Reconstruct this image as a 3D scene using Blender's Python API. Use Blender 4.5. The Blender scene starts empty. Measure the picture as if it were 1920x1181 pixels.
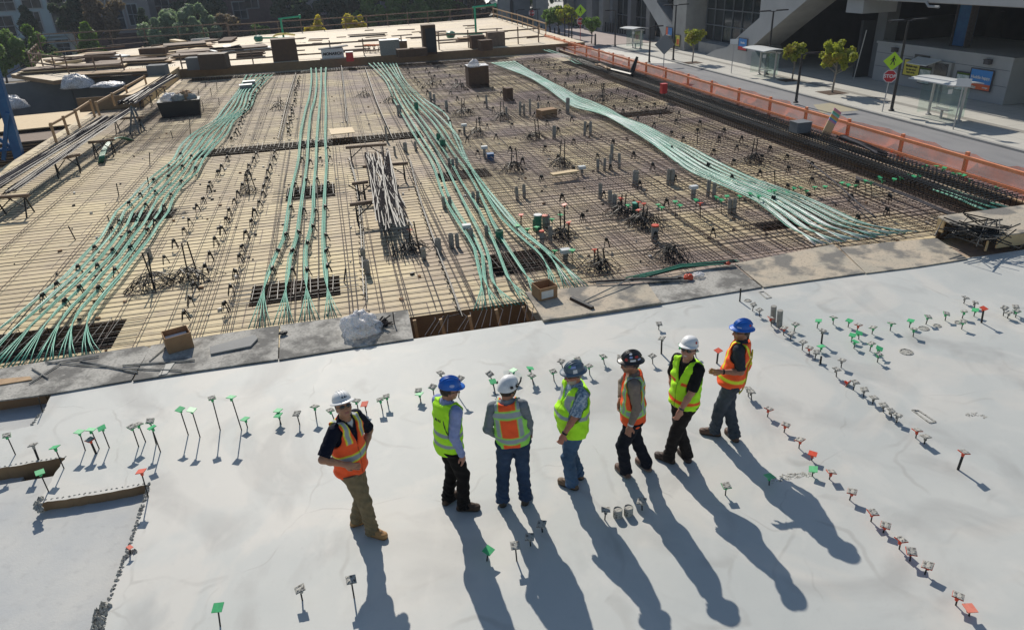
import bpy, bmesh, math, random
import numpy as np
from mathutils import Vector, Matrix
from math import sin, cos, pi, radians
random.seed(7)
rng = np.random.default_rng(5)
SC = bpy.context.scene
COL = SC.collection

# ------------------------------------------------------------------ camera, sky, sun, exposure
CAM_R = Vector((0.9705027725, -0.2380558560, -0.0381284404))
CAM_U = Vector((0.1389287544, 0.4229650022, 0.8954325257))
CAM_F = Vector((0.1970359605, 0.8743168856, -0.4435615108))
FPX, CAMH = 1334.17, 6.0
CAMP = Vector((0, 0, CAMH))
cam_d = bpy.data.cameras.new('camera'); cam = bpy.data.objects.new('camera', cam_d); COL.objects.link(cam)
cam.matrix_world = Matrix(((CAM_R.x, CAM_U.x, -CAM_F.x, 0), (CAM_R.y, CAM_U.y, -CAM_F.y, 0), (CAM_R.z, CAM_U.z, -CAM_F.z, CAMH), (0, 0, 0, 1)))
cam_d.sensor_width = 36; cam_d.lens = FPX / 1920 * 36; cam_d.clip_end = 2000; cam_d.clip_start = 0.1
SC.camera = cam
world = bpy.data.worlds.new("World"); SC.world = world; world.use_nodes = True
wn = world.node_tree
bg = wn.nodes['Background']; sky = wn.nodes.new('ShaderNodeTexSky')
sky.sky_type = 'NISHITA'; sky.sun_disc = False
sky.sun_elevation = radians(36.5); sky.sun_rotation = radians(-3.2)
sky.air_density = 1.3; sky.dust_density = 0.6; sky.ozone_density = 2.0
wn.links.new(sky.outputs[0], bg.inputs[0]); bg.inputs[1].default_value = 0.081
sun_d = bpy.data.lights.new('sun', 'SUN'); sun_d.energy = 4.35; sun_d.angle = radians(0.5); sun_d.color = (1, .93, .82)
sun = bpy.data.objects.new('sun', sun_d); COL.objects.link(sun)
sdir = Vector((0.0745, -1.348, -1.0)).normalized()
sun.rotation_euler = sdir.to_track_quat('-Z', 'Y').to_euler(); sun.location = (0, 30, 40)
SC.view_settings.view_transform = 'Standard'; SC.view_settings.look = 'None'
SC.view_settings.exposure = 0.0; SC.view_settings.gamma = 1.0
SC.render.engine = 'CYCLES'

# ------------------------------------------------------------------ geometry helpers
def ray(px, py): return CAM_F * FPX + CAM_R * (px - 960) - CAM_U * (py - 590.5)
def P(px, py, z=0.0):            # where a sight line meets the level z
    d = ray(px, py); return CAMP + d * ((z - CAMH) / d.z)
def J(px, py, Y):                # ... meets the plane y = Y
    d = ray(px, py); return CAMP + d * (Y / d.y)
def K(px, py, X):                # ... meets the plane x = X
    d = ray(px, py); return CAMP + d * (X / d.x)

def tag(o, label=None, cat=None, group=None, kind=None):
    if label: o['label'] = label
    if cat: o['category'] = cat
    if group: o['group'] = group
    if kind: o['kind'] = kind
    return o
def thing(name, label, cat, loc=(0, 0, 0), rotz=0, group=None):
    o = bpy.data.objects.new(name, None); COL.objects.link(o); o.empty_display_size = .1
    o.location = loc; o.rotation_euler = (0, 0, rotz)
    return tag(o, label, cat, group)
def mworld(o):
    m = Matrix.Identity(4)
    while o is not None:
        m = Matrix.LocRotScale(o.location, o.rotation_euler, o.scale) @ m; o = o.parent
    return m

class MB:
    def __init__(s): s.v = []; s.f = []; s.m = []
    def add(s, vs, fs, mi=0):
        b = len(s.v); s.v += [tuple(v) for v in vs]
        s.f += [tuple(i + b for i in f) for f in fs]; s.m += [mi] * len(fs)
    def box(s, c, d, rot=None, mi=0, taper=1.0):
        x, y, z = d[0] / 2, d[1] / 2, d[2] / 2
        vs = [Vector((sx * x * (taper if sz > 0 else 1), sy * y * (taper if sz > 0 else 1), sz * z)) for sz in (-1, 1) for sy in (-1, 1) for sx in (-1, 1)]
        if rot is not None:
            if not isinstance(rot, Matrix): rot = Matrix.Rotation(rot, 3, 'Z')
            vs = [rot @ v for v in vs]
        c = Vector(c)
        s.add([v + c for v in vs], [(0, 2, 3, 1), (4, 5, 7, 6), (0, 1, 5, 4), (2, 6, 7, 3), (0, 4, 6, 2), (1, 3, 7, 5)], mi)
    def beam(s, a, b, w, h, mi=0, up=(0, 0, 1)):     # rectangular bar from a to b
        a, b = Vector(a), Vector(b); d = (b - a)
        if d.length < 1e-6: return
        d.normalize(); up = Vector(up)
        if abs(d.dot(up)) > .98: up = Vector((0, 1, 0))
        x = d.cross(up).normalized(); y = x.cross(d)
        vs = [p + x * (i * w / 2) + y * (j * h / 2) for p in (a, b) for i, j in ((-1, -1), (1, -1), (1, 1), (-1, 1))]
        s.add(vs, [(3, 2, 1, 0), (4, 5, 6, 7), (0, 1, 5, 4), (1, 2, 6, 5), (2, 3, 7, 6), (3, 0, 4, 7)], mi)
    def tube(s, pts, r, n=4, mi=0, cap=True):
        pts = [Vector(p) for p in pts]; m = len(pts); vs = []
        rs = r if isinstance(r, (list, tuple)) else [r] * m
        for i, p in enumerate(pts):
            d = (pts[min(i + 1, m - 1)] - pts[max(i - 1, 0)])
            d = d.normalized() if d.length > 0 else Vector((0, 0, 1))
            up = Vector((0, 0, 1)) if abs(d.z) < .95 else Vector((0, 1, 0))
            x = d.cross(up).normalized(); y = x.cross(d)
            vs += [p + (x * cos(2 * pi * k / n + .5) + y * sin(2 * pi * k / n + .5)) * rs[i] for k in range(n)]
        fs = [(i * n + k, i * n + (k + 1) % n, (i + 1) * n + (k + 1) % n, (i + 1) * n + k) for i in range(m - 1) for k in range(n)]
        if cap: fs += [tuple(range(n - 1, -1, -1)), tuple((m - 1) * n + k for k in range(n))]
        s.add(vs, fs, mi)
    def lathe(s, prof, n=16, c=(0, 0, 0), mi=0, sx=1, sy=1):
        vs = [(c[0] + r * sx * cos(2 * pi * k / n), c[1] + r * sy * sin(2 * pi * k / n), c[2] + z) for r, z in prof for k in range(n)]
        m = len(prof)
        fs = [(i * n + k, i * n + (k + 1) % n, (i + 1) * n + (k + 1) % n, (i + 1) * n + k) for i in range(m - 1) for k in range(n)]
        if prof[0][0] > 1e-4: fs.append(tuple(range(n - 1, -1, -1)))
        if prof[-1][0] > 1e-4: fs.append(tuple((m - 1) * n + k for k in range(n)))
        s.add(vs, fs, mi)
    def slab(s, poly, z0, z1, mi=0, mside=None):     # polygon in plan (ccw or cw) extruded between two levels
        n = len(poly)
        if sum(poly[i][0] * poly[(i + 1) % n][1] - poly[(i + 1) % n][0] * poly[i][1] for i in range(n)) < 0: poly = poly[::-1]
        vs = [(p[0], p[1], z0) for p in poly] + [(p[0], p[1], z1) for p in poly]
        s.add(vs, [tuple(range(n, 2 * n))], mi); ms = mi if mside is None else mside
        b = len(s.v) - 2 * n
        s.f += [tuple(b + i for i in range(n - 1, -1, -1))]; s.m += [ms]
        for i in range(n):
            j = (i + 1) % n; s.f.append((b + i, b + j, b + n + j, b + n + i)); s.m.append(ms)
    def prism(s, poly3, off, mi=0, mside=None):      # any flat polygon swept along a vector
        n = len(poly3); off = Vector(off); p = [Vector(q) for q in poly3]
        nrm = Vector((0, 0, 0))
        for i in range(n): nrm += p[i].cross(p[(i + 1) % n])
        if nrm.dot(off) > 0: p = p[::-1]
        b = len(s.v); s.v += [tuple(q) for q in p] + [tuple(q + off) for q in p]
        ms = mi if mside is None else mside
        s.f += [tuple(b + i for i in range(n)), tuple(b + n + i for i in range(n - 1, -1, -1))]; s.m += [mi, ms]
        for i in range(n):
            j = (i + 1) % n; s.f.append((b + j, b + i, b + n + i, b + n + j)); s.m.append(ms)
    def quad(s, a, b, c, d, mi=0): s.add([a, b, c, d], [(0, 1, 2, 3)], mi)
    def mesh(s, name, mats, inv=None):
        me = bpy.data.meshes.new(name)
        vs = s.v if inv is None else [tuple(inv @ Vector(v)) for v in s.v]
        me.from_pydata(vs, [], s.f)
        if not isinstance(mats, (list, tuple)): mats = [mats]
        for m in mats: me.materials.append(m)
        if len(mats) > 1: me.polygons.foreach_set('material_index', s.m)
        me.update(); return me
    def build(s, name, mats, parent=None, world=False, smooth=False, loc=None, at=None):
        inv = None
        if world and parent is not None: inv = mworld(parent).inverted()
        if loc is not None and parent is None: inv = Matrix.Translation(Vector(loc)).inverted()
        me = s.mesh(name, mats, inv)
        if smooth: me.polygons.foreach_set('use_smooth', [True] * len(me.polygons))
        o = bpy.data.objects.new(name, me); COL.objects.link(o)
        if parent is not None: o.parent = parent
        elif loc is not None: o.location = loc
        if at is not None: o.location = at
        return o
def inst(name, me, loc=(0, 0, 0), rot=(0, 0, 0), sc=(1, 1, 1), parent=None):
    o = bpy.data.objects.new(name, me); COL.objects.link(o); o.location = loc; o.rotation_euler = rot; o.scale = sc
    if parent is not None: o.parent = parent
    return o

def spline(pts, step=0.5):        # catmull-rom through points
    pts = [Vector(p) for p in pts]; out = []
    q = [pts[0] * 2 - pts[1]] + pts + [pts[-1] * 2 - pts[-2]]
    for i in range(1, len(q) - 2):
        a, b, c, d = q[i - 1], q[i], q[i + 1], q[i + 2]
        n = max(1, int((c - b).length / step))
        for k in range(n):
            t = k / n
            out.append(.5 * ((2 * b) + (c - a) * t + (2 * a - 5 * b + 4 * c - d) * t * t + (3 * b - a - 3 * c + d) * t ** 3))
    out.append(pts[-1]); return out

# ------------------------------------------------------------------ materials
def mat(name, col, rough=.7, col2=None, scale=3.0, lo=.35, hi=.65, metal=0, bump=0, bscale=None, spec=.4, detail=6, stretch=None, extra=None, coat=0):
    m = bpy.data.materials.new(name); m.use_nodes = True; nt = m.node_tree; N = nt.nodes; L = nt.links
    b = N['Principled BSDF']; b.inputs['Roughness'].default_value = rough; b.inputs['Metallic'].default_value = metal
    b.inputs['Specular IOR Level'].default_value = spec
    if coat: b.inputs['Coat Weight'].default_value = coat
    b.inputs['Base Color'].default_value = (*col, 1)
    tc = N.new('ShaderNodeTexCoord'); src = tc.outputs['Object']
    if stretch:
        mp = N.new('ShaderNodeMapping'); mp.inputs['Scale'].default_value = stretch; L.new(src, mp.inputs[0]); src = mp.outputs[0]
    cur = None
    if col2 is not None:
        nz = N.new('ShaderNodeTexNoise'); nz.inputs['Scale'].default_value = scale; nz.inputs['Detail'].default_value = detail
        nz.inputs['Roughness'].default_value = .62; L.new(src, nz.inputs['Vector'])
        rp = N.new('ShaderNodeMapRange'); rp.inputs[1].default_value = lo; rp.inputs[2].default_value = hi; L.new(nz.outputs[0], rp.inputs[0])
        mx = N.new('ShaderNodeMix'); mx.data_type = 'RGBA'; mx.inputs[6].default_value = (*col, 1); mx.inputs[7].default_value = (*col2, 1)
        L.new(rp.outputs[0], mx.inputs[0]); cur = mx.outputs[2]; L.new(cur, b.inputs['Base Color'])
    if bump:
        n2 = N.new('ShaderNodeTexNoise'); n2.inputs['Scale'].default_value = bscale or scale * 6; n2.inputs['Detail'].default_value = 5; L.new(src, n2.inputs['Vector'])
        bp = N.new('ShaderNodeBump'); bp.inputs['Strength'].default_value = bump; bp.inputs['Distance'].default_value = .02
        L.new(n2.outputs[0], bp.inputs['Height']); L.new(bp.outputs[0], b.inputs['Normal'])
    if extra: extra(m, N, L, b, src, cur)
    return m
def addmix(N, L, cur, fac, col, fixed=None):
    mx = N.new('ShaderNodeMix'); mx.data_type = 'RGBA'
    L.new(cur, mx.inputs[6]); mx.inputs[7].default_value = (*col, 1)
    if fac is not None: L.new(fac, mx.inputs[0])
    else: mx.inputs[0].default_value = fixed
    return mx.outputs[2]
def noisefac(N, L, src, scale, lo, hi, mul=1.0, detail=4, stretch=None, dist=0):
    if stretch:
        mp = N.new('ShaderNodeMapping'); mp.inputs['Scale'].default_value = stretch; L.new(src, mp.inputs[0]); src = mp.outputs[0]
    nz = N.new('ShaderNodeTexNoise'); nz.inputs['Scale'].default_value = scale; nz.inputs['Detail'].default_value = detail; nz.inputs['Distortion'].default_value = dist
    L.new(src, nz.inputs['Vector'])
    rp = N.new('ShaderNodeMapRange'); rp.inputs[1].default_value = lo; rp.inputs[2].default_value = hi; rp.inputs[4].default_value = mul; L.new(nz.outputs[0], rp.inputs[0])
    return rp.outputs[0]

M = {}
def slab_extra(m, N, L, b, src, cur):
    # faint trowel arcs: distorted ring bands; light cement smears; small dark specks
    vor = N.new('ShaderNodeTexVoronoi'); vor.inputs['Scale'].default_value = .62; vor.feature = 'F1'; vor.inputs['Randomness'].default_value = 1
    dn = N.new('ShaderNodeTexNoise'); dn.inputs['Scale'].default_value = .7; dn.inputs['Detail'].default_value = 3; L.new(src, dn.inputs['Vector'])
    dm = N.new('ShaderNodeVectorMath'); dm.operation = 'MULTIPLY_ADD'; L.new(dn.outputs['Color'], dm.inputs[0]); dm.inputs[1].default_value = (1.3, 1.3, 0); L.new(src, dm.inputs[2]); L.new(dm.outputs[0], vor.inputs['Vector'])
    wv = N.new('ShaderNodeMath'); wv.operation = 'MULTIPLY'; wv.inputs[1].default_value = 17.0; L.new(vor.outputs['Distance'], wv.inputs[0])
    sn = N.new('ShaderNodeMath'); sn.operation = 'SINE'; L.new(wv.outputs[0], sn.inputs[0])
    rp = N.new('ShaderNodeMapRange'); rp.inputs[1].default_value = .90; rp.inputs[2].default_value = 1.0; L.new(sn.outputs[0], rp.inputs[0])
    gate = noisefac(N, L, src, 1.1, .46, .66)
    ml = N.new('ShaderNodeMath'); ml.operation = 'MULTIPLY'; L.new(rp.outputs[0], ml.inputs[0]); L.new(gate, ml.inputs[1])
    m2 = N.new('ShaderNodeMath'); m2.operation = 'MULTIPLY'; m2.inputs[1].default_value = .34; L.new(ml.outputs[0], m2.inputs[0])
    cur = addmix(N, L, cur, m2.outputs[0], (.27, .255, .235))
    cur = addmix(N, L, cur, noisefac(N, L, src, .33, .49, .58, .55, 5, None, 2.2), (.60, .575, .53))
    cur = addmix(N, L, cur, noisefac(N, L, src, .50, .53, .66, .60, 7, (1, .7, 1), 1.6), (.355, .355, .345))
    cur = addmix(N, L, cur, noisefac(N, L, src, 1.6, .55, .8, .5, 8, (1, .55, 1), 1.2), (.66, .64, .6))
    cur = addmix(N, L, cur, noisefac(N, L, src, 14, .60, .78, .22, 6), (.36, .35, .34))
    cur = addmix(N, L, cur, noisefac(N, L, src, 60, .72, .76, .6, 2), (.12, .11, .1))
    v2 = N.new('ShaderNodeTexVoronoi'); v2.feature = 'DISTANCE_TO_EDGE'; v2.inputs['Scale'].default_value = .22; L.new(dm.outputs[0], v2.inputs['Vector'])
    r3 = N.new('ShaderNodeMapRange'); r3.inputs[1].default_value = .0035; r3.inputs[2].default_value = .001; L.new(v2.outputs['Distance'], r3.inputs[0])
    g3 = noisefac(N, L, src, 1.7, .45, .6, .34); m5 = N.new('ShaderNodeMath'); m5.operation = 'MULTIPLY'; L.new(r3.outputs[0], m5.inputs[0]); L.new(g3, m5.inputs[1])
    cur = addmix(N, L, cur, m5.outputs[0], (.30, .29, .27))
    bp = N.new('ShaderNodeBump'); bp.inputs['Strength'].default_value = .06; bp.inputs['Distance'].default_value = .004; L.new(ml.outputs[0], bp.inputs['Height'])
    old = b.inputs['Normal'].links[0].from_node; L.new(old.outputs[0], bp.inputs['Normal']); L.new(bp.outputs[0], b.inputs['Normal'])
    L.new(cur, b.inputs['Base Color'])
M['slab'] = mat('finished_concrete', (.455, .475, .465), .60, (.55, .555, .53), .35, .35, .68, bump=.035, bscale=14, spec=.35, extra=slab_extra)
def low_extra(m, N, L, b, src, cur):
    cur = addmix(N, L, cur, noisefac(N, L, src, 9, .55, .75, .35, 8), (.33, .33, .33)); L.new(cur, b.inputs['Base Color'])
M['slab_low'] = mat('rough_concrete', (.44, .455, .46), .8, (.52, .52, .5), 1.2, .35, .65, bump=.12, bscale=40, extra=low_extra)
def ply_extra(c1, c2, dirt, dfac, grad=False):
    def f(m, N, L, b, src, cur):
        br = N.new('ShaderNodeTexBrick'); br.offset = .5; br.inputs['Scale'].default_value = 1.0
        br.inputs['Brick Width'].default_value = 2.44; br.inputs['Row Height'].default_value = 1.22; br.inputs['Mortar Size'].default_value = .012
        br.inputs['Color1'].default_value = (*c1, 1); br.inputs['Color2'].default_value = (*c2, 1); br.inputs['Mortar'].default_value = (.12, .09, .06, 1); br.inputs['Bias'].default_value = -.1
        L.new(src, br.inputs['Vector']); cur = br.outputs['Color']
        if grad:      # rust and mud trodden in, heavier towards the street side and the far end
            sp = N.new('ShaderNodeSeparateXYZ'); L.new(src, sp.inputs[0])
            r1 = N.new('ShaderNodeMapRange'); r1.inputs[1].default_value = -3; r1.inputs[2].default_value = 6; r1.inputs[4].default_value = .60; L.new(sp.outputs[0], r1.inputs[0])
            r2 = N.new('ShaderNodeMapRange'); r2.inputs[1].default_value = 20; r2.inputs[2].default_value = 45; r2.inputs[4].default_value = .35; L.new(sp.outputs[1], r2.inputs[0])
            ad = N.new('ShaderNodeMath'); ad.operation = 'ADD'; L.new(r1.outputs[0], ad.inputs[0]); L.new(r2.outputs[0], ad.inputs[1])
            a2 = N.new('ShaderNodeMath'); a2.operation = 'ADD'; a2.use_clamp = True; L.new(ad.outputs[0], a2.inputs[0]); a2.inputs[1].default_value = .20
            nf = noisefac(N, L, src, .35, .36, .60, 1.0, 5); m3 = N.new('ShaderNodeMath'); m3.operation = 'MULTIPLY'; L.new(nf, m3.inputs[0]); L.new(a2.outputs[0], m3.inputs[1])
            cur = addmix(N, L, cur, m3.outputs[0], dirt)
        else: cur = addmix(N, L, cur, noisefac(N, L, src, .28, .42, .62, .75, 4), dirt)
        cur = addmix(N, L, cur, noisefac(N, L, src, 3.0, .52, .75, dfac, 8), (.28, .22, .19))
        cur = addmix(N, L, cur, noisefac(N, L, src, 1.2, .45, .8, .25, 6, (12, 1, 1)), (.42, .30, .16))
        L.new(cur, b.inputs['Base Color'])
    return f
M['ply'] = mat('plywood_deck', (.6, .5, .33), .75, bump=.1, bscale=8, extra=ply_extra((.76, .63, .38), (.58, .47, .29), (.31, .235, .235), .45, True))
M['ply_far'] = mat('bright_plywood', (.7, .6, .45), .7, extra=ply_extra((.74, .62, .44), (.62, .50, .33), (.60, .50, .38), .25))
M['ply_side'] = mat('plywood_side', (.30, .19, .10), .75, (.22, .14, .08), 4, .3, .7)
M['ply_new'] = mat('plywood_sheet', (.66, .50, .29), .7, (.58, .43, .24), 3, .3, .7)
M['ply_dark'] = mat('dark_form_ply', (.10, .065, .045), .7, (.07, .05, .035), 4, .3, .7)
M['dirtboard'] = mat('concrete_stained_board', (.165, .16, .15), .9, (.44, .425, .39), 1.1, .46, .58, bump=.5, bscale=25, detail=10, extra=lambda m, N, L, b, src, cur: L.new(addmix(N, L, addmix(N, L, cur, noisefac(N, L, src, 22, .5, .7, .5, 6), (.09, .085, .08)), noisefac(N, L, src, 5, .62, .7, .6, 5), (.5, .48, .44)), b.inputs['Base Color']))
M['dirtboard2'] = mat('plywood_walkway_board', (.42, .38, .31), .9, (.52, .44, .34), 1.0, .4, .6, bump=.4, bscale=25, detail=10, extra=lambda m, N, L, b, src, cur: L.new(addmix(N, L, addmix(N, L, cur, noisefac(N, L, src, 1.4, .50, .60, .9, 10), (.17, .165, .155)), noisefac(N, L, src, 18, .55, .7, .5, 6), (.1, .095, .09)), b.inputs['Base Color']))
M['rebar'] = mat('dark_rebar', (.030, .022, .022), .75, (.075, .04, .03), 5, .4, .7, spec=.2)
M['rebar_black'] = mat('coated_rebar', (.012, .013, .014), .5, (.03, .03, .03), 3, .4, .7, spec=.3)
M['vdark'] = mat('undercroft_shade_and_panel', (.045, .05, .056), .85, (.03, .034, .04), .6)  # undercroft shade painted in as near black; also colours the machine panel
M['steel'] = mat('grey_steel', (.13, .125, .135), 1.0, (.09, .085, .09), 6, spec=0)
M['steel_dark'] = mat('dark_steel', (.05, .047, .05), 1.0, (.03, .027, .03), 6, spec=0)
M['tendon'] = mat('green_sheath', (.065, .36, .25), .42, (.11, .45, .33), .8, .3, .7, spec=.45)
M['tendon_dk'] = mat('dark_green_sheath', (.02, .17, .10), .4, (.03, .22, .14), .8, spec=.6)
M['tendon_glint'] = mat('glint_sheath', (.72, .78, .75), .35, (.25, .55, .42), .35, .45, .60, spec=.6)  # pale tone is sun glint on green sheaths, painted into the colour
M['cap_g'] = mat('green_plastic', (.07, .50, .19), .45, (.05, .40, .15), 20)
M['cap_o'] = mat('orange_plastic', (.70, .09, .035), .45, (.6, .07, .03), 20)
M['cap_pk'] = mat('faded_orange_plastic', (.82, .28, .20), .5, (.75, .22, .15), 15)
M['splat'] = mat('concrete_splatter', (.46, .45, .41), .95, (.11, .105, .10), 38, .52, .62, bump=.8, bscale=70)
M['pipe'] = mat('grey_conduit', (.34, .335, .31), .7, (.20, .19, .17), 14, .4, .7)
M['white'] = mat('white_plastic', (.78, .78, .76), .5, (.68, .68, .66), 9)
def bagmat():
    m = bpy.data.materials.new('clear_plastic_sheet'); m.use_nodes = True; nt = m.node_tree; N = nt.nodes; L = nt.links; b = N['Principled BSDF']
    b.inputs['Base Color'].default_value = (.88, .88, .92, 1); b.inputs['Roughness'].default_value = .3; b.inputs['Specular IOR Level'].default_value = .8
    tc = N.new('ShaderNodeTexCoord'); nz = N.new('ShaderNodeTexNoise'); nz.inputs['Scale'].default_value = 9; nz.inputs['Detail'].default_value = 6; nz.inputs['Distortion'].default_value = 2; L.new(tc.outputs['Object'], nz.inputs['Vector'])
    bp = N.new('ShaderNodeBump'); bp.inputs['Strength'].default_value = .9; bp.inputs['Distance'].default_value = .04; L.new(nz.outputs[0], bp.inputs['Height']); L.new(bp.outputs[0], b.inputs['Normal'])
    rp = N.new('ShaderNodeMapRange'); rp.inputs[1].default_value = .35; rp.inputs[2].default_value = .65; rp.inputs[3].default_value = .32; rp.inputs[4].default_value = .85; L.new(nz.outputs[0], rp.inputs[0])
    t = N.new('ShaderNodeBsdfTransparent'); ms = N.new('ShaderNodeMixShader'); L.new(rp.outputs[0], ms.inputs[0]); L.new(t.outputs[0], ms.inputs[1]); L.new(b.outputs[0], ms.inputs[2]); L.new(ms.outputs[0], N['Material Output'].inputs[0]); return m
M['bag'] = bagmat()
M['card'] = mat('cardboard', (.36, .22, .12), .85, (.30, .18, .095), 5)
M['card_dk'] = mat('dark_cardboard', (.13, .075, .045), .85, (.10, .06, .04), 5)
M['wood'] = mat('lumber', (.50, .34, .19), .75, (.36, .23, .13), 6, .3, .7, stretch=(1, 1, 5))
M['wood_grey'] = mat('weathered_lumber', (.24, .17, .125), .8, (.16, .11, .08), 6, .3, .7)
M['wood_or'] = mat('orange_tinted_lumber', (.86, .34, .17), .75, (.76, .26, .12), 6)
M['black'] = mat('black_plastic', (.02, .02, .022), .5)
M['blue_steel'] = mat('blue_steel_paint', (.02, .10, .27), .45, (.03, .14, .33), 3)
M['green_steel'] = mat('green_steel_paint', (.02, .38, .22), .45, (.02, .30, .18), 3)
M['red'] = mat('red_plastic', (.62, .05, .05), .5, (.5, .04, .04), 8)
M['conc'] = mat('cast_concrete', (.33, .33, .32), .85, (.26, .26, .255), 1.2, .3, .7, bump=.15)
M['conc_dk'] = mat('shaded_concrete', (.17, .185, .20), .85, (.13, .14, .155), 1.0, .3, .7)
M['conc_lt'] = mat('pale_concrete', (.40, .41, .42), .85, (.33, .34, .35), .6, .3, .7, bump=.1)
M['asphalt'] = mat('asphalt', (.24, .24, .25), .9, (.28, .28, .285), .5, .3, .7, bump=.3, bscale=40, extra=lambda m, N, L, b, src, cur: L.new(addmix(N, L, cur, noisefac(N, L, src, .5, .5, .7, .5, 5, (3, .35, 1)), (.14, .145, .155)), b.inputs['Base Color']))
def walk_extra(m, N, L, b, src, cur):
    br = N.new('ShaderNodeTexBrick'); br.offset = 0; br.inputs['Scale'].default_value = 1; br.inputs['Brick Width'].default_value = 1.5; br.inputs['Row Height'].default_value = 1.5
    br.inputs['Mortar Size'].default_value = .012; L.new(src, br.inputs['Vector'])
    cur = addmix(N, L, cur, br.outputs['Fac'], (.2, .2, .19)); L.new(cur, b.inputs['Base Color'])
M['walk'] = mat('sidewalk_concrete', (.50, .49, .45), .85, (.56, .545, .50), .7, .3, .7, extra=walk_extra)
M['walk_band'] = mat('darker_paving_band', (.27, .26, .24), .85, (.32, .31, .285), 1.5)
M['plaza'] = mat('pinkish_paving', (.36, .30, .28), .85, (.42, .35, .33), .4, .3, .7)
M['kerb'] = mat('kerb_concrete', (.36, .36, .35), .85, (.29, .29, .28), 2)
M['road_white'] = mat('white_road_paint', (.70, .68, .62), .8, (.60, .58, .53), 1.5)
M['tan'] = mat('tan_road_patch', (.42, .37, .25), .9, (.36, .33, .25), 1.2)
M['dirt'] = mat('brown_earth', (.16, .125, .09), .95, (.22, .18, .13), .3, .3, .7, bump=.3)
M['mulch'] = mat('tree_pit_mulch', (.07, .045, .03), .95, (.11, .07, .05), 10)
M['glass'] = mat('dark_window_glass', (.012, .018, .022), .08, (.03, .045, .05), .6, .4, .7, spec=.6)
M['glass_b'] = mat('apartment_glass', (.02, .03, .04), .15, (.06, .08, .10), .8, .45, .7)
M['facade'] = mat('pale_render', (.42, .50, .53), .85, (.36, .43, .46), .5)
M['facade2'] = mat('beige_render', (.30, .27, .27), .85, (.25, .23, .23), .5)
M['brick'] = mat('brown_brick', (.14, .085, .08), .85, (.10, .065, .06), 2)
M['bark'] = mat('bark', (.13, .10, .08), .9, (.08, .06, .05), 8)
M['bark_lt'] = mat('pale_bark', (.32, .29, .25), .9, (.22, .19, .16), 8)
M['lamp_black'] = mat('black_painted_steel', (.018, .018, .02), .4, spec=.5)
M['sign_y'] = mat('yellow_green_sign', (.48, .75, .03), .45)
M['sign_r'] = mat('red_sign', (.50, .02, .03), .45)
M['sign_w'] = mat('white_sign_face', (.75, .75, .75), .5)
M['sign_b'] = mat('blue_poster', (.05, .25, .62), .5)
M['sign_o'] = mat('orange_poster', (.72, .14, .05), .5)
M['poster_y'] = mat('yellow_poster', (.75, .65, .10), .55, (.70, .60, .10), 3)
M['poster_g'] = mat('pale_map_poster', (.40, .50, .47), .55, (.62, .68, .66), 6, .45, .55)
M['sign_back'] = mat('grey_sign_back', (.22, .23, .24), .5)
M['alu'] = mat('brushed_aluminium', (.48, .48, .48), .4, metal=.4)
M['roof_w'] = mat('white_roof_panel', (.66, .68, .68), .4, (.58, .60, .60), 4)
M['yellow_plastic'] = mat('yellow_tube', (.70, .60, .15), .5)
def leafmat(name, c1, c2, c3=None):
    def ex(m, N, L, b, src, cur):
        oi = N.new('ShaderNodeTexNoise'); oi.inputs['Scale'].default_value = .9; oi.inputs['Detail'].default_value = 2; L.new(src, oi.inputs['Vector'])
        rp = N.new('ShaderNodeMapRange'); rp.inputs[1].default_value = .5; rp.inputs[2].default_value = .65; L.new(oi.outputs[0], rp.inputs[0])
        cur = addmix(N, L, cur, rp.outputs[0], c3 or c2); L.new(cur, b.inputs['Base Color'])
    m = mat(name, c1, .6, c2, 5, .4, .6, spec=.3, extra=ex)
    nt = m.node_tree; b = nt.nodes['Principled BSDF']; out = nt.nodes['Material Output']
    tr = nt.nodes.new('ShaderNodeBsdfTranslucent'); tr.inputs[0].default_value = (c2[0] * 1.3, c2[1] * 1.4, c2[2], 1)
    ms = nt.nodes.new('ShaderNodeMixShader'); ms.inputs[0].default_value = .45
    nt.links.new(b.outputs[0], ms.inputs[1]); nt.links.new(tr.outputs[0], ms.inputs[2]); nt.links.new(ms.outputs[0], out.inputs[0])
    return m
M['leaf_g'] = leafmat('green_leaves', (.085, .155, .04), (.16, .25, .06))
M['leaf_dk'] = leafmat('dark_needles', (.035, .065, .04), (.06, .095, .055))
M['leaf_br'] = leafmat('bright_conifer_leaves', (.08, .15, .025), (.15, .24, .035))
M['leaf_sv'] = leafmat('silvery_leaves', (.15, .21, .14), (.24, .31, .22))
M['leaf_bn'] = leafmat('brownish_leaves', (.13, .10, .07), (.18, .13, .09))
M['leaf_y'] = leafmat('yellowing_leaves', (.50, .48, .04), (.65, .52, .05), (.40, .20, .03))
M['leaf_yg'] = leafmat('yellow_green_leaves', (.20, .25, .035), (.34, .36, .05), (.45, .28, .05))
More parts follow.
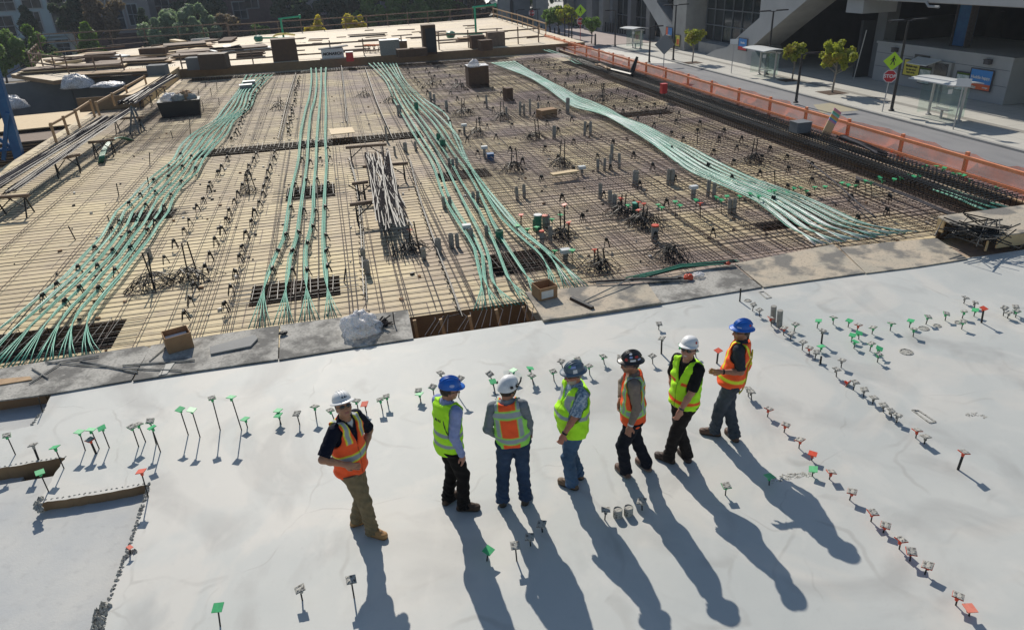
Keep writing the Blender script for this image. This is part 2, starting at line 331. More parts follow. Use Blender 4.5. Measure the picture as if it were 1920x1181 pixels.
def netmat():
    m = bpy.data.materials.new('orange_safety_net'); m.use_nodes = True; nt = m.node_tree; N = nt.nodes; L = nt.links
    b = N['Principled BSDF']; b.inputs['Base Color'].default_value = (1, .19, .05, 1); b.inputs['Roughness'].default_value = .6
    tc = N.new('ShaderNodeTexCoord'); nz = N.new('ShaderNodeTexNoise'); nz.inputs['Scale'].default_value = 1.3; nz.inputs['Detail'].default_value = 3
    mp = N.new('ShaderNodeMapping'); mp.inputs['Scale'].default_value = (1, .5, 2); L.new(tc.outputs['Object'], mp.inputs[0]); L.new(mp.outputs[0], nz.inputs['Vector'])
    rp = N.new('ShaderNodeMapRange'); rp.inputs[1].default_value = .35; rp.inputs[2].default_value = .7; rp.inputs[3].default_value = .42; rp.inputs[4].default_value = .64
    L.new(nz.outputs[0], rp.inputs[0])
    tb = N.new('ShaderNodeBsdfTransparent'); tl = N.new('ShaderNodeBsdfTranslucent'); tl.inputs[0].default_value = (.9, .22, .08, 1)
    m1 = N.new('ShaderNodeMixShader'); m1.inputs[0].default_value = .5; L.new(b.outputs[0], m1.inputs[1]); L.new(tl.outputs[0], m1.inputs[2])
    ms = N.new('ShaderNodeMixShader'); L.new(rp.outputs[0], ms.inputs[0]); L.new(tb.outputs[0], ms.inputs[1]); L.new(m1.outputs[0], ms.inputs[2])
    L.new(ms.outputs[0], N['Material Output'].inputs[0]); return m
M['net'] = netmat()
def clearglass():
    m = bpy.data.materials.new('clear_glass_panel'); m.use_nodes = True; nt = m.node_tree; N = nt.nodes; L = nt.links
    g = N.new('ShaderNodeBsdfGlossy'); g.inputs['Roughness'].default_value = .05; g.inputs['Color'].default_value = (.8, .95, .9, 1)
    t = N.new('ShaderNodeBsdfTransparent'); t.inputs[0].default_value = (.92, .955, .945, 1)
    ms = N.new('ShaderNodeMixShader'); ms.inputs[0].default_value = .12; L.new(t.outputs[0], ms.inputs[1]); L.new(g.outputs[0], ms.inputs[2])
    L.new(ms.outputs[0], N['Material Output'].inputs[0]); return m
M['clear'] = clearglass()
ORD = ['first', 'second', 'third', 'fourth', 'fifth', 'sixth', 'seventh', 'eighth', 'ninth', 'tenth', 'eleventh', 'twelfth', 'thirteenth', 'fourteenth', 'fifteenth',
       'sixteenth', 'seventeenth', 'eighteenth', 'nineteenth', 'twentieth', 'twenty first', 'twenty second', 'twenty third', 'twenty fourth', 'twenty fifth', 'twenty sixth', 'twenty seventh', 'twenty eighth', 'twenty ninth', 'thirtieth']
R_ = random.Random(11)
def jit(a): return R_.uniform(-a, a)

# ================================================================== SETTING
DZ = -0.25       # plywood deck level; the finished slab is level 0
# far ground
g = MB(); g.quad((-1500, -300, -4.05), (1500, -300, -4.05), (1500, 1800, -4.05), (-1500, 1800, -4.05)); tag(g.build('ground', M['dirt']), kind='structure')
g = MB(); g.slab([(-120, 96), (17, 96), (17, 124), (-120, 124)], -4.04, -4.0); tag(g.build('far_road', M['asphalt']), kind='structure')
# finished slab with its two lower pours on the left
def w2(p, z=0): q = P(p[0], p[1], z); return (q.x, q.y)
stepA = [w2(p) for p in [(-60, 886), (0, 877), (40, 871), (80, 864), (123, 857), (112, 874), (98, 897), (84, 922), (70, 943), (110, 938), (160, 930), (210, 921), (280, 908), (274, 926), (267, 946), (258, 974), (249, 1003), (238, 1030), (228, 1062), (215, 1098), (202, 1132), (193, 1172), (180, 1230)]]
stepB = [w2(p) for p in [(97, 738), (90, 752), (82, 770), (70, 782), (62, 792), (55, 799), (36, 803), (0, 808), (-40, 812)]]
ED = 11.44
outline = [(17.0, -6), (17.0, ED), (stepB[0][0], ED)]
nB0 = len(outline)
def rag(pts, a=.012, n=4):
    out = []
    for i in range(len(pts) - 1):
        for k in range(n):
            t = k / n; out.append((pts[i][0] + (pts[i + 1][0] - pts[i][0]) * t + (jit(a) if (i or k) else 0), pts[i][1] + (pts[i + 1][1] - pts[i][1]) * t + (jit(a) if (i or k) else 0)))
    out.append(pts[-1]); return out
outline += rag(stepB[1:]) + [(-9, stepB[-1][1] - .05), (-14, 9.9), (-14, 9.05), (-8.2, 8.95)]
nA0 = len(outline); A_ = rag(stepA); outline += A_
nA1 = len(outline); outline += [(-2.6, 4.5), (-2.2, -6)]
bm = bmesh.new(); tv = [bm.verts.new((x, y, 0)) for x, y in outline]; f_ = bm.faces.new(tv)
if f_.normal.z < 0 or f_.calc_area() < 0: pass
bm.normal_update()
bmesh.ops.triangulate(bm, faces=bm.faces[:])
for f_ in bm.faces:
    if f_.normal.z < 0: f_.normal_flip()
bv = [bm.verts.new((x, y, -.45)) for x, y in outline]
n_ = len(outline)
for i in range(n_):
    j = (i + 1) % n_; f_ = bm.faces.new((tv[i], tv[j], bv[j], bv[i]))
    f_.material_index = 1 if (nA0 <= i < nA1 or i == nB0 - 1 or nB0 <= i < nA0 - 4) else 2
me = bpy.data.meshes.new('concrete_slab'); bm.to_mesh(me); bm.free()
for m_ in (M['slab'], M['ply_side'], M['conc']): me.materials.append(m_)
o = bpy.data.objects.new('concrete_slab', me); COL.objects.link(o); tag(o, kind='structure')
g = MB(); g.slab([(-14, -6), (-1.9, -6), (-1.9, 9.2), (-14, 9.2)], -.5, -.135); tag(g.build('lower_slab', M['slab_low']), kind='structure')
g = MB(); g.slab([(-14, 9.2), (-5.0, 9.2), (-5.0, ED + .01), (-14, ED + .01)], -.5, -.2); tag(g.build('recessed_slab', M['slab_low']), kind='structure')
# plywood form face closing the recess at the left end of the slab edge
g = MB(); g.box((-9.75, ED + .012, -.12), (8.9, .02, .24)); tag(g.build('form_board', M['ply_side']), 'brown plywood form face at the end of the slab beside the recess', 'form board')

# --- plywood deck with pits for beams
holes = [(-5.6, 3.25, 29.2, 30.6), (-2.4, -.5, 14.4, 15.5), (-7.5, -4.8, 13.3, 14.6), (-1.95, -.45, 22.0, 23.5), (2.9, 4.6, 22.4, 23.5), (2.9, 4.5, 14.3, 15.6), (-6.4, -5.1, 21.5, 22.5),
         (-9.3, 12.5, 52.6, 54.0), (11.4, 14.4, 29.5, 30.5), (.74, 3.17, ED + .02, 12.85), (9.9, 11.2, 14.9, 15.5), (15.25, 16.6, 14.0, 49.5)]
def deck_sheet(mb, x0, x1, y0, y1, z, holes, mi=0):
    xs = sorted({x0, x1} | {h[i] for h in holes for i in (0, 1) if x0 < h[i] < x1}); ys = sorted({y0, y1} | {h[i] for h in holes for i in (2, 3) if y0 < h[i] < y1})
    for i in range(len(xs) - 1):
        for j in range(len(ys) - 1):
            cx, cy = (xs[i] + xs[i + 1]) / 2, (ys[j] + ys[j + 1]) / 2
            if any(h[0] < cx < h[1] and h[2] < cy < h[3] for h in holes): continue
            mb.quad((xs[i], ys[j], z), (xs[i + 1], ys[j], z), (xs[i + 1], ys[j + 1], z), (xs[i], ys[j + 1], z), mi)
g = MB()
deck_sheet(g, -12.7, 16.9, ED + .02, 45.0, DZ, holes); deck_sheet(g, -10.2, 16.9, 45.0, 55.0, DZ, holes)
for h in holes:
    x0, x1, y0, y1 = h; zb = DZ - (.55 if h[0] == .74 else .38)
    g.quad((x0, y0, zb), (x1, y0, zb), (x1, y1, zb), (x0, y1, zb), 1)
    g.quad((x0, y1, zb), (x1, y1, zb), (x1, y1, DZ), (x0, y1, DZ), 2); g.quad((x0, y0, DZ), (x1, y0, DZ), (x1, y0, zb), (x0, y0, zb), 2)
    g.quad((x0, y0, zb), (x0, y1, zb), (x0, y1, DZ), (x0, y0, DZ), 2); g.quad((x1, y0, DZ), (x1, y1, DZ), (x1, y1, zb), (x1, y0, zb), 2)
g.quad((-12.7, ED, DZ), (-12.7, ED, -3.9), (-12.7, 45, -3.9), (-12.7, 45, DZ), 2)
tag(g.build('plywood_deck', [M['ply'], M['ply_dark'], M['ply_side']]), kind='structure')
# raised far deck
FZ = .32
g = MB(); g.slab([(-13.2, 55.0), (19.0, 55.0), (19.2, 87.5), (11.0, 85.0), (-7.0, 81.5)] + [w2(p, .32) for p in [(78, 110), (62, 128), (20, 140), (100, 152)]] + [(-13.2, 57.5)], FZ - .25, FZ, 0, 1)
tag(g.build('far_plywood_deck', [M['ply_far'], M['ply_side']]), kind='structure')
g = MB(); g.box((3.2, 54.95, .03), (27, .06, .58)); tag(g.build('form_board', M['ply_side']), 'long brown plywood riser along the front of the bright far deck', 'form board')
# --- pit on the left
def wall_thing(name, label, cat, fn, mats):
    g = MB(); fn(g); return tag(g.build(name, mats), label, cat)
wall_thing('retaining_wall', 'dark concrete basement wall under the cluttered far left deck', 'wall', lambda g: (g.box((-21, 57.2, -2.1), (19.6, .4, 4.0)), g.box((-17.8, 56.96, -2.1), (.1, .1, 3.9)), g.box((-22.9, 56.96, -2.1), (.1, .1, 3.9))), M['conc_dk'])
wall_thing('retaining_wall', 'paler concrete basement wall at the left edge behind the blue tower', 'wall', lambda g: (g.box((-31, 51.5, -2.4), (16.5, .4, 3.2)), g.box((-22.9, 54.4, -2.4), (.4, 5.4, 3.2))), M['conc'])
wall_thing('pipe_rail', 'rusty brown horizontal pipe across the pit, upper of two', 'pipe', lambda g: g.tube([J(-30, 233, 50), J(130, 220, 50)], .07, 8), M['wood_grey'])
wall_thing('pipe_rail', 'rusty brown horizontal pipe across the pit, lower of two', 'pipe', lambda g: g.tube([J(60, 247, 48), J(132, 236, 48)], .06, 8), M['wood_grey'])
# --- street on the right, one storey below
SZ = -2.6; WZ = -2.5
g = MB(); g.quad((15.5, -60, SZ), (29.75, -60, SZ), (29.75, 120, SZ), (15.5, 120, SZ)); g.quad((15.5, 120, SZ), (29.75, 120, SZ), (60, 260, SZ), (15.5, 260, SZ)); tag(g.build('road', M['asphalt']), kind='structure')
g = MB(); g.slab([(29.75, -60), (29.95, -60), (29.95, 78), (29.75, 78)], SZ - .3, WZ); tag(g.build('kerb', M['kerb']), kind='structure')
g = MB(); g.slab([(29.95, -60), (70, -60), (70, 77.5), (29.95, 77.5)], SZ - .3, WZ - .004); tag(g.build('sidewalk', M['walk']), kind='structure')
g = MB(); g.slab([(32.6, -60), (33.1, -60), (33.1, 77), (32.6, 77)], WZ - .02, WZ); tag(g.build('paving_band', M['walk_band']), kind='structure')
g = MB(); g.slab([(24.5, 78.2), (70, 77.5), (110, 200), (24.5, 112)], SZ - .3, WZ - .02); tag(g.build('plaza', M['plaza']), kind='structure')
g = MB(); g.slab([(20, 125), (160, 125), (220, 420), (20, 420)], SZ - .3, WZ - .05); tag(g.build('parking_lot', M['walk']), kind='structure')
g = MB(); g.slab([(16.9, 8), (18.0, 8), (18.0, 62), (16.9, 62)], -.9, -.66, 0); tag(g.build('ledge', M['ply_new']), kind='structure')
g = MB(); g.slab([w2(p, SZ) for p in [(1108, 95), (1140, 92), (1290, 120), (1222, 119), (1190, 123)]], SZ, SZ + .008); tag(g.build('road_marking', M['road_white']), kind='structure')
g = MB(); g.slab([w2(p, SZ) for p in [(1525, 197), (1560, 193), (1618, 207), (1540, 213)]], SZ, SZ + .006); tag(g.build('road_patch', M['tan']), kind='structure')

# ================================================================== REBAR MATS
def rebar_mat(name, label, x0, x1, y0, y1, sx, sy, zt, zl, r=.0072, top=None, group_len=(1,), seed=1):
    rr = random.Random(seed); mb = MB()
    y = y0
    while y < y1:                                # bars across
        a, bb = x0 + rr.uniform(-.3, .2), x1 + rr.uniform(-.2, .3); ph = rr.uniform(0, 6); dy = rr.uniform(-.025, .025)
        n = max(2, int((bb - a) / 1.2)); sl = rr.uniform(-.002, .002)
        mb.tube([(a + (bb - a) * k / n, y + dy + sl * k + .012 * sin(ph + k * .7), zt + .006 * sin(ph * 2 + k)) for k in range(n + 1)], r * .86, 3, cap=False)
        y += sy * (1 + rr.uniform(-.06, .06))
    x = x0 + .1
    while x < x1:                                # bars away from the camera, in pairs or threes
        for k in range(rr.choice(group_len) + (rr.random() < .25)):
            a, bb = y0 + rr.uniform(-.1, .3), y1 + rr.uniform(-.4, .1); ph = rr.uniform(0, 6); dx = k * rr.uniform(.05, .11)
            n = max(2, int((bb - a) / 1.5)); sl = rr.uniform(-.003, .003)
            mb.tube([(x + dx + sl * q + .03 * sin(ph + q * .45), a + (bb - a) * q / n, zl + .008 * sin(ph + q)) for q in range(n + 1)], r, 3, cap=False)
        x += sx * (1 + rr.uniform(-.18, .18))
    o = mb.build(name, M['rebar'], loc=(x0, y0, DZ)); tag(o, label, 'rebar mat', 'tied rebar mats on the plywood deck'); 
    if top:
        y = y0; t = MB()
        while y < y1:
            ph = rr.uniform(0, 6); n = max(2, int((x1 - x0) / 1.2))
            t.tube([(x0 + (x1 - x0) * k / n, y + .015 * sin(ph + k * .7), top + .006 * sin(ph + k)) for k in range(n + 1)], r, 3, cap=False); y += sy * (1.1 + rr.uniform(-.1, .1))
        x = x0
        while x < x1:
            ph = rr.uniform(0, 6); n = max(2, int((y1 - y0) / 1.5)); 
            t.tube([(x + .03 * sin(ph + q * .45), y0 + (y1 - y0) * q / n, top + .015) for q in range(n + 1)], r, 3, cap=False); x += sx * (1.15 + rr.uniform(-.2, .2))
        c = t.build('top_bars', M['rebar'], o, world=True)
    return o
rebar_mat('rebar_mat', 'open grid of thin dark rebar on yellow plywood at the left of the deck', -12.2, -6.2, 12.8, 44.6, .95, .28, -.19, -.175, .0098, group_len=(1, 2, 2), seed=2)
rebar_mat('rebar_mat', 'rebar grid in the middle of the deck in front of the long dark beam trench', -6.1, 3.2, 12.8, 29.1, .58, .26, -.19, -.175, r=.0098, group_len=(1, 2, 3, 3), seed=3)
rebar_mat('rebar_mat', 'rebar grid in the middle of the deck beyond the long dark beam trench', -9.8, 3.2, 30.7, 52.4, .55, .27, -.19, -.175, r=.0105, group_len=(1, 2, 3), seed=4)
rebar_mat('rebar_mat', 'dense two layer rebar grid at the near right of the deck', 3.3, 15.1, 13.2, 29.3, .27, .23, -.19, -.175, top=-.06, group_len=(1, 2), seed=5, r=.0082)
rebar_mat('rebar_mat', 'dense two layer rebar grid at the far right of the deck', 3.3, 15.1, 29.6, 52.4, .29, .26, -.19, -.175, top=-.06, group_len=(1, 2), seed=6, r=.0085)
# cages lying in the pits
for i, (h, lab) in enumerate(zip(holes, ['long dark beam cage in the trench across the middle of the deck', 'dark rebar cage in the pit where four green tendon bands fan out', 'dark rebar cage in the pit under the left green tendon fan',
        'small dark rebar cage under the four parallel green bands', 'dark rebar cage under the middle green bands halfway along', 'dark rebar cage in the pit under the middle green tendon fan', 'dark rebar cage in the pit under the left green bands',
        'long rebar cage along the foot of the far plywood riser', 'dark beam cage beside the wavy green bands with painted glints', 'bent bars in the open pit at the slab edge', 'dark rebar cage under the right green tendon fan'])):
    x0, x1, y0, y1 = h; mb = MB()
    if i in (9, 11): continue
    for zz in (DZ - .3, DZ + .05):
        for k in range(5):
            y = y0 + .1 + (y1 - y0 - .2) * k / 4; mb.tube([(x0 - .4, y, zz), (x1 + .4, y + jit(.05), zz)], .009, 3)
    x = x0 + .08
    while x < x1:
        mb.tube([(x, y0 + .1, DZ - .32), (x + jit(.03), y0 + .1, DZ + .12 + jit(.06)), (x, y1 - .1, DZ + .08 + jit(.05)), (x + jit(.03), y1 - .1, DZ - .32)], .008, 3); x += .17
    tag(mb.build('beam_cage', M['rebar_black'], loc=(x0, y0, DZ)), lab, 'rebar cage', 'rebar cages in the deck pits')
# heavy black edge beam cage on the right
t = thing('edge_beam_cage', 'long black cage of closely spaced stirrups along the right edge of the deck', 'rebar cage', (15.6, 14, DZ))
mb = MB(); y = 14.0
while y < 49:
    w = .70 if y < 40 else .70 * (49.5 - y) / 9.5; xo = 15.93
    for dz in ((DZ + .02, DZ + .42),):
        mb.tube([(xo - w, y, dz[0]), (xo - w, y + jit(.02), dz[1] - .1), (xo - w * .2, y + .02, dz[1]), (xo + w, y + jit(.03), dz[1]), (xo + w, y, dz[0])], .013, 3)
    mb.tube([(xo + w * .1, y + .05, DZ + .02), (xo + w * .1 + jit(.04), y + .05, DZ + .5), (xo + w, y + .06, DZ + .48)], .011, 3)
    y += .16
mb.build('stirrups', M['rebar_black'], t, world=True)
mb = MB()
for k in range(26):
    x = 15.25 + 1.35 * (k % 13) / 12; z = (DZ + .03) if k < 13 else (DZ + .38)
    mb.tube([(x + .04 * sin(k + q * .5), 14 + q * 1.75, z + jit(.015)) for q in range(21)], .014, 3)
mb.build('long_bars', M['rebar_black'], t, world=True)
# plywood parapet on the far side of it (right edge form) and top lumber
g = MB(); g.box((16.86, 34.0, -.2), (.05, 41.5, .24), mi=0); g.box((16.86, 34.0, -.06), (.10, 41.6, .04), mi=1)
tag(g.build('edge_form', [M['ply_dark'], M['wood']]), 'long dark edge form with pale lumber cap along the right side of the deck', 'form board')
for k in range(9):
    g = MB(); g.box((17.3, 21.5 + k * 4.6, -.62), (.55, 2.6, .03), rot=jit(.05)); tag(g.build('walk_plank', M['wood'], loc=(17.3, 21.5 + k * 4.6, -.62)), 'pale plank lying on the ledge below the orange fence', 'plank', 'planks below the orange fence')

# ================================================================== TENDON BANDS
def lerp_row(row, s): return row[1] + (row[2] - row[1]) * s
def band(name, label, group, pts, n, mats, fan=None, z=-.085, spread=.0195, zamp=.02):
    c = [P(x, y, z) for x, y in pts]; path = spline(c, .7)
    o = thing(name, label, 'tendon band', tuple(path[0]), 0, group)
    for k in range(n):
        off = (k - (n - 1) / 2) * spread; q = []
        for i, p in enumerate(path):
            d = (path[min(i + 1, len(path) - 1)] - path[max(i - 1, 0)]).normalized(); x = Vector((d.y, -d.x, 0)).normalized()
            q.append(p + x * (off * (1 + .12 * sin(i * .33 + k * 1.1)) + .004 * sin(i * .21 + k * 2.3)) + Vector((0, 0, .012 * sin(i * .8 + k * 1.3) + zamp * sin(i * .28))))
        if fan:
            e = fan[k]; a = q[-1]; d = (q[-1] - q[-3]).normalized(); L_ = (e - a).length
            b_ = a + d * L_ * .35
            for s in range(1, 6):
                tt = s / 5; q.append(a * (1 - tt) ** 2 + b_ * 2 * tt * (1 - tt) + e * tt ** 2)
        mb = MB(); mb.tube(q, .0105, 4); mb.build('strand', mats[k % len(mats)], o, world=True, smooth=True)
    return o
TG, TD, T_GLINT = M['tendon'], M['tendon_dk'], M['tendon_glint']
rowsA = [(141, 462, 512), (170, 446, 482), (200, 424, 468), (225, 400, 442), (250, 366, 424), (275, 340, 402), (300, 322, 383), (322, 300, 368), (345, 270, 344), (370, 243, 326), (395, 220, 312), (420, 203, 298), (442, 188, 285), (480, 158, 252), (516, 122, 226), (548, 84, 196), (572, 52, 182)]
for k in range(7):
    s = k / 6; pts = [(lerp_row(r, s) + 3 * sin(r[0] * .09 + k * .6), r[0]) for r in rowsA]
    fan = [Vector((-7.5 + 2.75 * ((k * 5 + j) / 34) + jit(.03), 12.68, -.05 + jit(.02))) for j in range(5)]
    band('tendon_band', f'{ORD[k]} from the left of the wavy green tendon bands fanning out at the lower left', 'green tendon bands on the left', pts, 5, [TG, TG, T_GLINT if k < 2 else TG], fan)
B_ = [[(583, 128), (584, 150), (580, 180), (573, 205), (565, 245), (562, 275), (559, 300), (547, 350), (540, 395), (531, 450), (515, 485), (505, 512)],
      [(592, 128), (594, 155), (590, 185), (583, 210), (579, 250), (577, 280), (575, 305), (569, 350), (562, 400), (556, 445), (544, 485), (541, 512)],
      [(602, 127), (602, 155), (600, 185), (598, 210), (595, 250), (593, 280), (592, 305), (588, 350), (587, 400), (582, 430), (573, 470), (574, 512)],
      [(611, 127), (610, 155), (611, 190), (611, 220), (610, 250), (611, 285), (612, 305), (609, 350), (607, 400), (606, 450), (608, 485), (611, 512)]]
ends = [(466, 616), (476, 615), (487, 613), (497, 612), (508, 610), (512, 610), (522, 609), (532, 607), (542, 606), (550, 605), (560, 604), (570, 602), (581, 601), (590, 600), (600, 599), (608, 598), (615, 597), (623, 596), (631, 594), (640, 593)]
for k in range(4):
    fan = [P(*ends[k * 5 + j], z=-.06) for j in range(5)]
    band('tendon_band', f'{ORD[k]} from the left of the four nearly straight green tendon bands', 'four straight green tendon bands', B_[k], 5, [TG], fan)
C_ = [[(691, 119), (722, 150), (740, 190), (775, 250), (808, 300), (828, 360), (848, 400), (868, 430), (890, 468), (899, 510)],
      [(700, 118), (728, 150), (748, 190), (783, 245), (818, 300), (838, 360), (858, 400), (890, 445), (905, 480), (908, 520)],
      [(708, 118), (735, 150), (757, 190), (793, 240), (830, 300), (855, 350), (880, 400), (905, 450), (918, 490), (922, 520)],
      [(716, 118), (738, 150), (765, 190), (803, 240), (838, 290), (865, 340), (890, 380), (915, 430), (935, 475), (950, 515)],
      [(722, 118), (745, 148), (770, 185), (812, 230), (845, 280), (875, 320), (905, 375), (925, 420), (955, 470), (978, 505)],
      [(730, 118), (748, 148), (776, 183), (818, 225), (850, 270), (876, 305), (905, 355), (940, 410), (970, 440), (1005, 470)],
      [(736, 118), (752, 148), (782, 180), (825, 220), (858, 255), (870, 285), (892, 330), (932, 385), (967, 425), (1012, 462)],
      [(742, 118), (757, 148), (788, 180), (835, 215), (848, 245), (874, 300), (907, 345), (947, 395), (987, 440), (1030, 475)]]
endC = [(888, 582), (896, 581), (904, 581), (912, 580), (920, 578), (928, 577), (936, 576), (944, 575), (952, 574), (960, 573), (968, 572), (975, 571), (982, 570), (989, 569), (997, 566), (992, 555), (998, 551), (1006, 549), (1014, 548), (1022, 547), (1030, 546), (1037, 546), (1044, 545), (1051, 544), (1058, 543), (1065, 542), (1072, 541), (1079, 540), (1085, 539), (1091, 538), (1097, 537), (1103, 537)]
for k in range(8):
    fan = [P(*endC[k * 4 + j], z=-.06) for j in range(4)]
    band('tendon_band', f'{ORD[k]} from the left of the crossing green tendon bands in the middle of the deck', 'crossing green tendon bands in the middle', C_[k], 4, [TG, TG, T_GLINT if k > 5 else TG, TG], fan, z=-.06)
lo = [(922, 118), (945, 127), (965, 134), (985, 142), (1005, 151), (1030, 167), (1062, 191), (1085, 203), (1110, 209), (1140, 219), (1180, 241), (1215, 263), (1255, 291), (1300, 321), (1370, 352), (1425, 378)]
hi = [(962, 115), (977, 124), (992, 133), (1008, 142), (1028, 152), (1055, 165), (1082, 181), (1108, 190), (1136, 203), (1168, 222), (1208, 236), (1245, 255), (1290, 276), (1345, 304), (1420, 337), (1500, 366)]
for k in range(7):
    s = k / 6; pts = [(a[0] + (b_[0] - a[0]) * s, a[1] + (b_[1] - a[1]) * s) for a, b_ in zip(lo, hi)]
    pts.append(((1478, 1600)[0] + (122 * s), 420 - 8 * s))
    fan = [Vector((10.15 + 2.75 * ((k * 6 + j) / 41), 13.25 + .05 * sin(j), -.05)) for j in range(6)]
    mats_ = [T_GLINT, T_GLINT, TG] if k < 4 else [TG, T_GLINT, TD]
    band('tendon_band', f'{ORD[k]} from the left of the wavy pale green tendon bands curving to the right', 'wavy tendon bands on the right', pts, 6, mats_, fan, z=-.03, spread=.025)
for k, (pts, lab) in enumerate([([(1012, 92), (1040, 101), (1060, 108), (1080, 119), (1098, 121)], 'short pale green band at the far right corner of the deck, left one'), ([(1018, 91), (1050, 101), (1072, 110), (1088, 118), (1110, 123)], 'short pale green band at the far right corner of the deck, right one'),
        ([(1750, 356), (1790, 370), (1830, 388), (1858, 398)], 'short green band at the near right corner, left one'), ([(1760, 355), (1805, 370), (1850, 386), (1880, 395)], 'short green band at the near right corner, middle one'), ([(1775, 354), (1820, 368), (1865, 383), (1900, 392)], 'short green band at the near right corner, right one')]):
    band('tendon_band', lab, 'short green bands on the right edge', pts, 3, [TG, T_GLINT], None, z=0.0)
# long flexible conduits on the right
for k, (pts, lab) in enumerate([([(1512, 300), (1545, 325), (1575, 350), (1610, 382), (1642, 408)], 'grey flexible conduit snaking over the rebar, left one'), ([(1605, 334), (1665, 355), (1720, 376), (1780, 402), (1822, 412)], 'pair of long grey conduits over the rebar at the near right')]):
    mb = MB(); q = spline([P(x, y, .02) for x, y in pts], .5); mb.tube(q, .022, 6)
    if k: mb.tube([p + Vector((.1, .12, 0)) for p in q], .02, 6)
    tag(mb.build('flexible_conduit', M['steel'], loc=tuple(q[0]), smooth=True), lab, 'conduit')
# raised green sheath arch on the left
mb = MB()
for k in range(6):
    c = [P(184, 308, DZ), P(186, 296, 0), J(192, 280, P(190, 300, DZ).y + .6), J(205, 264, P(190, 300, DZ).y + 1.6), J(222, 259, P(190, 300, DZ).y + 2.6), J(240, 264, P(190, 300, DZ).y + 3.2), J(252, 270, P(190, 300, DZ).y + 3.6)]
    mb.tube([p + Vector((k * .035, 0, .004 * k)) for p in spline(c, .3)], .02, 5)
tag(mb.build('sheath_arch', M['tendon_dk'], loc=tuple(P(184, 308, DZ)), smooth=True), 'green plastic sheaths bent in an arch over the rebar at the left', 'green tubes')
# ================================================================== WALKWAY BOARDS ALONG THE SLAB EDGE
def board(name, px, z0, z1, m, label, cat='board', mats=None):
    mb = MB(); mb.prism([P(x, y, z1) for x, y in px], (0, 0, z0 - z1)); c = P(*px[0], z1)
    return tag(mb.build(name, mats or m, loc=tuple(c)), label, cat, 'boards laid along the slab edge')
DB = M['dirtboard']; D2 = M['dirtboard2']
board('walkway_board', [(-90, 705), (100, 675), (270, 648), (282, 652), (246, 712), (95, 738), (-90, 762)], .005, .03, DB, 'grey caked board at the far left of the slab edge under loose rods')
board('walkway_board', [(284, 647), (400, 628), (523, 610), (521, 673), (380, 693), (249, 713)], .006, .035, DB, 'grey caked board carrying the cardboard box with white flap', mats=DB)
board('walkway_board', [(526, 609), (640, 595), (765, 581), (775, 634), (640, 655), (523, 674)], .006, .03, DB, 'grey concrete caked board under the clear plastic bag')
board('walkway_board', [(985, 547), (1100, 537), (1213, 530), (1239, 567), (1130, 584), (1019, 600)], .015, .06, D2, 'stained board under the push broom beside the open pit')
board('walkway_board', [(1205, 532), (1290, 511), (1374, 495), (1428, 538), (1330, 554), (1238, 569)], .004, .03, DB, 'stained grey board under the right end of the green rod pile')
board('walkway_board', [(1378, 494), (1470, 476), (1562, 458), (1622, 511), (1520, 525), (1432, 538)], .006, .032, D2, 'pale plywood board with a wide dark concrete stain')
board('walkway_board', [(1575, 464), (1665, 454), (1757, 447), (1814, 485), (1720, 500), (1624, 512)], .004, .028, D2, 'tan plywood board with a pile of dark grit in its middle')
# raised platform box at the right
t = thing('platform_box', 'raised plywood platform with an open front at the right end of the slab edge', 'platform', (14.6, 12.3, .0))
g = MB(); g.slab([(12.95, 11.62), (18.5, 11.62), (18.5, 13.1), (13.2, 13.1)], .30, .33); g.build('top_panel', D2, t, world=True)
g = MB(); g.box((13.2, 11.64, .15), (.035, .03, .29)); g.box((16.0, 11.68, .155), (5.0, .03, .28)); g.box((13.2, 12.95, .15), (.03, .2, .29)); g.build('side_panel', M['ply_new'], t, world=True)
g = MB(); g.box((15.9, 13.05, .02), (5.3, .03, .55)); g.build('back_panel', M['ply_dark'], t, world=True)
# open pit stakes and bent bars
for k, (bx, by, hx, hy) in enumerate([(783, 634, 777, 600), (834, 630, 826, 598), (886, 622, 880, 592), (938, 612, 930, 580), (990, 600, 981, 575)]):
    mb = MB(); q = P(bx, by, -.4); mb.beam(q, J(hx, hy, q.y), .06, .05); tag(mb.build('form_stake', M['wood'], loc=tuple(q)), f'{ORD[k]} wooden stake from the left in the open pit at the slab edge', 'wooden stake', 'stakes in the open pit')
mb = MB()
for k in range(14):
    x = .9 + k * .16 + jit(.04); mb.tube([(x, 11.5, -.5), (x + .05, 11.75, -.12), (x + .25 + jit(.1), 12.3, -.05 + jit(.1)), (x + .4 + jit(.1), 12.8, -.3)], .009, 4)
tag(mb.build('bent_dowels', M['steel'], loc=(.9, 11.5, -.5)), 'curved steel bars sticking up in the open pit at the slab edge', 'rebar')

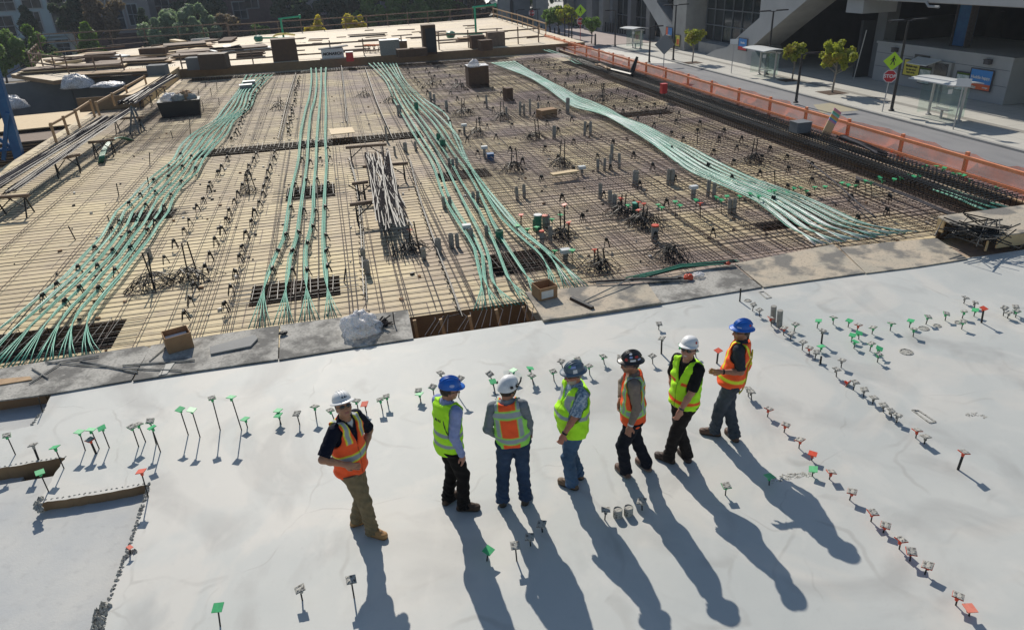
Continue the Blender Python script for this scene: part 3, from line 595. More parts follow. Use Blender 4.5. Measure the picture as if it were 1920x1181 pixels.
# ================================================================== CAPPED REBAR STAKES
def cap_mesh(name, plastic, crust):
    mb = MB(); mb.lathe([(.016, -.062), (.019, -.05), (.022, -.012), (.030, -.004)], 8, mi=0)
    mb.box((0, 0, 0), (.105, .105, .009), mi=0)
    if crust:
        rr = random.Random(len(name)); n = 6; vs = [(.1 * (i / (n - 1) - .5), .1 * (j / (n - 1) - .5), .006 + (rr.uniform(.004, .014) if 0 < i < n - 1 and 0 < j < n - 1 else rr.uniform(.0, .006))) for i in range(n) for j in range(n)]
        mb.add(vs, [(i * n + j, (i + 1) * n + j, (i + 1) * n + j + 1, i * n + j + 1) for i in range(n - 1) for j in range(n - 1)], 1)
    return mb.mesh(name, [plastic, M['splat']])
CAPM = dict(g=cap_mesh('cap', M['cap_g'], 0), gc=cap_mesh('cap', M['cap_g'], 1), o=cap_mesh('cap', M['cap_o'], 0), oc=cap_mesh('cap', M['cap_o'], 1), p=cap_mesh('cap', M['cap_pk'], 0), c=cap_mesh('cap', M['splat'], 1))
CNAME = dict(g='bright green cap', gc='green cap crusted with grey concrete', o='orange cap', oc='orange cap crusted with concrete', p='pale pink orange cap', c='grey concrete caked cap', n='bare uncapped top')
barmesh = {}
def barm(r, m):
    k = (r, m.name)
    if k not in barmesh: mb = MB(); mb.tube([(0, 0, 0), (0, 0, 1)], r, 6); barmesh[k] = mb.mesh('bar', m)
    return barmesh[k]
def stake(bx, by, cx, cy, st, label, group, z0=0.0, thick=False, cs=1.0):
    if (bx, by) == (244, 1039): cs = .55
    b0 = P(bx, by, z0); top = J(cx, cy, b0.y); v = top - b0; L_ = max(.05, v.length - (.0 if st == 'n' else .01))
    t = thing('rebar_stake', label, 'rebar stake', tuple(b0), 0, group)
    q = v.to_track_quat('Z', 'Y').to_euler()
    inst('bar', barm(.016 if thick else .0085, M['rebar_black']), (0, 0, 0), q, (1, 1, L_), t)
    if st != 'n':
        e = (q[0] + jit(.22) - .05, q[1] + jit(.22), R_.uniform(0, 1.57)); inst('cap', CAPM[st], tuple(v * ((L_) / v.length)), e, (cs, cs, cs), t)
ROWS = [
 ('stake near the stepped slab at left', 'stakes at the left of the slab', [(29, 852, 12, 815, 'gc'), (72, 861, 61, 833, 'c', 1), (120, 878, 102, 837, 'g'), (91, 921, 74, 884, 'g'), (80, 772, 72, 745, 'n')]),
 ('stake in the leftmost tight cluster of four', 'cluster of stakes at the left', [(160, 844, 148, 808, 'g'), (180, 850, 168, 823, 'oc', 1), (186, 841, 170, 804, 'g'), (205, 839, 190, 801, 'g')]),
 ('stake in the cluster above the orange cap', 'second cluster of stakes at the left', [(260, 837, 247, 799, 'gc'), (273, 828, 259, 794, 'gc'), (293, 833, 281, 788, 'gc'), (301, 847, 284, 800, 'g')]),
 ('stake of the tall ones left of khaki trousers', 'tall stakes left of the people', [(353, 815, 337, 766, 'g'), (375, 819, 359, 767, 'g'), (413, 806, 397, 745, 'gc'), (453, 806, 433, 743, 'g'), (464, 801, 459, 784, 'g')]),
 ('stake in the row behind khaki trousered person', 'row of stakes behind the left person', [(527, 795, 521, 777, 'g'), (525, 788, 521, 768, 'g'), (562, 796, 556, 774, 'c'), (593, 785, 590, 761, 'gc'), (626, 785, 619, 768, 'gc'), (672, 770, 668, 750, 'gc'), (687, 773, 683, 756, 'o'), (717, 769, 712, 748, 'gc'), (728, 761, 724, 742, 'gc')]),
 ('stake around the blue hat and lime vest', 'stakes around the second person', [(789, 753, 786, 737, 'g'), (788, 747, 784, 731, 'gc'), (815, 750, 811, 724, 'gc'), (833, 722, 826, 698, 'c'), (860, 745, 863, 708, 'c'), (925, 722, 918, 700, 'c'), (929, 739, 924, 714, 'g')]),
 ('stake in the row behind the middle people', 'stakes behind the middle people', [(965, 712, 962, 693, 'g'), (998, 711, 994, 689, 'g'), (1000, 721, 997, 703, 'gc'), (1039, 714, 1037, 695, 'gc'), (1056, 696, 1052, 676, 'c'), (1087, 693, 1083, 673, 'gc'), (1106, 703, 1104, 685, 'gc'), (1133, 682, 1131, 667, 'gc'), (1167, 690, 1163, 668, 'c', 1)]),
 ('stake behind the black and white hats', 'stakes behind the right people', [(1224, 682, 1223, 666, 'c'), (1240, 663, 1241, 633, 'c', 1), (1235, 618, 1236, 606, 'c'), (1283, 665, 1277, 648, 'gc'), (1305, 669, 1303, 655, 'gc'), (1344, 681, 1347, 656, 'o', 1)]),
 ('stake along the upper diagonal line', 'upper diagonal line of stakes', [(1387, 565, 1389, 541, 'n', 1), (1411, 583, 1413, 570, 'c'), (1424, 593, 1424, 580, 'c'), (1446, 611, 1446, 595, 'oc'), (1469, 628, 1470, 614, 'oc'), (1482, 637, 1484, 624, 'c'), (1489, 621, 1492, 607, 'gc'), (1504, 656, 1506, 640, 'c'), (1517, 665, 1518, 651, 'oc'), (1528, 674, 1531, 659, 'c'), (1538, 682, 1540, 668, 'n', 1), (1540, 644, 1543, 619, 'c', 1), (1538, 659, 1540, 648, 'g'), (1568, 706, 1569, 691, 'c'), (1577, 689, 1579, 674, 'c'), (1600, 731, 1604, 715, 'c'), (1619, 744, 1621, 729, 'c'), (1636, 757, 1639, 744, 'c'), (1656, 772, 1657, 758, 'c'), (1671, 783, 1672, 769, 'c'), (1681, 792, 1684, 777, 'c'), (1717, 821, 1720, 805, 'oc'), (1733, 832, 1736, 817, 'c'), (1796, 880, 1808, 846, 'oc', 1)]),
 ('stake in the loose upper right group', 'green stakes at the upper right', [(1532, 615, 1535, 600, 'g'), (1562, 608, 1563, 594, 'gc'), (1590, 613, 1593, 600, 'g'), (1607, 620, 1610, 608, 'oc'), (1635, 626, 1637, 613, 'gc'), (1596, 641, 1599, 627, 'g'), (1610, 636, 1611, 623, 'g'), (1601, 653, 1604, 639, 'g'), (1631, 658, 1634, 643, 'gc'), (1650, 668, 1649, 652, 'g'), (1645, 679, 1648, 663, 'gc')]),
 ('stake in the curving far right row', 'row of stakes at the far right', [(1669, 620, 1672, 605, 'gc'), (1705, 614, 1708, 600, 'g'), (1712, 631, 1714, 616, 'gc'), (1736, 608, 1741, 593, 'gc'), (1772, 601, 1775, 587, 'gc'), (1803, 617, 1806, 602, 'gc'), (1804, 597, 1808, 583, 'gc'), (1807, 569, 1811, 557, 'c'), (1827, 577, 1829, 566, 'c'), (1826, 593, 1829, 580, 'g'), (1840, 605, 1845, 577, 'o', 1), (1881, 592, 1884, 576, 'c'), (1889, 597, 1892, 585, 'c'), (1901, 589, 1905, 574, 'c'), (1904, 595, 1907, 582, 'gc')]),
 ('stake along the lower right diagonal line', 'lower diagonal line of stakes', [(1403, 743, 1403, 727, 'c'), (1409, 749, 1409, 733, 'c'), (1439, 781, 1442, 765, 'oc'), (1470, 810, 1474, 795, 'oc'), (1498, 840, 1500, 823, 'oc'), (1522, 863, 1524, 849, 'o'), (1523, 892, 1525, 878, 'g'), (1555, 898, 1559, 883, 'oc'), (1593, 937, 1598, 920, 'oc'), (1633, 977, 1637, 959, 'oc'), (1656, 998, 1661, 983, 'oc'), (1686, 1029, 1690, 1010, 'oc'), (1706, 1051, 1709, 1032, 'oc'), (1734, 1076, 1740, 1058, 'oc'), (1792, 1134, 1797, 1115, 'oc'), (1817, 1154, 1819, 1138, 'p')]),
 ('stake among the long shadows', 'stakes among the shadows', [(413, 1173, 408, 1137, 'g'), (567, 1125, 562, 1102, 'c'), (664, 1120, 658, 1085, 'c'), (913, 1051, 916, 1030, 'g'), (969, 1051, 966, 1021, 'c'), (995, 1023, 993, 1005, 'c'), (1017, 997, 1015, 981, 'c'), (1134, 974, 1136, 954, 'c'), (1204, 956, 1203, 938, 'c'), (1360, 928, 1362, 909, 'gc'), (1442, 909, 1443, 891, 'g')]),
 ('stake at the lower pour edge', 'stakes at the lower pour edge', [(278, 931, 264, 882, 'o'), (244, 1039, 243, 1024, 'o')]),
]
for where, grp, items in ROWS:
    items = sorted(items, key=lambda q: q[0])
    for k, it in enumerate(items):
        tall = (it[1] - it[3]) > 26
        stake(*it[:5], f'{ORD[k]} {where}, {CNAME[it[4]]}', grp, thick=len(it) > 5)
# fallen cap, stub-ups, rings and small marks on the slab
tag(inst('fallen_cap', CAPM['oc'], tuple(P(1590, 719, .03)), (1.9, .3, .6)), 'orange cap lying on its side on the slab in the upper diagonal line', 'rebar cap')
for (px, py, tx, ty, r, lab) in [(1449, 604, 1451, 574, .05, 'left of two tall grey concrete stub pipes at the slab line'), (1461, 612, 1463, 582, .05, 'right of two tall grey concrete stub pipes at the slab line')]:
    b0 = P(px, py, 0); tp = J(tx, ty, b0.y); mb = MB(); mb.tube([(0, 0, 0), tuple(tp - b0)], r, 10); tag(mb.build('pipe_stub', M['pipe'], at=tuple(b0)), lab, 'pipe stub', 'tall grey stubs')
for (px, py, lab) in [(1158, 968, 'left of two short round grey stubs between the long shadows'), (1178, 964, 'right of two short round grey stubs between the long shadows')]:
    mb = MB(); mb.lathe([(.056, 0), (.056, .11), (.05, .115), (.05, .105), (.001, .105)], 14); o = tag(mb.build('pipe_stub', M['splat'], at=tuple(P(px, py, 0))), lab, 'pipe stub', 'short round stubs')
for k, (px, py, r, lab) in enumerate([(1699, 660, .11, 'round embedded sleeve ring, the largest, alone on the right of the slab'), (1732, 616, .09, 'round embedded ring left of the shadowed pair at the upper right'), (1757, 611, .07, 'small embedded ring in the curving row at the far right'), (1797, 605, .07, 'small embedded ring beside the orange capped stake at far right'), (1402, 564, .07, 'small embedded ring beside the bare bar at the slab line')]):
    mb = MB(); mb.lathe([(r, -.01), (r, .008), (r * .8, .012), (r * .78, -.01)], 18); mb.lathe([(r * .78, .003), (.001, .004)], 18); tag(mb.build('sleeve_ring', M['splat'], at=tuple(P(px, py, 0))), lab, 'sleeve ring')
for px, lab in [([(1710, 769), (1722, 770), (1754, 791), (1743, 793)], 'rectangular embedded frame on the right of the slab'), ([(1423, 548), (1432, 547), (1446, 558), (1437, 560)], 'rectangular embedded frame near the slab edge')]:
    mb = MB(); c = [P(x, y, 0) for x, y in px]
    for i in range(4): mb.beam(c[i] + Vector((0, 0, .004)), c[(i + 1) % 4] + Vector((0, 0, .004)), .025, .014)
    tag(mb.build('embedded_frame', M['splat'], loc=tuple(c[0])), lab, 'embedded frame')
# ragged ridge and rubble along the pour joints
def rubble(name, pts, w, lab, n=60, hgt=.03, z=0.0, sz=.03):
    mb = MB(); q = spline([P(x, y, z) for x, y in pts], .06)
    for i in range(n * 2):
        p = q[int(len(q) * R_.random() ** (1.0)) % len(q)]; s_ = R_.uniform(.25, 1.15) * sz
        vs = [Vector((R_.uniform(.5, 1) * cos(a) * s_, R_.uniform(.5, 1) * sin(a) * s_, zz * hgt * R_.uniform(.5, 1.2) * (.7 if zz else 1))) for zz in (0, .6) for a in (0, 1.3, 2.5, 3.8, 5.1)]
        vs.append(Vector((0, 0, hgt * R_.uniform(.8, 1.5)))); off = p + Vector((jit(w), jit(w), -.004))
        mb.add([v + off for v in vs], [(k, (k + 1) % 5, 5 + (k + 1) % 5, 5 + k) for k in range(5)] + [(5 + k, 5 + (k + 1) % 5, 10) for k in range(5)])
    o = mb.build(name, M['splat'], loc=tuple(q[0])); tag(o, lab, 'rubble', kind='stuff')
rubble('joint_rubble', [(280, 908), (268, 946), (246, 1012), (225, 1070), (202, 1132), (190, 1181)], .02, 'crumbled concrete ridge along the joint of the lower pour', 150, .02, sz=.025)
rubble('joint_rubble', [(182, 1181), (190, 1150), (198, 1140), (186, 1165)], .04, 'heap of dark concrete crumbs at the bottom left edge', 40, .07, sz=.05)
rubble('joint_rubble', [(236, 1045), (244, 1036), (252, 1034)], .02, 'small crumbs around the short orange stake', 14, .03, sz=.03)
rubble('joint_rubble', [(75, 938), (130, 930), (200, 918), (280, 905)], .01, 'thin ragged lip along the brown step', 80, .01, sz=.02)
rubble('joint_rubble', [(0, 875), (60, 865), (123, 856)], .01, 'thin ragged lip along the upper brown step', 50, .01, sz=.02)
rubble('joint_rubble', [(82, 768), (70, 782), (60, 796)], .015, 'crumbled edge at the corner of the recess', 26, .02, sz=.025)
rubble('joint_rubble', [(76, 958), (70, 945), (78, 935)], .025, 'lump of crumbs at the left corner of the brown step', 26, .04, sz=.04)
rubble('joint_rubble', [(1450, 900), (1480, 893), (1515, 890)], .05, 'rough patch of crumbs at the edge of the right shadow', 60, .008, sz=.03)
rubble('joint_rubble', [(1815, 778), (1830, 776), (1845, 780)], .04, 'small rough patch on the right of the slab', 22, .008, sz=.03)

# ================================================================== THINGS ON THE BOARDS
def open_box(name, lab, c, w, d, h, rz, m, inner=None, flap=0, cat='box', flaps=()):
    t = thing(name, lab, cat, tuple(c), rz); g = MB(); th = .012
    g.box((0, -d / 2, h / 2), (w, th, h)); g.box((0, d / 2, h / 2), (w, th, h)); g.box((-w / 2, 0, h / 2), (th, d - th, h)); g.box((w / 2, 0, h / 2), (th, d - th, h)); g.box((0, 0, .008), (w - .03, d - .03, .012))
    g.build('carton', m, t)
    if inner: g = MB(); g.box((0, 0, h * .55), (w * .85, d * .8, .01), rot=Matrix.Rotation(.25, 3, 'X')); g.build('liner', inner, t)
    for sx_ in flaps:
        g = MB(); g.box((sx_ * (w / 2 + .07), 0, h - .03), (.16, d, .008), rot=Matrix.Rotation(sx_ * .5, 3, 'Y')); g.build('flap', m, t)
    return t
t = open_box('cardboard_box', 'open cardboard box with a white flap inside on the left board', P(337, 650, .035), .42, .36, .30, .35, M['card'], M['white'])
t = open_box('cardboard_box', 'open cardboard box with a white label beside the broom', P(1021, 555, .06), .38, .36, .26, .2, M['card'])
g = MB(); g.box((-.03, -.188, .12), (.26, .004, .15)); g.build('label_sheet', M['white'], t)
# crumpled plastic bag
def blob(name, lab, cat, c, r, m, seed=1, sq=.6, n=14, amp=.3):
    rr = random.Random(seed); mb = MB(); vs = []; ph = [rr.uniform(0, 6) for _ in range(8)]
    for i in range(n + 1):
        for k in range(2 * n):
            a, b_ = pi * i / n / 2 * 1.15, 2 * pi * k / (2 * n); q = 1 + amp * (sin(3 * b_ + ph[0] + 4 * a) * .4 + sin(7 * b_ + ph[1] - 6 * a) * .25 + rr.uniform(-.35, .35) * .5)
            vs.append((r * sin(a) * cos(b_) * q, r * sin(a) * sin(b_) * q * .8, max(.0, r * cos(a) * sq * q + (.04 if i else 0))))
    mb.add(vs, [(i * 2 * n + k, (i + 1) * 2 * n + k, (i + 1) * 2 * n + (k + 1) % (2 * n), i * 2 * n + (k + 1) % (2 * n)) for i in range(n) for k in range(2 * n)])
    return tag(mb.build(name, m, at=tuple(c), smooth=True), lab, cat)
blob('plastic_bag', 'crumpled clear plastic bag on the board behind the people', 'plastic bag', P(677, 622, .03), .36, M['bag'], 3, .95, 20, .26)
mb = MB()
for k in range(16): a = R_.uniform(-.5, .5); mb.tube([(jit(.05), jit(.05), .03), (.22 + jit(.1), a * .4, .03 + R_.random() * .12)], .012, 4)
mb.box((.34, 0, .12), (.02, .03, .24)); tag(mb.build('scrap_heap', M['steel_dark'], at=tuple(P(705, 612, .03))), 'dark metal scraps poking out beside the plastic bag', 'scrap')
# push broom
t = thing('push_broom', 'push broom with long handle lying on the stained board', 'broom', tuple(P(1091, 567, .06)))
g = MB(); a, b_ = P(1071, 558, .09), P(1111, 577, .09); g.beam(a, b_, .07, .05); g.build('broom_head', M['black'], t, world=True)
g = MB(); g.beam(a - Vector((0, 0, .03)), b_ - Vector((0, 0, .03)), .09, .05); g.build('bristles', M['card_dk'], t, world=True)
g = MB(); g.tube([P(1094, 565, .10), P(1185, 521, .16)], .014, 6); g.build('handle', M['pipe'], t, world=True)
def rods(name, lab, a, b, n, r, spread, ms, sag=0, cat='rods', zz=0, seed=1, curve=0):
    rr = random.Random(seed); a, b = Vector(a), Vector(b); d = (b - a).normalized(); x = d.cross(Vector((0, 0, 1))).normalized(); mb = MB()
    for k in range(n):
        o1 = x * rr.uniform(-spread, spread) + Vector((0, 0, rr.uniform(0, spread * .5))); o2 = x * rr.uniform(-spread, spread) + Vector((0, 0, rr.uniform(0, spread * .5))); e = rr.uniform(-.25, .25); e2 = rr.uniform(-.25, .25)
        m_ = (a + b) / 2 + (o1 + o2) / 2 + Vector((0, 0, -sag + rr.uniform(0, .04))) + x * curve
        mb.tube(spline([a + d * e + o1, m_, b + d * e2 + o2], .6), r, 4, mi=k % len(ms))
    return tag(mb.build(name, ms, loc=tuple(a)), lab, cat)
rods('rod_pile', 'curving pile of dark green sheathed rods on the boards', P(1195, 522, .05), P(1365, 493, .10), 18, .014, .07, [M['tendon_dk'], M['rebar_black'], M['tendon_dk']], curve=-.12, seed=3)
rods('rod_pile', 'flat pile of grey and black rods left of the green rods', P(1126, 531, .07), P(1270, 524, .06), 16, .012, .09, [M['steel_dark'], M['rebar_black'], M['pipe']], seed=4)
blob('rag', 'small orange bag lying by the rod pile', 'bag', P(1290, 524, .03), .10, M['cap_o'], 5, .8, 8); blob('rag', 'small red cap of a tool at the right end of the rod pile', 'tool', P(1364, 498, .06), .06, M['cap_o'], 6, .8, 8)
blob('rag', 'small clear plastic scrap by the rod pile', 'plastic scrap', P(1309, 519, .03), .12, M['bag'], 9, .5, 8)
mb = MB()
for k in range(34): c = P(1835 + jit(22), 431 + jit(9), .34 + R_.random() * .12); a = R_.uniform(0, 6.28); l = R_.uniform(.25, .75); mb.tube([c - Vector((cos(a), sin(a), .05)) * l, c + Vector((cos(a), sin(a), jit(.3))) * l, c + Vector((cos(a + .9), sin(a + .9), jit(.3))) * l * 1.25], .015, 5)
tag(mb.build('rebar_heap', M['rebar_black'], loc=tuple(P(1835, 431, .33))), 'tangled heap of short bent black bars on the raised platform', 'rebar heap')
# loose bars and planks on the left boards
for k, (a, b_, r, lab) in enumerate([((85, 678), (200, 687), .012, 'thin grey bar lying on the left board, long upper one'), ((88, 681), (185, 667), .013, 'thin bar angled over the left board'), ((150, 676), (258, 698), .016, 'thick bar lying on the left board, lower one'), ((60, 690), (90, 708), .014, 'short bar crossing at the left board'), ((55, 718), (115, 680), .013, 'bar leaning over the short bar at far left'), ((230, 685), (365, 675), .014, 'long bar below the cardboard box with the white flap'), ((215, 690), (340, 694), .012, 'longest bar on the lower part of the left boards'), ((280, 677), (314, 648), .012, 'bar leaning against the cardboard box')]):
    mb = MB(); mb.tube([P(*a, .05), P(*b_, .055)], r, 5); tag(mb.build('loose_bar', M['pipe'], loc=tuple(P(*a, .05))), lab, 'steel bar', 'loose bars on the left boards')
for k, (px, m_, lab) in enumerate([([(393, 650), (478, 627), (483, 634), (470, 648), (395, 663)], M['conc'], 'flat grey slab offcut on the left board, lower one'), ([(408, 636), (480, 627), (474, 640), (400, 650)], M['pipe'], 'flat grey slab offcut on the left board, upper one'), ([(-20, 712), (56, 705), (60, 711), (-20, 724)], M['wood'], 'wooden plank at the far left of the boards'), ([(310, 682), (328, 679), (313, 700), (297, 703)], M['walk'], 'pale scrap strip below the cardboard box')]):
    mb = MB(); mb.prism([P(x, y, .075 if k == 0 else .05) for x, y in px], (0, 0, -.03)); tag(mb.build('offcut', m_, loc=tuple(P(*px[0], .05))), lab, 'offcut')
blob('rag', 'dark rag lying across the joint of two left boards', 'rag', P(531, 628, .03), .08, M['rebar_black'], 12, .4, 8)

# ================================================================== THINGS STANDING ON THE DECK
# little wire bar chairs in rows
def chair_mesh():
    mb = MB(); r = .008
    for y in (-.035, .035):
        mb.tube([(-.055, y, 0), (-.022, y, .15), (-.012, y, .185), (.012, y, .185), (.022, y, .15), (.055, y, 0)], r, 4)
    mb.tube([(0, -.035, .185), (0, .035, .185)], r, 3); mb.tube([(-.04, -.035, .05), (-.04, .035, .05)], r, 3); mb.tube([(.04, -.035, .05), (.04, .035, .05)], r, 3)
    mb.box((0, 0, .15), (.03, .085, .05)); return mb.mesh('bar_chair', M['rebar_black'])
CH = chair_mesh(); nch = 0
def chair_row(a, b, sp, lab, grp, sc=1.0):
    global nch
    a, b = Vector((*a, DZ + .06)), Vector((*b, DZ + .06)); n = max(2, int((b - a).length / sp))
    for i in range(n):
        if nch >= 298: return
        p = a + (b - a) * (i + .5 + jit(.25)) / n; 
        o = inst('bar_chair', CH, (p.x + jit(.05), p.y, p.z), (jit(.1), jit(.1), jit(.5)), (sc * R_.uniform(1.2, 1.5), 1.2, sc * R_.uniform(1.15, 1.5))); tag(o, lab, 'bar chair', grp); nch += 1
for x, y0, y1, sp, lab in [(-4.5, 17, 29, 1.0, 'small black wire bar chair in the row beside the left green bands'), (-3.6, 13.5, 28.5, .85, 'small black wire bar chair in the second row right of the left green bands'), (-2.85, 13.5, 28.5, .9, 'small black wire bar chair in the row left of the four straight green bands'),
        (-2.2, 31, 50, .9, 'small black wire bar chair in the left row beyond the middle trench'), (-4.4, 31, 50, .9, 'small black wire bar chair beyond the trench near the left green bands'),
        (4.6, 24, 50, 1.9, 'small black bar chair just right of the middle green bands'), (5.8, 14, 50, 1.9, 'small black bar chair in the first row among the grey stubs'), (7.1, 14, 50, 1.9, 'small black bar chair in the second row among the grey stubs'), (8.4, 14, 50, 1.9, 'small black bar chair in the third row among the grey stubs'), (9.6, 18, 36, 1.9, 'small black bar chair just left of the wavy pale bands'),
        (11.2, 15, 24, 2.2, 'small black bar chair near the right end of the wavy pale bands'), (12.2, 14, 50, 1.5, 'small black bar chair in the first row right of the wavy pale bands'), (13.2, 14, 50, 1.5, 'small black bar chair in the second row right of the wavy pale bands'), (14.1, 15, 50, 1.5, 'small black bar chair beside the black edge cage')]:
    chair_row((x, y0), (x + jit(.4), y1), sp, lab, lab.replace('small black wire bar chair', 'chairs').replace('small black bar chair', 'chairs'))
for k, (px, py) in enumerate([(c[0] + 7, c[1]) for b_ in B_ for c in b_[5:]] + [(lerp_row(r, s) + 5, r[0]) for r in rowsA[6:] for s in (.2, .55, .9)]):
    if nch >= 298: break
    p = P(px + jit(2), py + jit(6), DZ + .05); o = inst('bar_chair', CH, tuple(p), (jit(.1), jit(.1), jit(.5)), (1.3, 1.2, 1.2)); nch += 1
    tag(o, 'small black bar chair holding up one of the four straight green bands' if k < 28 else 'small black bar chair under the left green bands', 'bar chair', 'chairs under the straight green bands' if k < 28 else 'chairs under the left green bands')
# continuous zigzag high chairs
for k, (pts, lab) in enumerate([([(655, 300), (668, 350), (676, 420), (683, 560)], 'left'), ([(768, 300), (785, 370), (815, 460), (845, 540), (862, 590)], 'right'), ([(640, 125), (646, 180), (650, 232)], 'far left'), ([(685, 130), (705, 190), (735, 260)], 'far right'), ([(555, 140), (540, 190), (522, 265)], 'leftmost')]):
    q = spline([P(x, y, DZ + .1) for x, y in pts], .22); mb = MB()
    mb.tube([p + Vector((0, 0, .1)) for p in q], .012, 3); mb.tube([p + Vector((.05, 0, -.04)) for p in q], .009, 3)
    mb.tube([p + Vector((.07 * (-1) ** i, 0, .1 if i % 2 else -.08)) for i, p in enumerate(q)], .010, 3)
    tag(mb.build('zigzag_bar_support', M['rebar_black'], loc=tuple(q[0])), f'long dark zigzag wire support amid the deck, the {lab} one', 'bar support', 'zigzag bar supports')
# bent rebar sprays around column dowels
def spray(px, py, s, n, lab, post=None):
    c = P(px, py, DZ); t = thing('dowel_cluster', lab, 'rebar cluster', tuple(c), 0, 'bent rebar clusters over the columns'); mb = MB()
    for k in range(n):
        a = R_.uniform(0, 2 * pi); l = s * R_.uniform(.3, .85); h = s * R_.uniform(.2, .5); d = Vector((cos(a), sin(a), 0)); o_ = Vector((jit(.2) * s, jit(.2) * s, 0))
        mb.tube([o_ - d * l, o_ - d * l * .45 + Vector((0, 0, h * .8)), o_ + Vector((jit(.1) * s, jit(.1) * s, h)), o_ + d * l * .5 + Vector((jit(.1), jit(.1), h * .75)), o_ + d * l + Vector((jit(.12), jit(.12), 0))], .009, 3)
    mb.build('bent_bars', M['rebar_black'], t)
    for k in range(2 if post else 1): g = MB(); g.tube([(jit(.1) + k * .12, jit(.1), 0), (k * .12, 0, (post or .7))], .017, 5); g.build('dowel', M['rebar_black'], t)
for px, py, s, n, po, where in [(285, 540, .75, 26, .85, 'at the left near the slab, left one'), (358, 524, .7, 26, .9, 'at the left near the slab, right one'), (772, 470, .65, 24, .75, 'in front of the silver rod bundle'), (468, 362, .5, 14, .7, 'left of the four straight green bands'), (735, 193, .7, 14, .6, 'beyond the trench, left of the middle bands'), (682, 182, .7, 12, .5, 'beyond the trench behind the white square'),
        (525, 205, .8, 14, .6, 'far left of the straight green bands'), (962, 322, .7, 24, .8, 'right of the middle green bands'), (1053, 312, .6, 22, .9, 'in the middle of the grey stubs'), (1003, 262, .6, 20, .8, 'beyond the grey stubs'), (895, 255, .7, 20, .7, 'right of the middle bands near the trench'), (868, 218, .8, 18, .8, 'above the trench beside the middle bands'), (940, 225, .8, 18, .8, 'above the trench, second from the middle bands'),
        (810, 165, .9, 16, .7, 'far back right of the middle bands'), (860, 170, .9, 16, .6, 'far back in front of the brown bin'), (1127, 188, .8, 18, .8, 'right of the wavy pale bands, far one'), (1410, 305, .7, 22, .8, 'right of the wavy pale bands, near one'), (1165, 405, .7, 30, .6, 'left half of the double heap near the red capped posts'), (1205, 425, .8, 38, .5, 'right half of the double heap near the red capped posts'), (1255, 484, .75, 34, .3, 'low heap beside the pit near the green rod pile'), (1050, 445, .6, 30, .7, 'beside the fan of the middle bands'), (1120, 505, .6, 26, .5, 'behind the cardboard box with the label')]:
    spray(px, py, s, n, f'bent dark bars {where}', po)
# silver rod bundle resting on four trestles
mb = MB(); c0, c1 = P(712, 318, .35), P(728, 396, .30); R2 = random.Random(4)
for k in range(110):
    x0, x1 = R2.uniform(-.42, .42), R2.uniform(-.45, .55); z = .05 * R2.random(); e = R2.uniform(-.6, .9); e2 = R2.uniform(-.8, 1.4)
    a = Vector((c0.x + x0 + .05, c0.y + 1.2 + e, .42 + z)); b = Vector((c1.x + x1 * .85, c1.y - .9 + e2, .38 + z - .02 * max(0, -e2)))
    mb.tube([a, (a + b) / 2 + Vector((jit(.04), 0, -.01)), b], .013, 3, mi=k % 3)
tag(mb.build('rod_bundle', [M['steel_dark'], M['steel_dark'], M['rebar_black']], loc=tuple(c0)), 'loose bundle of dark grey rods resting on the dark trestles', 'rod bundle')
def trestle(a, b, h, lab, m=None):
    a, b = Vector(a), Vector(b); m = m or M['wood_grey']; t = thing('trestle', lab, 'trestle', tuple((a.x / 2 + b.x / 2, a.y / 2 + b.y / 2, DZ)), 0, 'dark trestles'); d = (b - a).normalized()
    g = MB(); g.beam((a.x, a.y, DZ + h), (b.x, b.y, DZ + h), .09, .09); g.build('top_bar', m, t, world=True)
    for e, s_ in ((a, 1), (b, -1)):
        for k in (-1, 1):
            g = MB(); f0 = e + d * s_ * .15; g.beam((f0.x, f0.y, DZ + h), (f0.x + k * .12 * -d.y, f0.y + k * .3, DZ), .035, .035, up=(1, 0, 0)); g.build('leg', M['rebar_black'], t, world=True)
        g = MB(); f0 = e + d * s_ * .15; g.beam((f0.x, f0.y, DZ + h * .35), (f0.x + d.x * s_ * .45, f0.y, DZ + h - .03), .03, .03); g.build('brace', M['rebar_black'], t, world=True)
def hp(x, y, h): return P(x, y, DZ + h)
for (a, b_, lab) in [((648, 277), (725, 271), 'dark trestle at the back of the silver rod bundle'), ((680, 313), (765, 306), 'second dark trestle from the back under the silver rods'), ((660, 345), (690, 341), 'third dark trestle from the back under the silver rods'), ((656, 384), (742, 372), 'front dark trestle under the silver rods')]:
    trestle(hp(*a, .58), hp(*b_, .58), .58, lab)
# left rod racks
rods('rod_bundle', 'long bundle of grey rods on racks at the left edge of the deck', P(-60, 385, .5), P(205, 222, .45), 60, .011, .26, [M['steel_dark'], M['steel'], M['rebar_black']], seed=8, sag=.02)
rods('rod_bundle', 'second bundle of grey rods crossing at the left edge', P(20, 360, .35), P(250, 205, .6), 30, .011, .16, [M['steel'], M['steel_dark'], M['rebar_black']], seed=9)
rods('rod_bundle', 'grey rods stacked on the upstand form at the far left', P(238, 196, .75), P(322, 146, .8), 60, .022, .38, [M['steel_dark'], M['steel'], M['rebar_black']], seed=10)
for (a, b_, lab) in [((92, 302), (150, 290), 'dark trestle under the left rod bundle, nearest'), ((165, 268), (215, 262), 'dark trestle behind the green arch'), ((208, 224), (268, 220), 'dark trestle by the blue sawhorse'), ((-20, 372), (55, 366), 'dark trestle at the left frame edge'), ((254, 182), (286, 179), 'dark trestle beside the upstand, near one'), ((286, 165), (312, 163), 'dark trestle beside the upstand, far one')]:
    trestle(hp(*a, .6), hp(*b_, .6), .6, lab)
t = thing('sawhorse', 'blue grey folding sawhorse leaning in an A shape at the left', 'sawhorse', tuple(P(252, 252, DZ)))
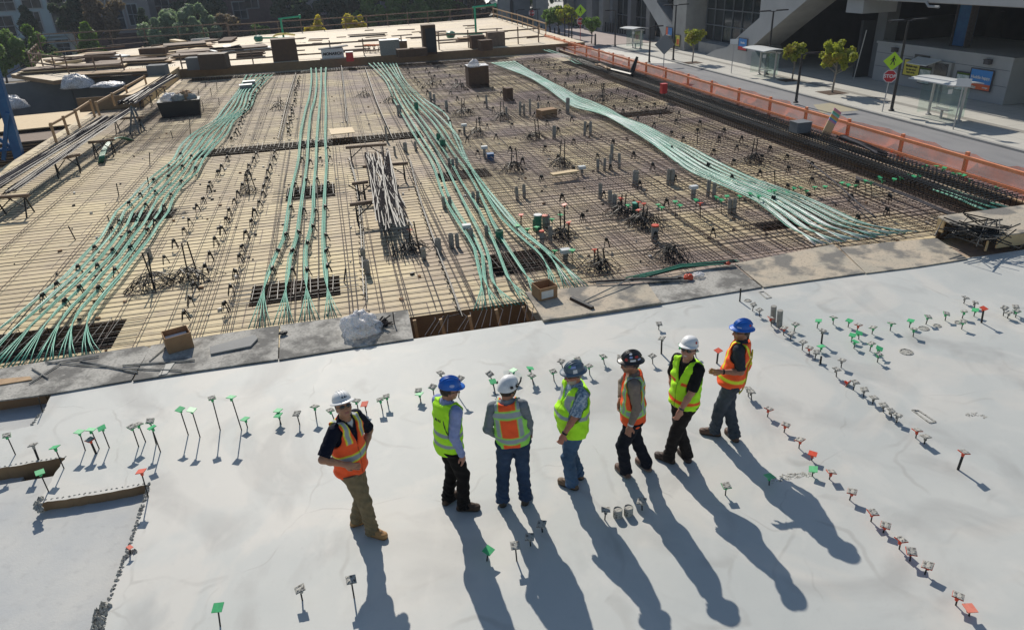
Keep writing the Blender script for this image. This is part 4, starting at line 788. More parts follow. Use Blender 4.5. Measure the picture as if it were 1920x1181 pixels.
for a, b_ in (((244, 252), (247, 200)), ((262, 252), (245, 199)), ((272, 246), (250, 202))):
    g = MB(); q = P(*a, DZ); g.beam(q, J(*b_, q.y + .3), .07, .05); g.build('leg', M['conc_dk'], t, world=True)
# debris tub
t = thing('debris_tub', 'dark tub heaped with rubbish and sacks on the left of the deck', 'tub', tuple(P(342, 216, DZ)), .1); g = MB()
g.box((0, 0, .38), (1.75, 1.0, .76), taper=1.12); g.build('tub', M['black'], t); 
for k, (x, y, r, m_) in enumerate([(-.4, 0, .42, 'bag'), (.35, .1, .45, 'card'), (.0, -.2, .35, 'pipe'), (.6, -.1, .3, 'conc')]):
    o = blob('rubbish_sack', None, None, (0, 0, 0), r, M[m_], 20 + k, .8, 9); o.parent = t; o.location = (x, y, .72)
# boxes, bins and squares
def crate(name, lab, cat, px, py, z, w, d, h, m, rz=0, lid=None, taper=1.0, extra=None):
    c = P(px, py, z); t = thing(name, lab, cat, (c.x, c.y + d / 2, z), rz); g = MB(); g.box((0, 0, h / 2), (w, d, h), taper=taper); g.build('body', m, t)
    g = MB(); g.box((0, 0, h + .012), (w * taper + .03, d * taper + .03, .022)); g.build('lid', lid or m, t)
    if extra: extra(t, w, d, h)
    return t
crate('tall_carton', 'tall brown cardboard bin topped with white bags among the rebar', 'carton', 899, 165, DZ, 1.15, 1.0, 1.15, M['card_dk'], 0, M['bag'])
blob('rubbish_sack', 'white bags heaped on top of the tall brown carton', 'bag', P(889, 126, 1.0), .32, M['bag'], 31, 1.0, 9)
crate('small_carton', 'small brown carton right of the tall brown bin', 'carton', 955, 191, DZ, .34, .5, .62, M['card_dk'], .2)
crate('small_carton', 'small tan carton with dark open side near the wavy bands', 'carton', 1028, 223, DZ, .8, .5, .36, M['card'], .3)
crate('small_bin', 'teal bucket with dark lid right of the middle bands', 'bucket', 921, 303, DZ, .22, .22, .24, M['blue_steel'])
g = MB(); c = P(656, 254, .25); g.box((0, 0, 0), (.95, 1.1, .03), rot=.06); o = tag(g.build('plywood_square', M['ply_new'], at=tuple(P(641, 246, .1))), 'pale square plywood sheet over the middle trench', 'plywood sheet')
for (px, py, lab) in [(468, 165, 'white topped crate on the far left green bands, upper'), (462, 172, 'grey crate beside the far left green bands')]: crate('small_crate', lab, 'crate', px, py, DZ, .7, .5, .35, M['conc'], .1, M['white'])
g = MB(); g.box((0, 0, 0), (.9, .25, .05), rot=.15); tag(g.build('board_offcut', M['ply_new'], at=tuple(P(1058, 324, -.02))), 'short tan board lying among the grey stubs', 'board')
# grey conduit stubs
STUB = {}
def stub(px, py, h, r, m, lab, grp='grey conduit stubs standing on the deck', box=False, top=None):
    c = P(px, py, DZ); t = thing('conduit_stub', lab, 'conduit stub', tuple(c), 0, grp)
    k = (h, r, m.name)
    if k not in STUB: mb = MB(); mb.lathe([(r, 0), (r, h), (r * .85, h), (r * .85, h - .05), (.001, h - .05)], 10); STUB[k] = mb.mesh('pipe', m)
    inst('pipe', STUB[k], (0, 0, 0), (jit(.04), jit(.04), 0), (1, 1, 1), t)
    if box:
        g = MB(); g.box((0, 0, h + .04), (.22, .16, .09)); g.build('junction_box', M['roof_w'], t)
    if top: g = MB(); g.lathe([(r * 1.1, h - .02), (r * 1.1, h + .015), (.001, h + .018)], 10); g.build('end_cap', top, t)
G_, T_ = M['pipe'], M['tendon_dk']
regions = [('in front of the silver rod bundle', [(682, 490, .32, .055), (690, 516, .36, .065), (795, 487, .30, .06), (823, 474, .36, .075), (847, 464, .36, .065), (858, 463, .34, .05), (884, 455, .36, .06), (913, 446, .32, .05)]),
 ('along the middle green bands', [(833, 391, .34, .05), (844, 391, .34, .05), (888, 382, .34, .05), (896, 381, .36, .05), (843, 316, .36, .05), (850, 318, .36, .05), (857, 316, .36, .05)]),
 ('just beyond the silver rod bundle', [(761, 286, .36, .075), (780, 283, .34, .05), (726, 266, .60, .04), (741, 292, .34, .04), (747, 218, .5, .05), (752, 218, .5, .05), (838, 209, .5, .07), (808, 192, .5, .06), (815, 196, .5, .06), (913, 203, .6, .05), (950, 220, .45, .05)]),
 ('in the field of stubs right of the middle bands', [(970, 376, .4, .05), (983, 371, .4, .05), (1121, 323, .42, .05), (1133, 321, .42, .045), (1144, 319, .5, .045), (1161, 316, .5, .05), (1191, 348, .45, .095), (1252, 347, .48, .055), (1260, 347, .48, .07), (1125, 373, .45, .055), (1144, 385, .42, .06), (1151, 392, .42, .07), (1327, 369, .48, .055), (1338, 373, .46, .055), (1368, 401, .4, .06), (1376, 402, .42, .055), (1096, 255, .55, .055), (1107, 255, .55, .06), (1039, 261, .5, .075), (1147, 299, .5, .06), (1064, 214, .7, .09), (975, 217, .6, .06), (983, 217, .5, .05), (994, 216, .7, .05), (1009, 214, .5, .05), (1032, 455, .42, .055), (1028, 428, .36, .055)])]
for where, L_ in regions:
    for k, (px, py, h, r) in enumerate(L_): stub(px, py, h, r, G_, f'{ORD[k]} counted grey conduit stub {where}'.replace('counted ', ''))
for px, py, h, r, m_, lab, bx, tp in [(831, 281, .4, .11, T_, 'thick green pipe stub beside the middle bands, near', 0, None), (823, 270, .4, .08, T_, 'green pipe stub beside the middle bands, farther', 0, None), (782, 212, .5, .10, T_, 'thick green stub standing between the middle bands far back', 0, None), (937, 457, .35, .10, T_, 'short thick green stub at the middle fan', 0, None), (1009, 434, .44, .10, T_, 'thick green stub with white rim beside the red topped stub', 0, M['white']), (1003, 432, .3, .06, T_, 'small green stub left of the thick green one', 0, None), (1191, 401, .3, .09, T_, 'pale green stub between the red capped posts', 0, M['tendon']),
        (1022, 428, .34, .075, G_, 'grey stub with pink top beside the thick green one', 0, M['cap_pk']), (1016, 458, .34, .06, G_, 'red topped stub in front of the thick green one', 0, M['cap_o']), (1227, 452, .40, .085, G_, 'red topped grey stub in front of the double rebar heap', 0, M['cap_o']), (876, 442, .22, .06, G_, 'stub with a wide white junction box at the middle bands', 1, None), (1091, 329, .22, .045, G_, 'stub with white junction box near the tan board', 1, None), (1299, 373, .30, .07, G_, 'stub with white junction box near the green capped posts', 1, None), (1060, 490, .22, .06, G_, 'stub with white junction box behind the labelled cardboard box', 1, None), (871, 253, .35, .05, G_, 'stub with white junction box right of the trench', 1, None), (909, 297, .35, .05, G_, 'stub with white junction box by the teal bucket', 1, None), (283, 486, .28, .06, G_, 'lone grey stub right of the left green bands', 0, None)]:
    stub(px, py, h, r, m_, lab, 'coloured and boxed stubs on the deck', bx, tp)
# plain dark posts at the left and mid deck
for k, (a, b_) in enumerate([((0.5 + 141, 450), (128, 424)), ((208, 424), (201, 404)), ((223, 368), (218, 344)), ((280, 355), (276, 332)), ((281, 308), (280, 286)), ((324, 260), (320, 246)), ((357, 252), (355, 222)), ((382, 208), (378, 188)), ((397, 181), (394, 165)), ((411, 196), (410, 184)), ((407, 170), (406, 154)), ((386, 164), (384, 153)), ((373, 181), (371, 165)), ((645, 530), (648, 503)), ((1453, 345), (1452, 320)), ((1308, 270), (1307, 250)), ((1065, 150), (1065, 133))]):
    stake(a[0], a[1], b_[0], b_[1], 'n', f'{ORD[k]} plain dark post from the left on the deck' , 'dark posts on the deck', DZ, True)
DR = [('of the orange capped posts on the deck', 'orange capped posts on the deck', 'o', 1, [(1058, 427, 383), (1066, 460, 416), (977, 427, 402), (1115, 498, 467), (1164, 402, 371), (1197, 402, 378), (1207, 404, 381), (1197, 420, 393), (1313, 409, 380), (768, 455, 430)]),
      ('of the green capped stakes around the double rebar heap', 'green capped stakes on the deck', 'g', 0, [(1178, 409, 384), (1234, 404, 383), (1241, 414, 388), (1266, 409, 377), (1275, 412, 384), (1305, 404, 374), (1344, 394, 369), (1353, 402, 374), (1363, 391, 367), (1387, 389, 367), (1407, 380, 362), (1423, 391, 367), (1073, 496, 468), (1035, 440, 410), (1051, 425, 402), (970, 440, 422), (989, 450, 428), (1006, 455, 425), (1040, 488, 469)]),
      ('of the green capped stakes over the right green fan', 'green capped stakes over the fan', 'g', 0, [(1443, 372, 358), (1452, 376, 356), (1477, 374, 361), (1489, 368, 352), (1502, 364, 351), (1512, 369, 357), (1528, 367, 350), (1547, 371, 349), (1579, 361, 342), (1591, 371, 346), (1604, 362, 347), (1623, 360, 338), (1634, 369, 341), (1650, 355, 332), (1655, 363, 338), (1677, 357, 335), (1690, 351, 333)]),
      ('of the green capped stakes beside the black edge cage', 'green capped stakes by the edge cage', 'g', 0, [(1707, 350, 328), (1714, 356, 330), (1724, 351, 329), (1731, 325, 311), (1737, 322, 310), (1756, 328, 311), (1768, 338, 317), (1771, 334, 314), (1788, 342, 325), (1798, 346, 325), (1807, 351, 328), (1820, 356, 337), (1869, 371, 351)])]
for where, grp, st, th, L_ in DR:
    for k, (x, yb, yt) in enumerate(sorted(L_)): stake(x, yb, x, yt, st, f'{ORD[k]} from left {where}', grp, DZ, bool(th), 1.15)
# little debris blocks on the formwork
mb = MB()
for k in range(420):
    x, y = R_.uniform(-9, 14), R_.uniform(13, 46); s_ = R_.uniform(.02, .06); mb.box((x, y, DZ + .02), (s_ * 1.6, s_, s_), rot=R_.uniform(0, 3), mi=R_.choice((0, 0, 1, 2)))
tag(mb.build('site_litter', [M['rebar_black'], M['white'], M['card']]), 'small blocks, clips and scraps scattered over the plywood deck', 'litter', kind='stuff')

# ================================================================== EDGE OF THE DECK: RAILS, NET, BOXES
def rail_fence(name, lab, pts, hgt, m, gap=2.4, z=DZ, levels=(.55, 1.05), posth=1.12, cat='guardrail', th=.045, skirt=None):
    c = [Vector((*p, z)) if len(p) == 2 else Vector(p) for p in pts]; t = thing(name, lab, cat, tuple(c[0]))
    for i in range(len(c) - 1):
        a, b = c[i], c[i + 1]; L = (b - a).length; n = max(1, round(L / gap))
        for k in range(n + (1 if i == len(c) - 2 else 0)):
            p = a + (b - a) * k / n; g = MB(); g.beam(p - Vector((0, 0, .1)), p + Vector((jit(.02), jit(.02), posth)), th * 1.3, th * 1.3, up=(1, 0, 0)); g.build('post', m, t, world=True)
        for lv in levels:
            g = MB(); g.beam(a + Vector((-.05, 0, lv)), b + Vector((-.05, 0, lv + jit(.02))), th, .095); g.build('rail', m, t, world=True)
    return t
t = rail_fence('orange_guardrail', 'orange timber guardrail with sagging orange net along the street side', [(17.6, 9), (17.6, 22.2), (17.6, 34.8), (17.6, 48.0), (17.6, 61.0)], 1.1, M['wood_or'], 2.6, -.64, (.60, 1.06), 1.2, 'net fence', .07)
mb = MB(); yy = np.arange(9, 61.0, .3); nz_ = 7
for i, y in enumerate(yy):
    ph = ((y - 9) % 2.6) / 2.6; sag = .05 * sin(pi * ph) * (1 if int(y / 2.6) % 3 else -1.4)
    lowc = .16 * abs(sin(pi * ph * 1.0)) * (1 if int(y / 2.6) % 2 else .5)
    for k in range(nz_ + 1):
        f = k / nz_; z = (-.62 + lowc) * (1 - f) + (.50 + sag * .8) * f
        mb.v.append((17.70 + .10 * sin(y * 2.1 + f * 3) * (1 - abs(f - .5)) + .05 * sin(y * 5.3) + .25 * (1 - f) ** 2 * (-1), y, z))
mb.f = [(i * (nz_ + 1) + k, (i + 1) * (nz_ + 1) + k, (i + 1) * (nz_ + 1) + k + 1, i * (nz_ + 1) + k + 1) for i in range(len(yy) - 1) for k in range(nz_)]; mb.m = [0] * len(mb.f)
mb.build('safety_net', M['net'], t, world=True, smooth=True)
for k in range(22):          # triangular kick boards at the posts
    y = 9 + 2.6 * k
    if y > 60: break
    g = MB(); g.prism([(17.56, y, -.63), (17.56, y - .75, -.63), (17.56, y, -.1)], (.03, 0, 0)); g.build('kick_panel', M['wood_or'], t, world=True)
rail_fence('timber_guardrail', 'pale timber guardrail at the far right beyond the orange net', [(17.8, 61.5), (18.5, 74), (18.9, 87)], 1.1, M['wood'], 2.4, FZ, (.45, 1.0), 1.1)
rail_fence('timber_guardrail', 'long grey brown guardrail along the back of the bright far deck', [(19.0, 87.2), (11, 84.8), (2, 82.7), (-7, 81.3), (-9.5, 81.0)], 1.1, M['wood_grey'], 2.5, FZ, (.5, 1.15), 1.25, th=.06)
rail_fence('timber_guardrail', 'grey brown guardrail along the back of the cluttered far left deck', [(-9.6, 81.0), (-14, 79.6), (-20, 79.4), (-26.2, 79.4)], 1.1, M['wood_grey'], 2.5, FZ, (.6, 1.3), 1.4, th=.07)
rail_fence('timber_guardrail', 'guardrail along the front of the cluttered far left deck', [w2((78, 110), .32), w2((62, 130), .32), w2((130, 140), .32), w2((235, 138), .32)], 1.1, M['wood_grey'], 2.2, FZ, (.5, 1.1), 1.2, th=.06)
rail_fence('timber_guardrail', 'low guardrail on the brown riser left of the dark bin', [(-10, 55.3), (-3.0, 55.6)], 1.0, M['wood_grey'], 2.4, FZ, (.35, .8), .95, th=.06)
rail_fence('timber_guardrail', 'low guardrail on the brown riser beside the white job box', [(-2.3, 56.2), (2.4, 56.0), (5.2, 56.2)], 1.0, M['wood_grey'], 2.2, FZ, (.3, .95), 1.15, th=.06)
rail_fence('timber_guardrail', 'low guardrail on the brown riser right of the dark machine', [(8.0, 56.5), (12.5, 56.5), (15.9, 57)], 1.0, M['wood_grey'], 2.2, FZ, (.45, 1.0), 1.25, th=.06)
rail_fence('timber_guardrail', 'yellow pine guardrail sloping along the left edge of the near deck', [tuple(P(106, 268, DZ)), tuple(P(150, 240, DZ)), tuple(P(178, 220, DZ))], 1.0, M['wood'], 2.2, DZ, (.75,), .85, th=.07)
rail_fence('timber_guardrail', 'yellow pine rail rising beside the upstand form', [tuple(P(186, 213, .3)), tuple(P(240, 180, .3)), tuple(P(275, 160, .4))], 1.0, M['wood'], 2.6, .3, (.45,), .55, th=.07)
# upstand form box on the left
t = thing('upstand_form', 'long plywood box form standing along the left edge of the deck', 'formwork', (-11.5, 44, DZ))
g = MB(); g.box((-11.7, 43.0, .1), (3.2, .05, .72)); g.build('front_panel', M['ply_side'], t, world=True)
g = MB(); g.box((-10.2, 49.2, .1), (.05, 12.3, .72)); g.box((-10.75, 49.2, .43), (1.0, 12.3, .04)); g.build('side_panel', M['ply_new'], t, world=True)
# for k in range(11): crate('block', f'{ORD[k]} small pale block along the foot of the upstand form', 'block', 0, 0, 0, .1, .1, .1, M['white']) if False else None
# colourful striped board leaning by the net
t = thing('striped_board', 'leaning tan board with rainbow stripes at its top by the orange net', 'board', tuple(P(1545, 259, -.04)))
cols = [(.55, .25, .45), (.10, .35, .65), (.65, .55, .12), (.75, .3, .12), (.3, .6, .55), (.10, .5, .3), (.65, .35, .3), (.6, .2, .35)]
a, b_ = P(1545, 259, -.04), J(1571, 207, P(1545, 259, -.04).y + .25); d = b_ - a
g = MB(); g.beam(a, a + d * .56, .36, .03, up=(.3, -1, .5)); g.build('plain_end', M['ply_new'], t, world=True)
for k, c in enumerate(cols): g = MB(); g.beam(a + d * (.56 + .055 * k), a + d * (.56 + .055 * (k + 1)), .36, .03, up=(.3, -1, .5)); g.build('stripe', mat('stripe_paint', c, .6), t, world=True)
rods('rod_bundle', 'dark square tube bundle lying on the edge cage by the net', P(1583, 262, .45), P(1650, 290, .35), 20, .03, .16, [M['steel_dark'], M['steel']], seed=12)
crate('tool_box', 'dark box with a sack on the edge cage right of the red bucket', 'box', 1507, 250, .2, .55, .5, .35, M['conc_dk'])
crate('red_bucket', 'red bucket standing on the black edge cage', 'bucket', 1246, 176, .15, .26, .26, .42, M['red'])
t = thing('leaning_post', 'thick black post leaning with a long black sleeve by the net', 'post', tuple(P(1184, 141, .2))); g = MB(); q = P(1183, 141, .2); g.tube([q, J(1195, 107, q.y)], [.16, .07], 8); g.build('post', M['black'], t, world=True); g = MB(); g.tube([P(1140, 130, .2), P(1184, 141, .25)], .09, 6); g.build('sleeve', M['rebar_black'], t, world=True)
rods('rod_bundle', 'short bundle of lumber and bars by the leaning black post', P(1122, 124, .3), P(1136, 130, .3), 8, .05, .2, [M['wood'], M['card_dk']], seed=13)

# things on the bright far deck
def glyphs(t, word, w, h, y, z, m):
    cu = bpy.data.curves.new('lettering', 'FONT'); cu.body = word; cu.size = h; cu.extrude = .01; cu.align_x = 'CENTER'; cu.align_y = 'CENTER'; cu.offset = .012
    o0 = bpy.data.objects.new('tmp', cu); COL.objects.link(o0); dg = bpy.context.evaluated_depsgraph_get(); me = bpy.data.meshes.new_from_object(o0.evaluated_get(dg)); bpy.data.objects.remove(o0); me.materials.clear(); me.materials.append(m)
    o = bpy.data.objects.new('lettering', me); COL.objects.link(o); o.parent = t; o.location = (0, y, z); o.rotation_euler = (pi / 2, 0, 0); o.scale = (w, 1, 1); return o
crate('dark_bin', 'tall dark brown plywood bin standing on the brown riser', 'bin', 537, 124, FZ - .3, 1.75, 1.5, 1.75, M['card_dk'], .05, M['wood_grey'], .95)
c = P(626, 118, FZ - .1); t = thing('job_box', 'white job box lettered MONARCH standing on the riser', 'job box', (c.x, 56.1, FZ - .15), .05); g = MB(); g.box((0, 0, .40), (1.55, .7, .72)); g.build('body', M['white'], t); g = MB(); g.box((.1, .05, .82), (2.1, .8, .06), rot=Matrix.Rotation(-.06, 3, 'Y')); g.build('lid', M['conc'], t); glyphs(t, 'MONARCH', 1, .27, -.36, .42, M['black'])
crate('red_cooler', 'red cooler beside the white job box', 'cooler', 657, 116, FZ - .1, .5, .5, .6, M['red'], 0, M['white'])
crate('portable_machine', 'dark green column shaped machine on the riser', 'machine', 808, 103, FZ - .05, .95, .9, 1.95, M['card_dk'], 0, M['wood_grey'], 1.0)
c = P(808, 100, FZ); g = MB(); g.box((0, 0, .9), (.7, .1, 1.6)); g.box((.1, -.06, .8), (.3, .04, .9)); tag(g.build('door_panel', M['vdark'], at=(c.x, c.y - .6, FZ)), 'dark front panel of the column shaped machine on the riser', 'panel')
for (px, py, w, d, h, m_, lab) in [(733, 104, 1.4, 1.0, 1.0, 'pipe', 'pink grey wrapped pallet on the far deck'), (748, 100, 1.4, .9, .8, 'ply_side', 'orange brown crate beside the wrapped pallet'), (762, 108, 1.2, .8, .5, 'card_dk', 'row of dark crates on the riser left'), (787, 106, 1.2, .8, .5, 'card_dk', 'dark crate beside the column shaped machine'), (403, 131, 1.75, 1.1, .95, 'ply_dark', 'dark brown job box on the left of the riser'), (366, 132, .9, .9, .75, 'conc_dk', 'grey blue drum box left of the dark job box'), (297, 146, 1.1, .9, .7, 'conc_dk', 'blue grey box behind the stacked rods'), (288, 108, 1.95, 1.2, .65, 'card_dk', 'brown crate with green mark on the cluttered far left deck'), (187, 117, 2.0, 1.4, .55, 'card_dk', 'dark plywood stack on the cluttered far left deck'),
        (897, 92, 1.0, .8, .9, 'card_dk', 'dark crate right of the column shaped machine'), (932, 88, 1.3, .9, 1.0, 'wood_grey', 'tan crate near the far right of the riser'), (912, 96, .9, .7, .7, 'card_dk', 'dark barrow shaped crate at the far right of the riser')]:
    crate('site_crate', lab, 'crate', px, py, FZ, w, d, h, M[m_], jit(.15), M['white'] if 'wrapped' in lab else None)
def lumber(px, py, w, d, n, lab, m='wood', z=FZ, rz=0.0):
    c = P(px, py, z); t = thing('lumber_stack', lab, 'lumber stack', tuple(c), rz)
    for k in range(n): g = MB(); g.box((jit(.08), jit(.1) + k * .02, .05 + k * .13), (w * R_.uniform(.8, 1.05), d, .07)); g.build('board', M[m] if k % 2 else M['wood_grey'], t)
for px, py, w, d, n, m_, rz, lab in [(350, 96, 4.0, 2.4, 5, 'wood', .2, 'tall stack of tan panels on the cluttered far left deck'), (395, 101, 5, 2.2, 3, 'conc_dk', .15, 'dark blue grey stack of forms left of centre'), (450, 97, 5, 2.2, 3, 'roof_w', .2, 'pale topped stack of forms behind the dark job box'), (365, 110, 3.5, 1.8, 3, 'wood', -.3, 'tilted tan pallets on the far left deck'), (250, 122, 6, 1.2, 3, 'wood', -.15, 'long brown lumber stack by the crate with green mark'), (140, 133, 7, 1.6, 3, 'ply_new', .05, 'long pale lumber at the left front of the far deck'), (220, 140, 6, 1.6, 2, 'wood', -.1, 'lumber laid at the middle front of the far left deck'), (690, 68, 4, .5, 2, 'wood_grey', 0, 'dark timbers on the bright far deck, far left pair'), (697, 76, 2.6, .4, 1, 'wood_grey', 0, 'single dark timber on the bright deck'), (697, 87, 2.6, .4, 1, 'wood_grey', .05, 'dark timber in front of the others on the bright deck'), (590, 86, 5, .3, 1, 'wood_grey', .1, 'long dark timber with upright rods'), (812, 61, 3, .8, 1, 'ply_dark', 0, 'dark mat near the far rail'), (830, 67, 2.5, .5, 2, 'wood', .1, 'short timber stack behind the column machine'), (660, 95, 3, .5, 1, 'wood_grey', .05, 'tan plank behind the white job box'), (845, 76, 2.8, .5, 1, 'wood', .05, 'tan plank right of the column machine'), (900, 74, 4, 1.0, 2, 'wood', .1, 'flat tan stack near the far right rail'), (470, 107, 2.0, .9, 3, 'wood_grey', .1, 'small brown pallet right of the dark job box'), (1000, 100, .1, .1, 1, 'wood', 0, '')]:
    if lab: lumber(px, py, w, d, n, lab, m_, rz=rz)
# trestle group with orange legs
for k, px in enumerate((688, 697, 706)): trestle(tuple(P(px - 6, 100, .3)), tuple(P(px + 8, 99, .3)), 1.1, ['orange legged sawhorse on the bright deck, left', 'orange legged sawhorse on the bright deck, middle', 'orange legged sawhorse on the bright deck, right'][k], M['wood_or'])
# green concrete placing pipes
def placer(px, py, hh, arm, lab, s=1):
    c = P(px, py, FZ); t = thing('green_pump_stand', lab, 'pump stand', tuple(c)); m = M['green_steel']
    g = MB(); g.tube([(0, 0, 0), (0, 0, hh)], .09, 8); g.build('mast', m, t); g = MB(); g.tube([(-.2, 0, hh), (arm, 0, hh + .12)], .08, 8); g.box((arm, 0, hh + .1), (.18, .18, .3)); g.build('arm', m, t)
    g = MB(); g.box((0, 0, .2), (1.0, .8, .35)); g.beam((-.1, 0, .3), (-s * 2.0, 0, .4), .14, .14); g.build('base', m, t); g = MB(); g.lathe([(.3, -.25), (.42, .0), (.35, .2), (.15, .3)], 10, (-s * 2.2, 0, .35)); g.build('hopper', M['tendon_dk'], t)
placer(893, 71, 2.4, 1.8, 'green steel pump stand with a side arm at the far right of the far deck')
placer(533, 78, 1.9, 1.7, 'green steel pump stand behind the dark brown bin', 1)
g = MB(); g.tube(spline([P(512, 70, FZ), P(518, 66, 1.2), P(535, 64, 1.5), P(552, 66, 1.0)], .4), .08, 6); tag(g.build('yellow_hose', M['yellow_plastic'], loc=tuple(P(512, 70, FZ))), 'yellow hose arched by the left green pump stand', 'hose')
# white tarps over the cluttered deck edge
blob('tarp', 'white crumpled tarp peaked at the edge of the far left deck', 'tarp', P(146, 164, -.2), 1.0, M['bag'], 41, .75, 14, .18); blob('tarp', 'low white tarp right of the peaked tarp at the pit edge', 'tarp', P(205, 162, -.2), 1.0, M['bag'], 42, .25, 12, .2); blob('tarp', 'bulging white mesh covered tarp by the blue tower', 'tarp', P(24, 203, -1.2), .9, M['bag'], 43, .8, 12, .2)
# stacked lumber in the pit and the blue tower
lumber(72, 290, 4.6, 5, 9, 'brown plywood stack in the pit beside the blue tower', 'ply_side', -2.2, .1)
c = P(72, 285, -2.2); g = MB(); g.box((0, 2, 1.30), (4.8, 5.0, .05), rot=.15); tag(g.build('plywood_sheet', M['ply_new'], at=tuple(c)), 'pale plywood sheet on top of the stack in the pit', 'plywood sheet')
for k in range(46):      # loose boards and panels strewn over the cluttered part of the far deck
    x, y = R_.uniform(-22, -8), R_.uniform(62, 77); l, w_ = R_.uniform(1.0, 4.0), R_.choice((.12, .2, .6, 1.2)); g = MB(); g.box((0, 0, 0), (l, w_, R_.uniform(.03, .2)), rot=Matrix.Rotation(R_.uniform(0, 3.1), 3, 'Z') @ Matrix.Rotation(jit(.05), 3, 'Y'))
    tag(g.build('loose_board', M[R_.choice(('wood', 'wood_grey', 'ply_new', 'card_dk', 'roof_w'))], at=(x, y, FZ + .1 + R_.random() * .25)), 'loose board strewn over the cluttered far left deck', 'board', 'loose boards on the far left deck')
for k in range(30):
    x, y = R_.uniform(-6, 17), R_.uniform(58, 80); l = R_.uniform(.5, 2.4); g = MB(); g.box((0, 0, 0), (l, R_.choice((.1, .15, .4)), .06), rot=R_.uniform(-.4, .4))
    tag(g.build('loose_board', M[R_.choice(('wood', 'wood_grey', 'card_dk'))], at=(x, y, FZ + .04)), 'loose board lying on the bright open part of the far deck', 'board', 'loose boards on the bright far deck')
mb = MB()
for k in range(70): x = -20.5 + k * .14; mb.tube([(x, 57.3, -.2), (x + jit(.03), 57.35, .35 + jit(.12))], .016, 3)
for z in (-.05, .2): mb.tube([(-20.5, 57.33, z), (-10.8, 57.33, z)], .014, 3)
tag(mb.build('wire_mesh', M['steel_dark'], loc=(-15, 57.3, -.2)), 'upright rusty wire mesh along the top of the dark basement wall', 'wire mesh')
t = thing('blue_tower', 'blue steel lattice tower at the left frame edge', 'tower', tuple(J(30, 300, 33.)))
for (a, b_, w) in [((-14, 120), (38, 300), .34), ((14, 212), (7, 300), .14), ((-34, 240), (30, 282), .13), ((-40, 196), (12, 190), .15), ((-30, 285), (34, 278), .12), ((-60, 120), (-28, 300), .3)]:
    g = MB(); g.beam(J(*a, 33), J(*b_, 33.4), w, w * .8, up=(0, 1, 0)); g.build('strut', M['blue_steel'], t, world=True)
# ================================================================== STATION ON THE RIGHT
def text_mesh(word, size, m, parent, M4, extrude=.004):
    cu = bpy.data.curves.new('lettering', 'FONT'); cu.body = word; cu.size = size; cu.extrude = extrude; cu.align_x = 'CENTER'; cu.align_y = 'CENTER'; cu.offset = size * .025
    o0 = bpy.data.objects.new('tmp', cu); COL.objects.link(o0); dg = bpy.context.evaluated_depsgraph_get(); me = bpy.data.meshes.new_from_object(o0.evaluated_get(dg)); bpy.data.objects.remove(o0)
    me.materials.clear(); me.materials.append(m)
    o = bpy.data.objects.new('lettering', me); COL.objects.link(o); o.parent = parent
    loc, rot, sc = M4.decompose(); o.location = loc; o.rotation_euler = rot.to_euler(); return o
def wallframe(c, facing):        # matrix whose x runs along the sign, y up, z towards the viewer
    z = Vector(facing).normalized(); y = Vector((0, 0, 1)); x = y.cross(z).normalized(); y = z.cross(x)
    return Matrix(((x.x, y.x, z.x, c[0]), (x.y, y.y, z.y, c[1]), (x.z, y.z, z.z, c[2]), (0, 0, 0, 1)))
BX = 34.0
st = thing('station_building', 'grey concrete transit station with slanting struts, dark glazing and raised deck', 'building', (37, 55, WZ))
def poly(name, px, X, th, m, mb=None, side=None):
    g = MB(); g.prism([K(x, y, X) for x, y in px], (th, 0, 0), 0, 1); return g.build(name, [m, side or m], st, world=True)
poly('strut', [(1185, -30), (1205, 0), (1220, 24), (1234, 48), (1243, 69), (1238, 84), (1250, 88), (1263, 90), (1262, 52), (1239, 16), (1232, 5), (1228, -30)], BX, 1.2, M['conc_lt'], side=M['conc_dk'])  # sides of both struts are coloured darker to stand for their shade
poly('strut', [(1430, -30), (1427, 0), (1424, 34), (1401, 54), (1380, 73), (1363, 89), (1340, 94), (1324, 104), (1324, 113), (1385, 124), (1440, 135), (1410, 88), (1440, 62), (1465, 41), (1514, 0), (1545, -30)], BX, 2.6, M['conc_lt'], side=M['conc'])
g = MB(); g.box((35.1, 69.9, 1.5), (2.3, 3.0, 8.2)); g.box((35.6, 68.5, 1.5), (3.4, .3, 8.1)); g.build('column', M['conc'], st, world=True)
# recessed glazing with mullions
def glazing(name, X, y0, y1, z0, z1, ny, nz):
    g = MB(); g.box((X + .1, (y0 + y1) / 2, (z0 + z1) / 2), (.1, y1 - y0, z1 - z0)); f = g.build(name, M['glass'], st, world=True)
    g = MB()
    for k in range(ny + 1): g.box((X, y0 + (y1 - y0) * k / ny, (z0 + z1) / 2), (.09, .07, z1 - z0))
    for k in range(nz + 1): g.box((X - .012, (y0 + y1) / 2, z0 + (z1 - z0) * k / nz), (.09, y1 - y0, .08))
    g.build('mullions', M['conc_dk'], f, world=True)
glazing('curtain_wall', 35.9, 56.5, 68.0, -1.5, 5.5, 7, 5)
glazing('curtain_wall', 36.2, 71.2, 98, -2.4, 5.5, 14, 4)
g = MB(); g.box((36.4, 84.5, -2.35), (.8, 26, .35)); g.box((35.2, 61.5, -2.0), (1.2, 10.5, .95)); g.build('plinth', M['conc'], st, world=True)
for y in (76.5, 80.5, 86, 92): g = MB(); g.box((35.6, y, 1.2), (.7, 1.0, 7.5)); g.build('pier', M['conc_dk'], st, world=True)
